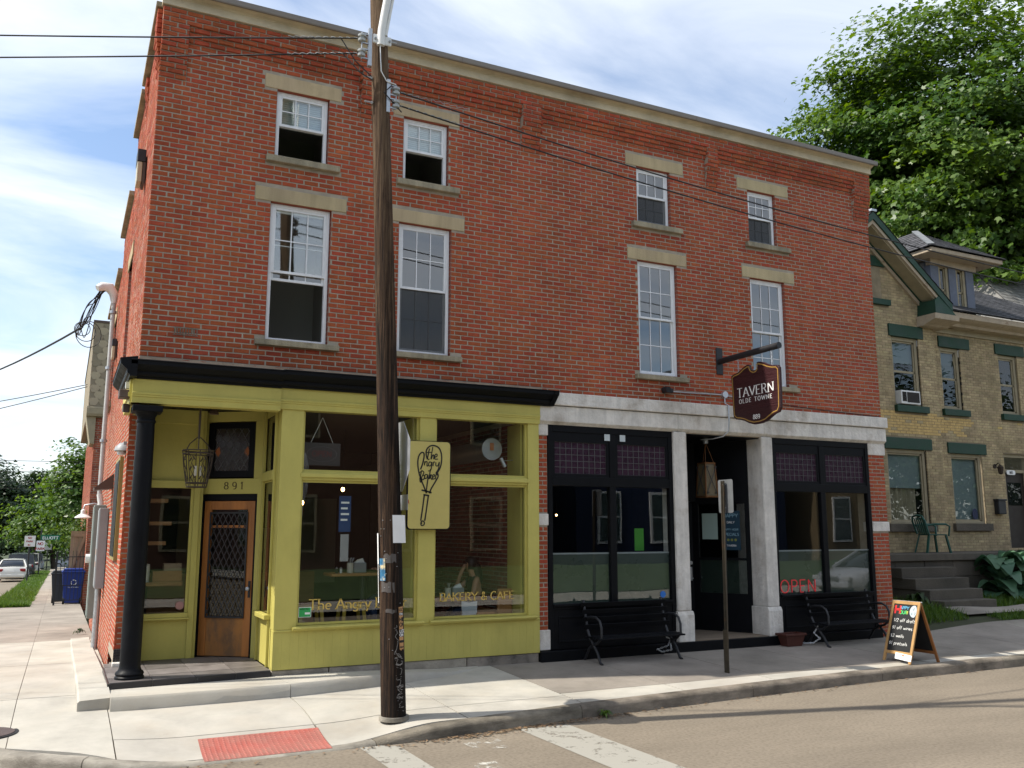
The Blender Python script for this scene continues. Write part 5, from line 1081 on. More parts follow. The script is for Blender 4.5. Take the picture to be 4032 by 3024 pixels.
for pl_, wd in (([(797, 590), (783, 555), (762, 505), (749, 460), (743, 410), (748, 372), (762, 350), (777, 350), (780, 372), (772, 415), (760, 450)], .014), ([(800, 388), (792, 355), (797, 325), (818, 306), (845, 304), (870, 318), (884, 350), (886, 395), (878, 435), (860, 468), (852, 470)], .014), ([(862, 470), (866, 490), (845, 530), (825, 565), (815, 592)], .014), ([(806, 500), (800, 545), (796, 592)], .012), ([(756, 500), (760, 525), (768, 520), (768, 500)], .010),
             ([(768, 573), (800, 580), (828, 588)], .016), ([(780, 600), (814, 606)], .016), ([(785, 602), (776, 680), (766, 755)], .014), ([(809, 606), (800, 680), (790, 755)], .014), ([(766, 768), (770, 782), (784, 780), (788, 766), (778, 756), (768, 764), (774, 772)], .012),
             ([(812, 322), (806, 352), (802, 384), (812, 388)], .011), ([(790, 348), (828, 344)], .009), ([(832, 312), (826, 350), (822, 386), (830, 366), (838, 360), (838, 386)], .010), ([(844, 374), (858, 366), (856, 354), (846, 360), (846, 384), (864, 384)], .010),
             ([(785, 400), (783, 425), (786, 408), (798, 402), (798, 428), (806, 424)], .010), ([(826, 406), (812, 404), (808, 424), (820, 426), (828, 404), (822, 450), (806, 458)], .010), ([(834, 428), (838, 404), (846, 404)], .010), ([(852, 404), (852, 424), (864, 424), (872, 402), (868, 440), (852, 470)], .010),
             ([(766, 458), (760, 500), (770, 492), (780, 468), (768, 458), (756, 470)], .010), ([(772, 482), (786, 490), (780, 508), (762, 514)], .010), ([(800, 480), (788, 482), (786, 502), (798, 500), (804, 480), (806, 504)], .010), ([(820, 446), (812, 504), (826, 480), (816, 488), (830, 510)], .010), ([(832, 496), (844, 488), (842, 478), (832, 486), (834, 506), (846, 502)], .010), ([(850, 506), (854, 478), (864, 482)], .010)):
    ribbon(wk, cat_([WS(*p) for p in pl_]), lambda d: wd*1.35, lambda u, v, w_: (u, -.130-w_, v), .004)
wk.build('whisk_lettering', M_printk, ws)
# tavern blade sign
tv = thing('tavern_sign', 'burgundy shaped hanging sign lettered TAVERN OLDE TOWNE', 'sign', (8.9, -.9, 4.0))
TO = [(-.323,4.417),(-.364,4.441),(-.495,4.461),(-.614,4.52),(-.705,4.549),(-.75,4.546),(-.757,4.505),(-.787,4.461),(-.847,4.431),(-.909,4.438),(-.948,4.474),(-.946,4.52),(-.928,4.554),(-.989,4.556),(-1.072,4.533),(-1.188,4.48),(-1.28,4.451),(-1.384,4.436),(-1.422,4.396),(-1.419,4.043),(-1.408,3.782),(-1.369,3.718),(-1.276,3.7),(-1.192,3.66),(-1.083,3.606),(-.962,3.586),(-.817,3.584),(-.696,3.618),(-.599,3.662),(-.499,3.69),(-.398,3.707),(-.348,3.747),(-.339,3.809),(-.332,4.125)]
MT = lambda u, v, w_: (8.895-w_, u, v)
M_burg = mat('burgundy_board', (.035, .008, .010), .42, var=.25, vscale=9, stretch=(1, .25, 3), bump=.6, bscale=22, spec=.35)
MB().prism(TO, lambda u, v, w_: (8.87+w_, u, v), .05).build('board', M_burg, tv, bevel=.006)
cx, cz = -.87, 4.06; rim = [(cx+(u-cx)*.945, cz+(v-cz)*.925) for u, v in TO]
for s, x in ((-1, 8.869), (1, 8.921)):
    r_ = MB(); ribbon(r_, rim+rim[:1], lambda d: .016, lambda u, v, w_: (x+s*w_, u, v), .003); r_.build('gilt_border', mat('gilt', (.34, .20, .05), .45), tv)
    f = (lambda s, x: lambda u0, z0: (lambda u, v, w_: (x+s*w_, u0+(u if s > 0 else -u), z0+v)))(s, x)
    c0 = -.885
    for wd, z, h, a, b, sc_ in (('TAVERN', 4.05, .142, .021, .009, 1.2), ('889', 3.668, .066, .013, .008, .9)):
        t = MB(); text(t, wd, f(c0, z), h, a, b, serif=1, space=sc_, align='c'); t.build('lettering', M_printw, tv)
    t = MB(); text(t, 'OLDE TOWNE', f(c0, 3.948), .064, .010, .006, serif=1, space=2.6, align='c'); t.build('lettering', M_printw, tv)
bk = thing('sign_bracket', 'black pipe bracket and wall plate carrying the tavern sign', 'bracket', (8.9, 0, 4.7)); MB().box(8.835, -.022, 4.50, 8.965, .0, 4.95).build('wall_plate', M_blkiron, bk, bevel=.004); MB().cyl((8.9, -.02, 4.72), (8.9, -1.42, 4.74), .05, n=20).build('pipe', M_blkiron, bk, smooth=40)
for y in (-.48, -1.262):
    for i in range(7):
        z = 4.69-i*.034; a = i % 2; k = MB(); pts = [(8.895+(.010*math.cos(t) if a else 0), y+(0 if a else .010*math.cos(t)), z-.017+.022*math.sin(t)) for t in np.linspace(0, 6.283, 9)]; k.tube(pts, .0035, 5, cap=False); k.build('chain_link', M_galv, bk)
# conduit and floodlight over the tavern
cd = thing('electric_conduit', 'thin grey conduit with a round junction box over the tavern entrance', 'conduit', (8.9, -.03, 4.1))
MB().tube([(7.86, -.03, 4.145), (8.4, -.025, 4.15), (8.9, -.025, 4.16), (9.3, -.025, 4.13)], .011, 8).build('pipe', M_galv, cd); MB().cyl((8.965, 0, 4.165), (8.965, -.06, 4.165), .055, n=20).build('junction_box', M_alu, cd, smooth=30)
MB().tube([(8.965, -.03, 4.12), (8.965, -.035, 4.02), (8.96, -.13, 3.97), (8.955, -.13, 3.70), (8.95, -.12, 3.55), (8.90, -.04, 3.47), (8.8, .1, 3.44), (8.7, .3, 3.44)], .012, 8).build('pipe', M_galv, cd, smooth=60)
tag(MB().tube([(9.3, -.02, 4.13), (9.8, -.014, 4.10), (11.2, -.012, 4.04), (12.55, -.012, 4.0)], .006, 5).build('wall_cable', M_wire), 'thin black cable along the brick above the right of the ledge', 'cable')
fl = thing('floodlight', 'small black floodlight on the brick above the left of the tavern ledge', 'floodlight', (7.80, 0, 4.16)); MB().cyl((7.76, 0, 4.16), (7.76, -.05, 4.16), .05, n=18).build('mount', M_blkiron, fl); MB().cyl((7.74, -.05, 4.16), (7.74, -.17, 4.145), .048, n=18).build('lamp_housing', M_blkiron, fl); MB().box(7.76, -.075, 4.12, 7.90, -.02, 4.19).build('driver_box', M_blkiron, fl, bevel=.006)
# old cast plate and wall hooks
pt = thing('iron_plate', 'rusted iron letter plate set in the brick near the left corner', 'plate', (.5, 0, 4.4))
for q in ((.36, 4.345, .66, 4.352), (.36, 4.432, .66, 4.439)): MB().box(q[0], -.016, q[1], q[2], -.006, q[3]).build('plate_rail', M_kerbo, pt)
for k in range(9): MB().box(.375+k*.033, -.015, 4.352, .383+k*.033+random.uniform(0, .006), -.007, 4.432).build('plate_bar', M_kerbo, pt)

# ------------------------------------------------------------------ lanterns
M_rustl = mat('rusty_lantern_iron', (.05, .036, .026), .7, metal=.3, var=.3, vscale=20)
lt_ = thing('hanging_lantern', 'basket-shaped wrought iron lantern hanging in the cafe entrance', 'lantern', (.76, .15, 2.9)); X0, Y0 = .76, .15
MB().cyl((X0, Y0, 3.08), (X0, Y0, 3.60), .013, n=8).build('rod', M_rustl, lt_); MB().lathe([(.05, 0), (.05, .02), (.02, .05)], (X0, Y0, 3.55), 14).build('ceiling_rose', M_rustl, lt_)
for z, r in ((2.93, .185), (2.89, .18), (2.53, .122), (2.48, .118)):
    MB().tube([(X0+r*math.cos(t), Y0+r*math.sin(t), z) for t in np.linspace(0, 6.2832, 25)], .008, 6, cap=False).build('hoop', M_rustl, lt_)
for k in range(8):
    t = k*math.pi/4; MB().tube([(X0+.185*math.cos(t), Y0+.185*math.sin(t), 2.93), (X0+.165*math.cos(t), Y0+.165*math.sin(t), 2.75), (X0+.12*math.cos(t), Y0+.12*math.sin(t), 2.49)], .006, 5).build('rib', M_rustl, lt_)
    for j in range(3):
        z = 2.86-j*.11; rr = lerp(.18, .125, (2.9-z)/.4); a = t+.25; b = t+.55
        p0 = Vector((X0+rr*math.cos(a), Y0+rr*math.sin(a), z)); p1 = Vector((X0+rr*math.cos(b), Y0+rr*math.sin(b), z-.06)); n_ = Vector((math.cos(a), math.sin(a), 0))
        lf = MB(); up_ = Vector((0, 0, .018)); lf.quad(p0, p0.lerp(p1, .5)+up_+n_*.006, p1, p0.lerp(p1, .5)-up_+n_*.006); lf.build('iron_leaf', M_rustl, lt_)
    MB().tube([(X0+.18*math.cos(t), Y0+.18*math.sin(t), 2.9), (X0+.175*math.cos(t+.3), Y0+.175*math.sin(t+.3), 2.8), (X0+.16*math.cos(t+.1), Y0+.16*math.sin(t+.1), 2.70), (X0+.14*math.cos(t+.4), Y0+.14*math.sin(t+.4), 2.6), (X0+.122*math.cos(t+.2), Y0+.122*math.sin(t+.2), 2.52)], .004, 5).build('vine_scroll', M_rustl, lt_)
for k in range(3): t = k*2.094+.4; MB().tube([(X0+.17*math.cos(t), Y0+.17*math.sin(t), 2.93), (X0+.12*math.cos(t), Y0+.12*math.sin(t), 3.02), (X0+.02*math.cos(t), Y0+.02*math.sin(t), 3.1)], .007, 6).build('hanger', M_rustl, lt_)
for k in range(3): t = k*2.094; MB().cyl((X0+.04*math.cos(t), Y0+.04*math.sin(t), 2.62), (X0+.04*math.cos(t), Y0+.04*math.sin(t), 2.74), .011, n=8).build('candle_sleeve', mat('candle_cream', (.5, .47, .38), .6), lt_)
cs = thing('ceiling_spotlight', 'small white spotlight under the black ceiling of the cafe entrance', 'spotlight', (.98, .35, 3.55)); MB().cyl((.98, .35, 3.57), (.98, .35, 3.60), .07, n=20).build('base_plate', M_whitem, cs); MB().cyl((.98, .35, 3.5), (.98, .35, 3.57), .012, n=8).build('stem', M_whitem, cs); MB().lathe([(.06, 0), (.055, .03), (.03, .08), (.015, .09)], (.95, .33, 3.42), 18).build('reflector', M_brown, cs, smooth=40)
M_copper = mat('copper_trim', (.17, .075, .028), .4, metal=.7); tl = thing('box_lantern', 'tapered copper and iron box lantern hanging in the tavern entrance', 'lantern', (8.84, .35, 2.8))
xl, yl = 8.84, .35
for sx in (-1, 1):
    for sy in (-1, 1): MB().bar((xl+sx*.095, yl+sy*.095, 3.05), (xl+sx*.125, yl+sy*.125, 2.50), .018, .018).build('corner_strap', M_copper, tl)
for z, r in ((3.05, .10), (2.50, .13)):
    for q in (((-1, -1), (1, -1)), ((1, -1), (1, 1)), ((1, 1), (-1, 1)), ((-1, 1), (-1, -1))): MB().bar((xl+q[0][0]*r, yl+q[0][1]*r, z), (xl+q[1][0]*r, yl+q[1][1]*r, z), .02, .025).build('trim_band', M_copper, tl)
M_lglass = mat('lantern_glass', (.13, .10, .055), .25, trans=.0)
for q in (((-1, -1), (1, -1)), ((1, -1), (1, 1)), ((1, 1), (-1, 1)), ((-1, 1), (-1, -1))):
    MB().quad((xl+q[0][0]*.12, yl+q[0][1]*.12, 2.51), (xl+q[1][0]*.12, yl+q[1][1]*.12, 2.51), (xl+q[1][0]*.092, yl+q[1][1]*.092, 3.04), (xl+q[0][0]*.092, yl+q[0][1]*.092, 3.04)).build('pane', M_lglass, tl)
    a = Vector((xl+q[0][0]*.128, yl+q[0][1]*.128, 0)); b = Vector((xl+q[1][0]*.128, yl+q[1][1]*.128, 0))
    for (s0, z0), (s1, z1) in (((.1, 2.55), (.9, 3.0)), ((.9, 2.55), (.1, 3.0))): MB().cyl(tuple(a.lerp(b, s0))[:2]+(z0,), tuple(a.lerp(b, s1))[:2]+(z1,), .005, n=5).build('scroll_bar', M_blkiron, tl)
    for s0, z0 in ((.18, 2.56), (.82, 2.56), (.2, 2.98), (.8, 2.98)):
        c_ = a.lerp(b, s0); d_ = (b-a).normalized(); MB().tube([tuple(c_+d_*(.022*(1-t/9)*math.cos(t)))[:2]+(z0+.022*(1-t/9)*math.sin(t),) for t in np.linspace(0, 8, 16)], .004, 5).build('iron_scroll', M_blkiron, tl)
MB().sphere((xl, yl, 2.66), .03, 10, 8, (1, 1, 1.5)).build('bulb', mat('amber_bulb', (.5, .3, .05), .4, emit=((1, .6, .1), .25)), tl)
for sx, sy in ((-1, -1), (1, -1), (0, 1)): MB().cyl((xl+sx*.09, yl+sy*.09, 3.05), (xl, yl, 3.40), .004, n=5).build('chain', M_copper, tl)
MB().cyl((xl, yl, 3.38), (xl, yl, 3.47), .045, n=16).build('ceiling_rose', M_galv, tl)

# ------------------------------------------------------------------ fixtures on the sunny side wall
def wallpack(y, z, s, lab):
    t = thing('wall_light', lab, 'wall light', (0, y, z), group='box lights on the side wall'); MB().box(-.13*s, y-.16*s, z+.02, -.02, y+.16*s, z+.20*s).build('housing', M_blkiron, t, bevel=.008); MB().box(-.02, y-.10, z-.2*s, 0, y+.10, z+.12).build('back_plate', M_brown, t)
    MB().box(-.125*s, y-.15*s, z-.27*s, -.06*s, y+.15*s, z+.018).build('lens', mat('yellowed_lens', (.45, .40, .27), .35), t, bevel=.01); MB().box(-.055*s, y-.15*s, z-.28*s, -.02, y+.15*s, z+.018).build('rear_housing', M_brown, t)
wallpack(1.30, 6.95, 1, 'large dark box light high on the sunny side wall near the corner'); wallpack(6.6, 5.35, .8, 'smaller dark box light lower down the side wall behind the service mast')
dl = thing('dome_light', 'grey half-dome light on the side wall just left of the corner column', 'wall light', (0, .6, 3.0)); 
mb = MB(); mb.lathe([(.001, .12), (.07, .10), (.115, .05), (.13, 0), (.12, -.005)], (-.02, 1.45, 3.0), 20, cap=False); mb.build('dome', M_greym, dl, smooth=50); MB().box(-.04, 1.36, 3.0, 0, 1.54, 3.12).build('mount', M_greym, dl)
MB().lathe([(.02, -.06), (.05, -.05), (.05, 0)], (-.06, 1.45, 3.0), 14).build('bulb_cover', M_whitem, dl, smooth=40)
bf = thing('twin_floodlight', 'brown twin floodlight under the left end of the black shop cornice', 'floodlight', (-.1, -.05, 3.55))
MB().box(-.13, .02, 3.64, -.05, .10, 3.72).build('junction_box', M_whitem, bf); MB().prism([(-.16, 0), (.16, 0), (.12, .10), (-.12, .10)], lambda u, v, w_: (-.20+w_, .06+u*.7, 3.52+v), .12).build('lamp_head', M_brown, bf, bevel=.01); MB().prism([(-.09, -.04), (.07, -.02), (.06, .08), (-.07, .07)], lambda u, v, w_: (-.14+w_, .22+u, 3.40+v), .08).build('lamp_head', M_brown, bf, bevel=.01)
M_pvc = mat('grey_pvc', (.44, .44, .43), .45, var=.1)
sm = thing('service_mast', 'pale pipe mast with weather-head and looped black cables on the side wall', 'service mast', (-.11, 7.0, 0))
MB().tube([(-.11, 7.0, 2.6), (-.11, 7.0, 6.35)], .042, 14).build('pipe', M_pvc, sm, smooth=40); MB().tube([(-.11, 7.0, 1.95), (-.11, 7.0, 2.2), (-.08, 7.0, 2.45), (-.11, 7.0, 2.62)], .052, 14).build('offset_bend', M_whitem, sm, smooth=40)
mb = MB(); mb.tube([(-.11, 7.0, 6.3), (-.12, 7.0, 6.48), (-.20, 6.98, 6.60), (-.34, 6.95, 6.60), (-.42, 6.92, 6.55)], [.052, .085, .10, .09, .06], 14); mb.build('weather_head', M_whitem, sm, smooth=50)
for z in (3.6, 5.0, 6.1): MB().cyl((-.11, 7.0, z), (-.11, 7.0, z+.05), .066, n=14).build('pipe_strap', M_galv, sm)
for k in range(9):
    e = Vector((-.66, 8.3, 6.0)); h0 = Vector((-.36+k*.012, 6.93, 6.53)); rr = random.uniform(.10, .30); tw2 = random.uniform(-.5, .5); q = []
    for i in range(25):
        s_ = i/24; p = h0.lerp(e, s_); lp = math.sin(math.pi*s_); q.append(p+Vector((-.10*lp+tw2*.18*lp, .25*lp*tw2, -rr*1.5*lp+.16*math.sin(2*math.pi*s_+k)*lp)))
    MB().tube(q, .009, 6).build('cable_loop', M_wire, sm, smooth=60)
for k in range(3):
    c_ = Vector((-.62+.06*k, 8.0, 5.95-.05*k)); r_ = .16+.05*k; MB().tube([c_+Vector((r_*math.cos(t)*.9, .1*math.sin(t+k), r_*math.sin(t))) for t in np.linspace(0, 6.283, 25)], .008, 6, cap=False).build('cable_loop', M_wire, sm, smooth=60)
def mbox(name, lab, y0, y1, z0, z1, d, m):
    t = thing(name, lab, 'electric box', (0, (y0+y1)/2, z0)); MB().box(-d, y0, z0, -.01, y1, z1).build('cabinet', m, t, bevel=.008); MB().box(-d-.008, y0+.02, z0+.03, -d-.001, y1-.02, z1-.03).build('cover', m, t, bevel=.003); return t
e1 = mbox('meter_cabinet', 'tall light grey electric cabinet on the side wall nearest the corner', 5.0, 5.5, 1.0, 2.32, .15, M_greym); MB().tube([(-.08, 5.25, 1.0), (-.08, 5.25, -.02)], .05, 12).build('conduit', M_galv, e1)
for z in (1.35, 1.55): MB().box(-.1595, 5.1, z, -.1585, 5.3, z+.09).build('orange_label', mat('faded_orange_label', (.42, .24, .14), .7), e1)
e2 = mbox('meter_cabinet', 'grey-green electric meter cabinet behind the light grey one', 6.2, 6.75, .42, 2.4, .20, mat('grey_green_enamel', (.20, .24, .22), .5, var=.1)); MB().cyl((-.20, 6.5, 1.45), (-.28, 6.5, 1.45), .08, n=18).build('meter_dial', M_whitem, e2)
aw = tag(MB().prism([(0, 0), (-.28, -.03), (-.28, 0), (0, .24)], lambda u, v, w_: (u, 4.2+w_, 2.62+v), .55).build('vent_hood', M_brown), 'small brown sloped vent hood beside the pipe mast', 'vent')
gn_ = thing('gooseneck_lamp', 'white barn lamp on a gooseneck arm over the recycling bins', 'wall lamp', (-.2, 10.6, 2.3)); MB().tube([(0, 10.6, 2.52), (-.1, 10.6, 2.54), (-.28, 10.6, 2.50), (-.30, 10.6, 2.42)], .018, 8).build('arm', M_galv, gn_, smooth=60); MB().lathe([(.17, 0), (.172, .015), (.10, .07), (.055, .09), (.05, .17), (.02, .20)], (-.30, 10.6, 2.22), 26, cap=False).build('shade', M_whitem, gn_, smooth=40); MB().cyl((0, 10.6, 2.52), (-.02, 10.6, 2.52), .05, n=16).build('wall_plate', M_galv, gn_)
bn = thing('framed_sign_board', 'narrow black board with gilt edge seen edge-on on the side wall', 'sign', (0, 2.0, 2.0)); MB().box(-.05, 1.75, 1.55, 0, 2.85, 2.95).build('frame', mat('gilt_frame', (.25, .20, .06), .5), bn); MB().box(-.058, 1.80, 1.60, -.05, 2.80, 2.90).build('panel', M_blk, bn)

# ------------------------------------------------------------------ pavement furniture
def bench(x0, x1, lab):
    t = thing('bench', lab, 'bench', ((x0+x1)/2, -.35, .1)); zf = zs((x0+x1)/2, -.5); zb = zs((x0+x1)/2, -.12)
    for x in (x0+.06, x1-.06):
        MB().tube([(x, -.10, .95), (x, -.16, .72), (x, -.21, .55), (x, -.27, .44), (x, -.37, .35), (x, -.47, .25), (x, -.55, .12), (x, -.60, zf)], .020, 8).build('back_leg_bar', M_blkiron, t, smooth=60)
        MB().tube([(x, -.12, zb), (x, -.17, .18), (x, -.25, .29), (x, -.36, .35), (x, -.47, .38), (x, -.58, .46)], .019, 8).build('front_leg_bar', M_blkiron, t, smooth=60)
        MB().tube([(x, -.17, .70), (x, -.30, .73), (x, -.44, .735), (x, -.54, .69), (x, -.585, .60), (x, -.585, .46)], .018, 8).build('armrest', M_blkiron, t, smooth=60)
    for k in range(6): y = -.23-k*.068; MB().box(x0, y-.05, .452-.006*abs(k-2.5), x1, y, .475-.006*abs(k-2.5)).build('seat_slat', M_blk, t, bevel=.005)
    for k, (y, z) in enumerate(((-.205, .585), (-.175, .69), (-.145, .79), (-.115, .885))): MB().prism([(-.012, -.035), (.012, -.03), (.012, .035), (-.012, .03)], lambda u, v, w_: (x0+w_, y-.02+u-v*.30, z+v), x1-x0).build('back_slat', M_blk, t, bevel=.004)
    return t
b1 = bench(6.10, 7.58, 'black slatted iron bench under the left tavern window'); b2 = bench(10.38, 11.88, 'black slatted iron bench under the right tavern window by the chalkboard')
M_chain = mat('bright_chain', (.62, .64, .66), .3, metal=.8)
for lab, pts in (('silver chain wound round the right end of the left bench', [(7.42, -.28, .42), (7.52, -.33, .36), (7.45, -.36, .27), (7.30, -.3, .22), (7.42, -.25, .17), (7.55, -.3, .2), (7.50, -.36, .3)]), ('silver chain wound round the left end of the right bench', [(10.44, -.34, .40), (10.40, -.30, .30), (10.46, -.36, .22), (10.38, -.3, .15), (10.30, -.22, .14), (10.15, -.16, .15)])):
    t = thing('lock_chain', lab, 'chain', pts[0]); pp = []
    for a, b in zip(pts, pts[1:]): pp += [Vector(a).lerp(Vector(b), i/5) for i in range(5)]
    for i, p in enumerate(pp):
        d = (pp[min(i+1, len(pp)-1)]-pp[max(0, i-1)]).normalized(); s_ = d.cross(Vector((.3, .2, .9))).normalized()
        if i % 2: s_ = d.cross(s_)
        MB().tube([p+d*.019*math.cos(q)+s_*.009*math.sin(q) for q in np.linspace(0, 6.283, 9)], .0045, 5, cap=False).build('chain_link', M_chain, t)
# brown planter trough
pl_t = thing('planter', 'empty reddish-brown plastic trough at the foot of the right stone post', 'planter', (10.0, -.2, .11)); x0, x1, y0, y1 = 9.78, 10.17, -.30, -.12
def frustum(mb, c, z0, z1, b0, b1):
    (ax, ay), (bx_, by) = b0, b1
    return mb.add([(c[0]+sx*ax, c[1]+sy*ay, z0) for sx, sy in ((-1,-1),(1,-1),(1,1),(-1,1))]+[(c[0]+sx*bx_, c[1]+sy*by, z1) for sx, sy in ((-1,-1),(1,-1),(1,1),(-1,1))], [(0,3,2,1),(0,1,5,4),(1,2,6,5),(2,3,7,6),(3,0,4,7)])
M_terra = mat('brown_plastic', (.075, .022, .015), .55, var=.15)
frustum(MB(), (9.98, -.22), .115, .29, (.15, .075), (.20, .105)).build('trough', M_terra, pl_t)
mb = MB()
for q in ((9.76, -.345, 10.20, -.315), (9.76, -.125, 10.20, -.095), (9.76, -.315, 9.79, -.125), (10.17, -.315, 10.20, -.125)): mb.box(q[0], q[1], .28, q[2], q[3], .315)
mb.build('rim', M_terra, pl_t, bevel=.004); MB().box(9.79, -.315, .25, 10.17, -.125, .255).build('soil', M_soil, pl_t)
# steel sign post with the bare back of a sign
po_ = thing('sign_post', 'rusty steel sign post at the kerb with the bare grey back of a sign', 'sign post', (7.46, -1.67, .06))
M_rust = mat('rusty_steel', (.060, .050, .034), .7, metal=.4, var=.35, vscale=10, col2=(.09, .04, .02), spots=(.55, .75))
MB().prism([(-.03, -.012), (-.018, .02), (.018, .02), (.03, -.012), (.024, -.012), (.013, .014), (-.013, .014), (-.024, -.012)], lambda u, v, w_: (7.50+v-.04*(1-w_/2.58), -1.67+u, .05+w_), 2.58).build('u_channel_post', M_rust, po_)
MB().box(7.435, -1.725, .05, 7.452, -1.64, .62).build('base_stub', M_rust, po_)
MB().prism(rrect(-.155, .155, -.23, .23, .03), lambda u, v, w_: (7.545+w_, -1.67+u, 2.42+v), .0025).build('sign_sheet', mat('dull_sheet', (.15, .16, .17), .5, metal=.3, var=.15), po_); MB().prism(rrect(-.15, .15, -.225, .225, .03), lambda u, v, w_: (7.5477+w_, -1.67+u, 2.42+v), .0008).build('sign_face', M_printw, po_)
for z in (2.26, 2.58): MB().cyl((7.51, -1.67, z), (7.56, -1.67, z), .008, n=6).build('bolt', M_galv, po_)
# A-frame chalkboard
M_pine = mat('pine_frame', (.42, .245, .095), .55, var=.25, vscale=8, stretch=(1, 1, .2), bump=.15); M_chalk = mat('chalkboard', (.012, .013, .014), .7, var=.3, vscale=6)
af = thing('chalkboard_sign', 'wooden A-frame chalkboard listing happy hour prices at the kerb', 'chalkboard', (10.63, -1.95, .05))
zA = .05; topx, topz = 10.63, .91
def board(xb, sgn, M_c):
    d = Vector((topx-xb, 0, topz-zA)); ln = d.length; d.normalize(); nrm = Vector((-d.z*1, 0, d.x)) if sgn < 0 else Vector((d.z, 0, -d.x))
    Mm = lambda u, v, w_: tuple(Vector((xb, -1.72-u if sgn < 0 else -1.72-u, zA))+d*v+nrm*w_)
    def bx_(name, m, u0, v0, u1, v1, w0, w1): mb = MB(); mb.prism([(u0, v0), (u1, v0), (u1, v1), (u0, v1)], lambda u, v, k: Mm(u, v, w0+k), w1-w0); return mb.build(name, m, af, bevel=.003)
    bx_('leg', M_c, 0, 0, .042, ln, -.012, .012); bx_('leg', M_c, .453, 0, .495, ln, -.012, .012); bx_('rail', M_c, .042, ln-.05, .453, ln, -.012, .012); bx_('rail', M_c, .042, .12, .453, .165, -.012, .012); bx_('board', M_chalk, .042, .165, .453, ln-.05, -.004, .004)
    return Mm, ln
Mm, ln = board(10.33, -1, M_pine); board(10.93, 1, mat('orange_pine_frame', (.30, .12, .035), .5, var=.25, vscale=8, stretch=(1, 1, .2)))
MB().cyl((topx, -1.70, topz), (topx, -2.235, topz), .008, n=8).build('hinge_rod', M_galv, af)
def chalk(s, u, v, h, m, sh_=.12, th=.115, sp=.75): t = MB(); text(t, s, lambda a, b, w_: Mm(u+a, v+b, .0045+w_), h, h*th, space=sp, shear=sh_, depth=.0006, jit=.04); t.build('lettering', m, af)
M_ck = mat('chalk_white', (.75, .75, .72), .9); M_ckr = mat('chalk_red', (.62, .03, .03), .9); M_ckb = mat('chalk_blue', (.12, .40, .62), .9); M_ckg = mat('chalk_green', (.08, .55, .16), .9); M_cky = mat('chalk_yellow', (.6, .5, .06), .9)
chalk('H', .065, ln-.20, .125, M_ckr, 0, .26); chalk('APPY', .155, ln-.125, .045, M_ckb, 0, .2); chalk('OUR', .155, ln-.195, .05, M_ckg, 0, .2); chalk('!!', .275, ln-.195, .05, M_cky, 0, .22)
chalk('1/2 off drafts', .075, ln-.315, .048, M_ck); chalk('$1 off wines', .07, ln-.425, .048, M_ck); chalk('$3 wells', .065, ln-.545, .048, M_ck); chalk('$1 pretzels', .06, ln-.655, .048, M_ck)
MB().prism([(.405+.075*math.cos(t)*(.6 if math.cos(t) > 0 else 1), ln-.145+.09*math.sin(t)) for t in np.linspace(0, 6.1, 20)], lambda u, v, k: Mm(u, v, .0042+k), .0006).build('chalk_bubble', mat('pale_chalk_fill', (.45, .53, .58), .9), af)
chalk('M-F', .352, ln-.135, .035, M_printk, .1, .14); chalk('4-7', .352, ln-.20, .04, M_printk, .1, .14)
MB().prism([(.215, .055), (.50, .035), (.50, .125), (.215, .145)], lambda u, v, k: Mm(u, v, .014+k), .003).build('maker_plate', M_paper, af); MB().prism([(.335, .10), (.375, .098), (.375, .118), (.335, .12)], lambda u, v, k: Mm(u, v, .0172+k), .0006).build('maker_mark', mat('orange_mark', (.6, .15, .05), .8), af)
# ------------------------------------------------------------------ pale brick house to the right
M_ybrick = mat('buff_brick', (.45, .355, .205), .9, var=.28, vscale=7, bump=.5, bscale=110, tint=.22, spec=.15, col2=(.27, .215, .135), spots=(.42, .75))
M_ymort = mat('buff_mortar', (.25, .20, .13), .95, var=.25, vscale=4); M_green = mat('dark_green_paint', (.012, .045, .026), .6, var=.2, vscale=5, bump=.2); M_ptrim = mat('peeling_cream_paint', (.40, .325, .235), .75, var=.15, vscale=5, bump=.3, col2=(.16, .10, .065), spots=(.60, .68))
M_trim = mat('tan_trim', (.30, .255, .165), .7, var=.15, vscale=5); M_slate2 = mat('roof_slate', (.055, .055, .06), .75, var=.35, vscale=3, bump=.4, tint=.35); M_gyst = mat('grey_porch_stone', (.105, .09, .07), .92, var=.3, vscale=3, bump=.6, bscale=40, tint=.15, col2=(.05, .045, .035), spots=(.45, .7))
hs = thing('buff_brick_house', 'pale buff brick house with green lintels, steep gable and a hipped dormer', 'house', (18, 5, .4))
YB, YM = 3.40, 3.75; BX0, BX1 = 13.35, 18.55; HX1 = 26.0
MB_ = lambda u, v, w_: (u, YB-w_, v); MM_ = lambda u, v, w_: (u, YM-w_, v)
wb = [(16.62, 17.98, 2.10, 3.87), (17.03, 17.98, 4.93, 6.63), (15.75, 16.80, 7.50, 8.33)]; lb = [(16.55, 18.17, 3.87, 4.14), (16.95, 18.14, 6.63, 6.93), (15.60, 17.0, 8.33, 8.58)]
wm = [(19.30, 20.48, 2.12, 3.88), (19.20, 19.95, 5.0, 6.62), (21.48, 22.25, 5.0, 6.62), (21.35, 22.4, 1.5, 3.95)]; lm = [(19.2, 20.65, 3.88, 4.15), (19.14, 20.32, 6.62, 6.90), (21.35, 22.55, 6.62, 6.90)]
sb = [(16.5, 18.1, 1.92, 2.10), (17.0, 18.12, 4.77, 4.93), (15.6, 17.03, 7.36, 7.50)]; sm_ = [(19.2, 20.6, 1.94, 2.12), (19.12, 20.1, 4.84, 5.0), (21.4, 22.4, 4.84, 5.0)]
cb_ = .0685
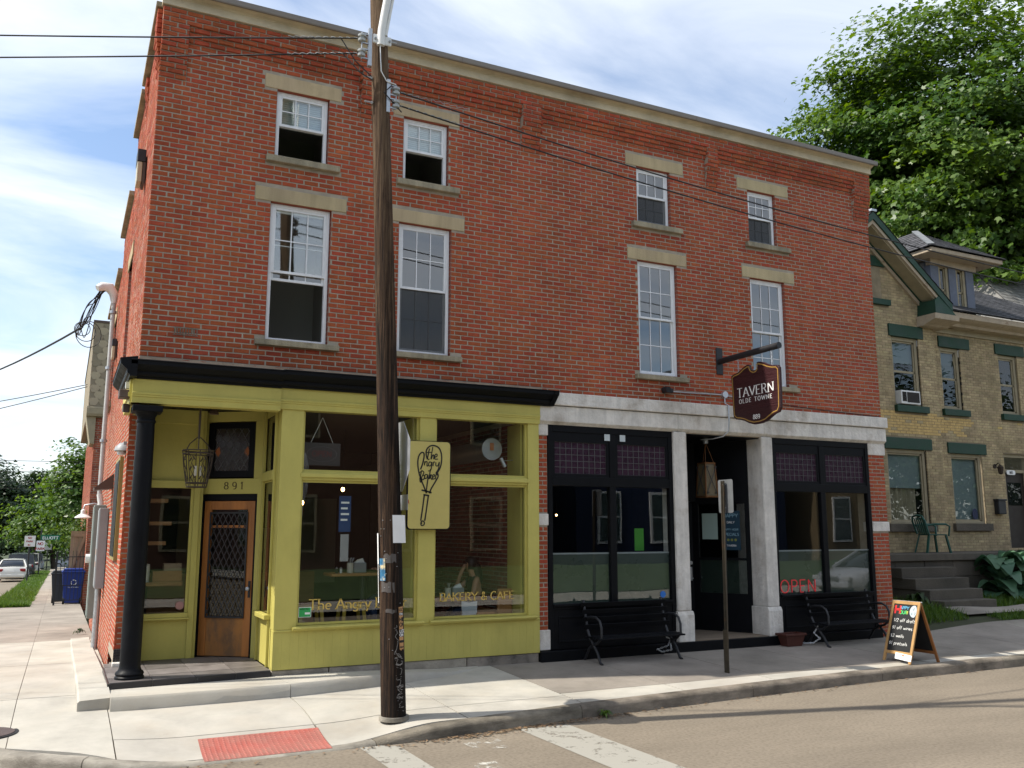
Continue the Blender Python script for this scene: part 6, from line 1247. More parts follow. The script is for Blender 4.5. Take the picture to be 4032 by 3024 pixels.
bay = courses(BX0, BX1, 1.44, 7.05, wb[:2]+lb+sb+[wb[2]], cb_, .205, .009)
def gz(u): return 9.34-abs(u-16.10)*.78
gab = [b for b in courses(BX0, BX1, 7.05, 9.1, [wb[2], lb[2], sb[2]], cb_, .205, .009) if gz((b[0]+b[1])/2) > b[3]+.02]
mn = courses(BX1+.01, HX1, 1.44, 7.3, wm+lm+sm_, cb_, .205, .009)
MRt = lambda u, v, w_: (BX1+w_, u, v)
rt_ = courses(YB, YM, 1.44, 7.4, [], cb_, .205, .009)
def ytint(b):
    c = (b[0]+b[1])/2
    if 4.22 < b[2] < 4.78 and c > 10:
        n_ = math.sin(c*2.1+b[2]*9)*.5+.5
        if b[2] > 4.3+.25*n_ or c < 18.5: return (.99 if random.random() < .9 else .4) if c < 20.2 else random.gauss(.7, .12)
    return min(.93, max(0, random.gauss(.42, .22)))
lay_bricks([(bay, MB_), (gab, MB_), (mn, MM_), (rt_, MRt)], M_ybrick, hs, tintf=ytint, m2=mat('yellow_repair_brick', (.50, .36, .14), .9, var=.2, vscale=9, bump=.4, tint=.1))
mb = MB(); wallface(mb, BX0, BX1, .2, 7.05, wb[:2], MB_); mb.quad((BX0, YB, 7.05), (BX1, YB, 7.05), (16.10, YB, 9.34)); wallface(mb, BX1, HX1, .2, 7.4, wm, MM_); mb.quad((BX1, YB, .2), (BX1, YM, .2), (BX1, YM, 7.5), (BX1, YB, 7.5)); mb.quad((BX0, YB, .2), (BX0, 12, .2), (BX0, 12, 7.6), (BX0, YB, 7.6)); mb.quad((HX1, YM, .2), (HX1, 12, .2), (HX1, 12, 7.4), (HX1, YM, 7.4)); mb.build('mortar_wall', M_ymort, hs)
for a, b, c, d in lb: B('lintel', M_green, a, YB-.04, c, b, YB+.12, d, parent=hs)
for a, b, c, d in lm: B('lintel', M_green, a, YM-.04, c, b, YM+.12, d, parent=hs)
for i, (a, b, c, d) in enumerate(sb): B('sill', M_gyst if i == 0 else M_green, a, YB-.09, c, b, YB+.1, d, parent=hs)
for i, (a, b, c, d) in enumerate(sm_): B('sill', M_gyst if i == 0 else M_green, a, YM-.09, c, b, YM+.1, d, parent=hs)
M_blindg = mat('drawn_blind', (.20, .245, .245), .8, var=.05); M_curt = mat('tan_curtain', (.30, .25, .17), .9, var=.2, vscale=8, stretch=(3, 1, .3))
def hwin(a, b, c, d, y, kind, m=M_trim):
    f_ = MB(); t = .09
    for q in ((a, c, a+t, d), (b-t, c, b, d), (a+t, d-t, b-t, d), (a+t, c, b-t, c+t*.7)): f_.box(q[0], y+.05, q[1], q[2], y+.14, q[3])
    w_ = f_.build('window', m, hs, bevel=.006); zm = (c+d)/2; s_ = MB(); u0, u1 = a+t, b-t; v0, v1 = c+t*.7, d-t
    if kind != 'big':
        for q in ((u0, zm-.025, u1, zm+.025), (u0, v0, u0+.04, v1), (u1-.04, v0, u1, v1), (u0, v1-.04, u1, v1), (u0, v0, u1, v0+.04)): s_.box(q[0], y+.085, q[1], q[2], y+.12, q[3])
    else:
        for q in ((u0, v0, u0+.04, v1), (u1-.04, v0, u1, v1), (u0, v1-.04, u1, v1), (u0, v0, u1, v0+.04)): s_.box(q[0], y+.085, q[1], q[2], y+.12, q[3])
    s_.build('sash', m, w_)
    for z0, z1 in (((v0, zm), (zm, v1)) if kind != 'big' else ((v0, v1),)): MB().quad((u0, y+.10, z0), (u1, y+.10, z0), (u1, y+.10, z1), (u0, y+.10, z1)).build('pane', M_glass if kind == 'big' else M_glassd, w_)
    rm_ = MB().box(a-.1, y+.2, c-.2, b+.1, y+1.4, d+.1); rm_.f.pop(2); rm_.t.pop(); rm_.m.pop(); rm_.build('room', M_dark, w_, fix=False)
    return w_
w_ = hwin(*wb[0], YB, 'big'); MB().box(16.70, YB+.15, 2.95, 17.9, YB+.155, 3.8).build('blind', M_blindg, w_)
cu = MB(); n = 40; cu.add([(lerp(16.7, 17.75, i/n), YB+.22+.03*math.sin(i*1.1), z) for z in (2.15, 3.0) for i in range(n+1)], [(i, i+1, n+2+i, n+1+i) for i in range(n)]); cu.build('curtain', M_curt, w_, smooth=60)
w_ = hwin(*wb[1], YB, 's'); MB().box(17.1, YB+.15, 6.0, 17.9, YB+.155, 6.55).build('blind', M_blindg, w_)
hwin(*wb[2], YB, 's', mat('pinkish_trim', (.42, .34, .27), .7))
w_ = hwin(*wm[0], YM, 'big'); MB().box(19.38, YM+.15, 2.18, 20.4, YM+.155, 3.8).build('blind', M_blindg, w_); MB().lathe([(.001, 0), (.10, 0), (.10, .004)], (0, 0, 0), 20).build('x', M_sblue, w_) if False else None
MB().prism([(20.18+.105*math.cos(t), 2.36+.14*math.sin(t)) for t in np.linspace(0, 6.0, 18)], lambda u, v, k: (u, YM+.092+k, v), .003).build('round_sticker', mat('navy_sticker', (.012, .02, .06), .5), w_)
w_ = hwin(*wm[1], YM, 's'); MB().box(19.26, YM+.15, 5.85, 19.88, YM+.155, 6.55).build('blind', mat('dim_blind', (.13, .17, .18), .8), w_); hwin(*wm[2], YM, 's')
ac = thing('window_air_conditioner', 'white air conditioner jutting from the upper bay window of the pale house', 'air conditioner', (17.5, YB, 5.0)); MB().box(17.14, YB-.10, 4.96, 17.80, YB+.12, 5.29).build('case', M_whitem, ac, bevel=.012); MB().box(17.34, YB-.107, 5.0, 17.76, YB-.101, 5.25).build('front_grille', M_dark, ac)
mb = MB()
for k in range(8): mb.box(17.18+k*.018, YB-.107, 5.02, 17.19+k*.018, YB-.101, 5.25)
mb.build('side_louvre', M_dark, ac)
# entrance door, mailbox, wall lamp, number
MB().box(21.35, YM+.06, 1.5, 21.45, YM+.2, 3.95).build('door_jamb', M_trim, hs); MB().box(22.3, YM+.06, 1.5, 22.4, YM+.2, 3.95).build('door_jamb', M_trim, hs); MB().box(21.45, YM+.06, 3.86, 22.3, YM+.2, 3.95).build('door_head', M_trim, hs); MB().box(21.45, YM+.1, 3.46, 22.3, YM+.15, 3.54).build('transom_rail', M_trim, hs)
dd_ = MB().box(21.46, YM+.14, 1.5, 22.29, YM+.19, 3.46).build('door', mat('dark_brown_door', (.018, .011, .008), .5, var=.2), hs); MB().box(21.6, YM+.13, 2.6, 22.15, YM+.14, 3.2).build('door_light', M_glassd, dd_); MB().quad((21.46, YM+.16, 3.54), (22.3, YM+.16, 3.54), (22.3, YM+.16, 3.86), (21.46, YM+.16, 3.86)).build('transom_pane', M_glassd, hs)
np_ = thing('number_plate', 'small white oval house number plate above the dark door', 'sign', (21.6, YM+.05, 3.44)); MB().prism(rrect(21.52, 21.86, 3.40, 3.52, .05), lambda u, v, k: (u, YM+.055+k, v), .02).build('plate', M_printw, np_); tx = MB(); text(tx, '885', lambda u, v, w_: (21.69+u, YM+.054-w_, 3.43+v), .06, .012, space=.6, align='c'); tx.build('digits', M_printk, np_)
mx_ = thing('mailbox', 'black mailbox on the brick beside the dark house door', 'mailbox', (20.95, YM, 2.5)); MB().box(20.80, YM-.14, 2.36, 21.10, YM-.005, 2.72).build('box', M_blkiron, mx_, bevel=.02); MB().box(20.78, YM-.16, 2.70, 21.12, YM-.005, 2.75).build('lid', M_blkiron, mx_, bevel=.01)
wl = thing('wall_lantern', 'rusty wall lantern beside the dark house door', 'wall lamp', (20.95, YM, 3.5)); MB().cyl((20.95, YM, 3.6), (20.95, YM-.03, 3.6), .06, n=14).build('wall_plate', M_rustl, wl); MB().tube([(20.95, YM-.02, 3.6), (20.95, YM-.12, 3.68), (20.95, YM-.17, 3.62)], .012, 6).build('arm', M_rustl, wl); MB().lathe([(.03, 0), (.055, .03), (.075, .17), (.085, .18), (.02, .25)], (20.95, YM-.17, 3.38), 8).build('cage', M_rustl, wl)
# gable boards and roofs
GXC = 16.10; GA = (GXC, 9.30); sl_ = .78
def gpt(x, dz, y): return (x, y, GA[1]-abs(x-GXC)*sl_+dz)
for s in (-1, 1):
    xe = GXC+s*2.55
    for nm, m, d0, d1, y0, y1 in (('bargeboard', M_green, -.02, .16, 2.86, 2.92), ('verge_moulding', M_ptrim, -.12, -.02, 2.90, 2.96), ('gable_soffit', M_trim, -.16, -.12, 2.96, 3.37), ('gable_frieze', M_ptrim, -.30, -.165, 3.33, 3.40), ('frieze_edge', M_green, -.19, -.125, 3.30, 3.37)):
        mb = MB(); mb.add([gpt(GXC, d0, y0), gpt(xe, d0, y0), gpt(xe, d1, y0), gpt(GXC, d1, y0), gpt(GXC, d0, y1), gpt(xe, d0, y1), gpt(xe, d1, y1), gpt(GXC, d1, y1)], [(0,1,2,3),(7,6,5,4),(0,4,5,1),(1,5,6,2),(2,6,7,3),(3,7,4,0)]); mb.build(nm, m, hs)
def slates(name, p00, p10, p11, p01, m, nr, nc, th=.014, parent=hs):
    """rows of slates over a roof plane given by its eave (p00,p10) and ridge (p01,p11)"""
    p00, p10, p11, p01 = map(Vector, (p00, p10, p11, p01)); nrm = (p10-p00).cross(p01-p00).normalized()
    if nrm.z < 0: nrm = -nrm
    mb = MB()
    for r_ in range(nr):
        for c in range(nc):
            sh = .5*(r_ % 2); a, b = max(0, (c-sh)/nc), min(1, (c+1-sh)/nc)
            if b-a < .004: continue
            t0, t1 = r_/nr, min(1, (r_+1.15)/nr); f = lambda s, t: p00.lerp(p10, s).lerp(p01.lerp(p11, s), t); g_ = .03/nc
            mb.tint = random.random(); l = nrm*(th+random.uniform(0, .006))
            q = [f(a+g_, t0)+l, f(b-g_, t0)+l, f(b-g_, t1)+nrm*.002, f(a+g_, t1)+nrm*.002]; mb.add(q+[v-l*1.2 for v in q[:2]], [(0,1,2,3),(0,4,5,1)])
    o = mb.build(name, m, parent, fix=False); tag(o, kind='stuff'); return o
MB().quad((16.1, 2.86, 9.46), (16.1, 9.5, 9.46), (18.65, 9.5, 7.47), (18.65, 2.86, 7.47)).build('roof_deck', M_slate2, hs); MB().quad((16.1, 2.86, 9.46), (16.1, 9.5, 9.46), (13.4, 9.5, 7.45), (13.4, 2.86, 7.45)).build('roof_deck', M_slate2, hs)
slates('slate_courses', (18.67, 2.84, 7.47), (18.67, 7.5, 7.47), (16.1, 7.5, 9.48), (16.1, 2.84, 9.48), M_slate2, 14, 16); slates('slate_courses', (13.38, 2.84, 7.45), (13.38, 7.5, 7.45), (16.1, 7.5, 9.48), (16.1, 2.84, 9.48), M_slate2, 14, 16)
B('ridge_cap', M_galv, 16.01, 2.83, 9.46, 16.19, 7.5, 9.52, parent=hs)
# green box gutter return at the gable foot, then the peeling cornice
mb = MB(); mb.add([(18.02, 2.86, 7.20), (18.75, 2.86, 7.20), (18.75, 3.7, 7.20), (18.02, 3.7, 7.20), (18.05, 2.88, 7.52), (18.22, 2.88, 7.66), (18.36, 3.7, 7.66), (18.05, 3.7, 7.6)], [(0,3,2,1),(4,5,6,7),(0,1,5,4),(1,2,6,5),(2,3,7,6),(3,0,4,7)]); mb.build('gutter_return', M_green, hs)
MB().extx([(3.8, 6.94), (3.2, 6.94), (3.12, 6.98), (2.98, 7.02), (2.86, 7.06), (2.84, 7.19), (3.8, 7.19)], 17.98, 18.85).build('cornice_return', M_ptrim, hs)
for a, b in ((18.86, 21.3), (21.3, 23.4), (23.4, HX1+.3)): MB().extx([(3.8, 7.12), (3.45, 7.12), (3.40, 7.18), (3.28, 7.22), (3.18, 7.27), (3.16, 7.40), (3.8, 7.42)], a+.002, b-.002).build('eave_cornice', M_ptrim, hs)
B('frieze_board', M_trim, BX1, 3.70, 6.98, HX1, 3.76, 7.14, parent=hs)
MB().quad((18.6, 3.14, 7.42), (HX1+.3, 3.14, 7.42), (HX1+.3, 9, 10.6), (18.6, 9, 10.6)).build('roof_deck', M_slate2, hs); slates('slate_courses', (18.6, 3.1, 7.44), (HX1+.3, 3.1, 7.44), (HX1+.3, 9, 10.64), (18.6, 9, 10.64), M_slate2, 24, 30)
# hipped dormer
dx0, dx1, dy = 19.06, 20.72, 3.72; DS = mat('blue_grey_boards', (.115, .13, .17), .7, var=.2, vscale=5)
for a, b in ((dx0, dx0+.30), ((dx0+dx1)/2-.14, (dx0+dx1)/2+.14), (dx1-.30, dx1)): B('dormer_post', DS, a, dy, 7.40, b, dy+.2, 8.90, parent=hs)
for a, b in ((dx0+.30, (dx0+dx1)/2-.14), ((dx0+dx1)/2+.14, dx1-.30)): hwin(a, b, 7.46, 8.88, dy-.02, 's', M_trim)
MB().box(dx0, dy+.2, 7.4, dx0+.03, 7.5, 8.90).build('dormer_cheek', mat('grey_metal_cheek', (.22, .23, .24), .5, metal=.3, var=.3, vscale=4), hs); MB().box(dx1-.03, dy+.2, 7.4, dx1, 7.5, 8.90).build('dormer_cheek', DS, hs); B('dormer_frieze', M_ptrim, dx0-.05, dy-.06, 8.78, dx1+.05, dy+.1, 8.96, parent=hs)
MB().box(dx0-.55, dy-.50, 8.94, dx1+.55, 7.5, 9.06).build('dormer_eave', M_ptrim, hs, bevel=.02)
ex0, ex1, ey = dx0-.62, dx1+.62, dy-.56; apx = ((ex0+ex1)/2, ey+1.6, 10.1); bkx = ((ex0+ex1)/2, 7.6, 10.1)
for nm, q in (('f', ((ex0, ey, 9.07), (ex1, ey, 9.07), apx, apx)), ('l', ((ex0, 7.6, 9.07), (ex0, ey, 9.07), apx, bkx)), ('r', ((ex1, ey, 9.07), (ex1, 7.6, 9.07), bkx, apx))):
    MB().add(q, [(0, 1, 2, 3) if nm != 'f' else (0, 1, 2)]).build('dormer_roof', M_slate2, hs, fix=False)
    slates('dormer_slates', *q, M_slate2, 10, 16)
MB().bar((ex0+.02, ey+.02, 9.10), (apx[0], apx[1], 10.13), .16, .03).build('hip_flashing', mat('dull_flashing', (.17, .18, .185), .6, metal=.2, var=.2), hs)
chm = courses(0, .75, 9.0, 10.9, [], .07, .205, .01); MC1 = lambda u, v, w_: (15.95+u, 5.6-w_, v)
ck_ = MB(); [brickgeo(ck_, b, MC1) or None for b in chm]; tag(ck_.build('chimney_brickwork', M_ybrick, hs, fix=False), kind='stuff'); MB().box(15.96, 5.6, 8.8, 16.69, 6.3, 10.9).build('chimney', M_ybrick, hs); B('chimney_cap', M_ybrick, 15.88, 5.5, 10.9, 16.78, 6.4, 11.07, parent=hs); B('chimney_band', mat('brown_brick', (.09, .04, .03), .9), 15.93, 5.57, 9.95, 16.72, 6.35, 10.2, parent=hs)
# porch terrace, its steps and what stands there
pr = thing('porch_terrace', 'grey stone terrace and steps in front of the pale brick house', 'porch', (17, 2.5, .4)); B('terrace_slab', M_gyst, 13.4, 2.15, 1.30, 23.5, 3.72, 1.44, parent=pr); 
for a, b in zip(np.linspace(13.5, 23.4, 12), np.linspace(13.5, 23.4, 12)[1:]):
    for z0, z1 in ((.15, .58), (.59, .94), (.95, 1.295)): B('terrace_stone', M_gyst, a+.006, 2.22+random.uniform(-.01, .01), z0, b-.006, 2.5, z1, parent=pr)
for k, (z, y) in enumerate(((1.17, 1.86), (.96, 1.56), (.75, 1.26), (.55, .96))): B('step', M_gyst, 15.05+k*.03, y, max(.2, z-.22), 16.72+k*.0, 2.2, z, parent=pr, bevel=.012)
ch = thing('plastic_chair', 'green plastic garden chair on the terrace of the pale house', 'chair', (17.35, 2.9, 1.44), rz=R(70), local=True); M_gpl = mat('green_plastic', (.012, .075, .055), .4, var=.1)
mb = MB(); mb.prism([(-.24, -.22), (.24, -.22), (.21, .22), (-.21, .22)], lambda u, v, k: (u, v, .40+k), .025); mb.build('seat', M_gpl, ch, bevel=.01)
for sx in (-1, 1):
    MB().bar((sx*.22, -.20, .40), (sx*.27, -.26, 0), .05, .035).build('leg', M_gpl, ch); MB().bar((sx*.20, .20, .40), (sx*.25, .30, 0), .05, .035).build('leg', M_gpl, ch)
    MB().tube([(sx*.25, -.25, .38), (sx*.28, -.27, .60), (sx*.28, -.18, .65), (sx*.27, .12, .65), (sx*.23, .25, .62)], .022, 8).build('armrest', M_gpl, ch, smooth=50)
for k in range(5): MB().bar(((k-2)*.075, .22, .42), ((k-2)*.085, .32, .80), .045, .012).build('back_slat', M_gpl, ch)
MB().tube([(-.24, .22, .42), (-.26, .31, .72), (-.20, .34, .83), (0, .345, .86), (.20, .34, .83), (.26, .31, .72), (.24, .22, .42)], .022, 8).build('back_frame', M_gpl, ch, smooth=50)
# yard: ground that climbs to the house
def zyard(x, y): return .33 + .10*sstep(0, 2, y) + .03*math.sin(x*2.1+y) if y > .9 else lerp(zs(x, 0), .36, sstep(0, .9, y))
sheet('yard', [12.62]+list(np.linspace(13, 26, 28)), list(np.linspace(.03, 2.3, 14)), lambda x, y: zyard(x, y)-.01, mat('yard_soil', (.05, .055, .025), .95, var=.3, vscale=3))['kind'] = 'structure'
pth = sheet('house_path', list(np.linspace(15.1, 24, 20)), [.42, .6, .8, .93], lambda x, y: zyard(x, y)+.05, M_conco); pth['kind'] = 'structure'
# farther slate-roofed house at the right edge
fh = thing('grey_roofed_house', 'house with a pale grey shingle roof behind the maple at the right edge', 'house', (38, 14, 0)); MB().box(31.5, 9.5, -.2, 46, 18, 9.6).build('wall', mat('house_siding', (.32, .30, .26), .8), fh)
M_gsl = mat('grey_shingle', (.17, .165, .155), .85, var=.2, vscale=2, tint=.3); MB().add([(31, 9, 9.6), (46.5, 9, 9.6), (46.5, 13.7, 14), (33.5, 13.7, 14), (31, 18.5, 9.6), (46.5, 18.5, 9.6)], [(0,1,2,3),(0,3,4),(4,3,2,5)]).build('roof', M_gsl, fh); slates('shingle', (31, 8.98, 9.62), (46.5, 8.98, 9.62), (46.5, 13.7, 14.03), (33.5, 13.7, 14.03), M_gsl, 22, 50, parent=fh)
for x in (33, 36, 39): wn = MB().box(x, 9.42, 6.5, x+1.1, 9.5, 8.4).build('window', M_white, fh); MB().box(x+.1, 9.40, 6.6, x+1.0, 9.418, 8.3).build('pane', M_glassd, wn)

# ------------------------------------------------------------------ shingled rear building on the side street
rb = thing('shingled_building', 'brick building with a tan hexagon-shingled upper storey behind the corner building', 'building', (4, 26, -.3)); RX0, RY = .03, 20.5
MR = lambda u, v, w_: (u, RY-w_, v); MR2 = lambda u, v, w_: (RX0-w_, u, v)
mb = MB(); mb.box(RX0, RY, -.8, 8, 34, 5.7); mb.build('wall', M_mortar, rb)
lay_bricks([(courses(RX0, 1.6, -.55, 5.6, [], .075, .215, .014), MR), (courses(RY, 34, -.8, 5.6, [], .075, .215, .014), MR2)], mat('dull_red_brick', (.30, .085, .045), .88, var=.2, vscale=8, tint=.3, bump=.4), rb)
MB().box(-.22, RY-.18, 5.93, 8.2, 34.3, 8.72).build('mansard_core', mat('shingle_felt', (.25, .21, .145), .9), rb); M_hex = mat('tan_hexagon_shingle', (.34, .285, .195), .9, var=.2, vscale=4, bump=.4, tint=.28, col2=(.22, .19, .14), spots=(.45, .75))
hexs = MB(); hw, hh = .30, .30; shared = []
for k in range(6):
    h_ = MB(); h_.tint = random.random(); po2 = [(-.149, .06), (-.149, .0), (-.075, -.125), (.075, -.125), (.149, .0), (.149, .06), (.075, .12), (-.075, .12)]; h_.prism(po2, lambda u, v, w_: (u, -w_, v), .014); me = h_.mesh('shingle'); me.materials.append(M_hex); shared.append(me)
for r_ in range(13):
    for c in range(4):
        x = -.08+c*.30+(.15 if r_ % 2 else 0); z = 6.05+r_*.213
        if z > 8.62: continue
        o = bpy.data.objects.new('shingle', random.choice(shared)); COL.objects.link(o); o.parent = rb; of_ = ORG[rb.name]; o.location = (x-of_[0], RY-.183-of_[1], z+.05-of_[2]); o.rotation_euler = (R(random.uniform(1.5, 4)), 0, R(random.uniform(-.6, .6)))
MB().box(-.25, RY-.22, 8.72, 8.2, 34.3, 8.80).build('coping', M_brown, rb); MB().extx([(20.6, 5.62), (20.3, 5.62), (20.26, 5.70), (20.26, 5.88), (20.28, 5.93), (20.6, 5.93)], -.26, 8.2).build('eave_band', M_trim, rb); MB().prism([(-.26, 5.62), (.03, 5.62), (.03, 4.72), (-.10, 4.74)], lambda u, v, k: (u, 20.4+k, v), 1.4).build('eave_bracket', M_trim, rb)
# yard fence, gate and bins in front of it
fn = thing('iron_fence', 'thin black iron railing between the side wall and the pavement', 'fence', (-.4, 20.05, -.33))
MB().box(-.80, 20.03, -.34, -.745, 20.085, 1.30).build('post', M_blkiron, fn); 
for z in (-.2, .25, 1.12): MB().box(-.77, 20.045, z, .02, 20.065, z+.025).build('rail', M_blkiron, fn)
for k in range(7): MB().cyl((-.65+k*.105, 20.055, -.2), (-.65+k*.105, 20.055, 1.32), .009, n=6).build('picket', M_blkiron, fn)
gt_ = thing('wooden_gate', 'weathered plank gate standing behind the iron railing', 'gate', (-.2, 21.4, -.3)); M_greyw = mat('weathered_planks', (.30, .235, .15), .85, var=.3, vscale=7, stretch=(1, 1, .15), tint=.15)
for k in range(4): mb = MB(); mb.tint = random.random(); mb.box(-.42+k*.115, 21.4, -.2, -.31+k*.115, 21.43, 1.93); mb.build('plank', M_greyw, gt_)
for z in (.55, 1.75): MB().box(-.42, 21.36, z, .04, 21.4, z+.10).build('rail', M_greyw, gt_)
MB().bar((-.38, 21.37, .62), (.0, 21.37, 1.75), .03, .10).build('brace', M_greyw, gt_)
def bin_(x, y, s, m, lab, logo=False):
    t = thing('wheeled_bin', lab, 'bin', (x, y, -.35), group='wheeled bins by the railing'); z0 = -.35; w0, w1, d = .23*s, .31*s, .30*s
    mb = MB(); mb.add([(x-w0, y-d*.8, z0+.04), (x+w0, y-d*.8, z0+.04), (x+w0, y+d*.8, z0+.04), (x-w0, y+d*.8, z0+.04), (x-w1, y-d, z0+.95*s), (x+w1, y-d, z0+.95*s), (x+w1, y+d, z0+.95*s), (x-w1, y+d, z0+.95*s)], [(0,3,2,1),(0,1,5,4),(1,2,6,5),(2,3,7,6),(3,0,4,7)]); mb.build('body', m, t, bevel=.02)
    MB().box(x-w1-.02, y-d-.03, z0+.95*s, x+w1+.02, y+d+.03, z0+1.0*s).build('rim', m, t, bevel=.015); MB().prism([(-w1, 0), (w1, 0), (w1*.85, .07), (-w1*.85, .07)], lambda u, v, k: (x+u, y-d+k, z0+1.0*s+v), 2*d).build('lid', m, t, bevel=.015)
    for sx in (-1, 1): MB().cyl((x+sx*w0*1.0-.03, y-d*.55, z0+.12), (x+sx*w0*1.0+.03, y-d*.55, z0+.12), .12, n=18).build('wheel', M_rubber, t)
    if logo:
        for k in range(3):
            a = 2.094*k+.5; q = [(x+.02+.075*math.cos(a+b), z0+.68+.075*math.sin(a+b)) for b in np.linspace(0, 1.5, 7)]; r_ = MB(); ribbon(r_, q, lambda d_: .022, lambda u, v, w_: (u, y-d-.004+.10*(z0+.95-v)*0-w_, v), .003); r_.build('recycling_arrow', M_printw, t)
        tx = MB(); text(tx, 'City of Columbus', lambda u, v, w_: (x+.02+u, y-d-.003-w_, z0+.52+v), .028, .005, space=.7, align='c'); tx.build('lettering', M_printw, t)
bin_(-.27, 20.75, 1.03, mat('blue_plastic', (.010, .034, .22), .45, var=.1), 'blue recycling bin with white arrows behind the railing', True); bin_(-.60, 21.45, .95, mat('dark_grey_plastic', (.03, .035, .04), .5), 'dark grey wheeled bin half hidden behind the blue one')

# ------------------------------------------------------------------ far side of the street (seen in the shop windows)
fs = sheet('far_pavement', [-60, 0, 20, 40, 80], [-13.2, -10.2], lambda x, y: .02, M_conc); fs['kind'] = 'structure'; fs2 = sheet('far_lawn', [-60, 80], [-19, -13.2], lambda x, y: .05+(-13.2-y)*.1, mat('lawn_far', (.05, .085, .025), .95, var=.3, vscale=2)); fs2['kind'] = 'structure'
def oppo(name, lab, x0, x1, y0, z1, m, wins, mw, gable=True):
    t = thing(name, lab, 'house', ((x0+x1)/2, y0, 0)); MB().box(x0, y0-9, -.2, x1, y0, z1).build('wall', m, t)
    if gable: MB().add([(x0-.4, y0+.5, z1), (x1+.4, y0+.5, z1), ((x0+x1)/2, y0-4.5, z1+2.2), (x0-.4, y0-9.4, z1), (x1+.4, y0-9.4, z1)], [(0,1,2),(1,4,2),(4,3,2),(3,0,2)]).build('roof', M_slate2, t)
    for a, b, c, d in wins: f_ = MB().box(a, y0, c, b, y0+.08, d).build('window', mw, t); MB().box(a+.1, y0+.081, c+.1, b-.1, y0+.09, (c+d)/2-.04).build('pane', M_glassd, f_); MB().box(a+.1, y0+.081, (c+d)/2+.04, b-.1, y0+.09, d-.1).build('pane', M_glassd, f_)
    return t
oppo('blue_house', 'dark blue house across the street, mirrored in the tavern windows', 18.5, 30, -21, 7.2, mat('navy_siding', (.012, .022, .06), .7), [(x, x+1.2, z, z+2.2) for x in (19.5, 22.2, 25, 27.8) for z in (1.4, 4.4)], M_white)
oppo('tan_house', 'tan house across the street beyond the blue one, mirrored in the windows', 32, 43, -21, 7, mat('tan_siding', (.25, .19, .11), .8), [(x, x+1.2, z, z+2.2) for x in (33, 36, 39.5) for z in (1.4, 4.4)], M_white)
oppo('added_corner_house', 'added long red house on the far corner, unseen, darkening the reflection in the oak door', -42, -12.5, -13.5, 8.0, mat('dull_red_siding', (.10, .045, .035), .85), [(x, x+1.3, z, z+2.1) for x in (-17, -21, -25, -29, -33) for z in (1.2, 4.6)], M_trim)  # house added out of view to give the oak door glass dark reflections
weather(M_ybrick, .7, .78, 1.1)
oppo('brown_brick_block', 'brown brick block across the street, mirrored in the cafe windows', 1.0, 16.5, -20, 8.3, mat('brown_brick_far', (.10, .05, .032), .9, var=.3, vscale=12), [(x, x+1.3, z, z+2.0) for x in (2.4, 6, 9.6, 13.2) for z in (1.2, 5.2)], M_trim, False)
# ------------------------------------------------------------------ vegetation
def fastmesh(name, V, k, tint, m, parent=None, off=(0,0,0)):
    """V: (n*k,3) vertices of n k-gons"""
    n = len(V)//k; me = bpy.data.meshes.new(name); me.vertices.add(n*k); me.vertices.foreach_set('co', (V-np.array(off)).astype(np.float32).ravel())
    me.loops.add(n*k); me.loops.foreach_set('vertex_index', np.arange(n*k, dtype=np.int32)); me.polygons.add(n); me.polygons.foreach_set('loop_start', np.arange(0, n*k, k, dtype=np.int32))
    try: me.polygons.foreach_set('loop_total', np.full(n, k, dtype=np.int32))
    except Exception: pass
    a = me.attributes.new('tint', 'FLOAT', 'FACE'); a.data.foreach_set('value', tint.astype(np.float32)); me.update(calc_edges=True); me.validate(); me.materials.append(m)
    o = bpy.data.objects.new(name, me); COL.objects.link(o)
    if parent: o.parent = parent; ORG[o.name] = off
    return o
MAPLE = np.array([(0, 0), (.34, .12), (.52, .50), (.22, .46), (0, 1.0), (-.22, .46), (-.52, .50), (-.34, .12)]); OVAL = np.array([(0, 0), (.3, .4), (0, 1), (-.3, .4)]); BLADE = np.array([(-.05, 0), (.05, 0), (.0, 1)])
def leaves(P_, shape, size, up=.75, fold=.12, dirs=None):
    """one leaf at each point, normal mostly upward"""
    n = len(P_); nv = NP.normal(0, 1, (n, 3))*(1-up)+np.array([0, 0, up]); 
    if dirs is not None: nv += dirs*.55
    nv /= np.linalg.norm(nv, axis=1)[:, None]
    t = NP.normal(0, 1, (n, 3)); t -= nv*np.sum(t*nv, 1)[:, None]; t /= np.linalg.norm(t, axis=1)[:, None]; b = np.cross(nv, t)
    s = size*NP.uniform(.65, 1.25, n); k = len(shape)
    V = P_[:, None, :]+s[:, None, None]*(shape[None, :, 0, None]*t[:, None, :]+(shape[None, :, 1, None]-.4)*b[:, None, :]-fold*np.abs(shape[None, :, 0, None])*nv[:, None, :]-fold*1.2*(shape[None, :, 1, None]**2)*nv[:, None, :])
    return V.reshape(-1, 3)
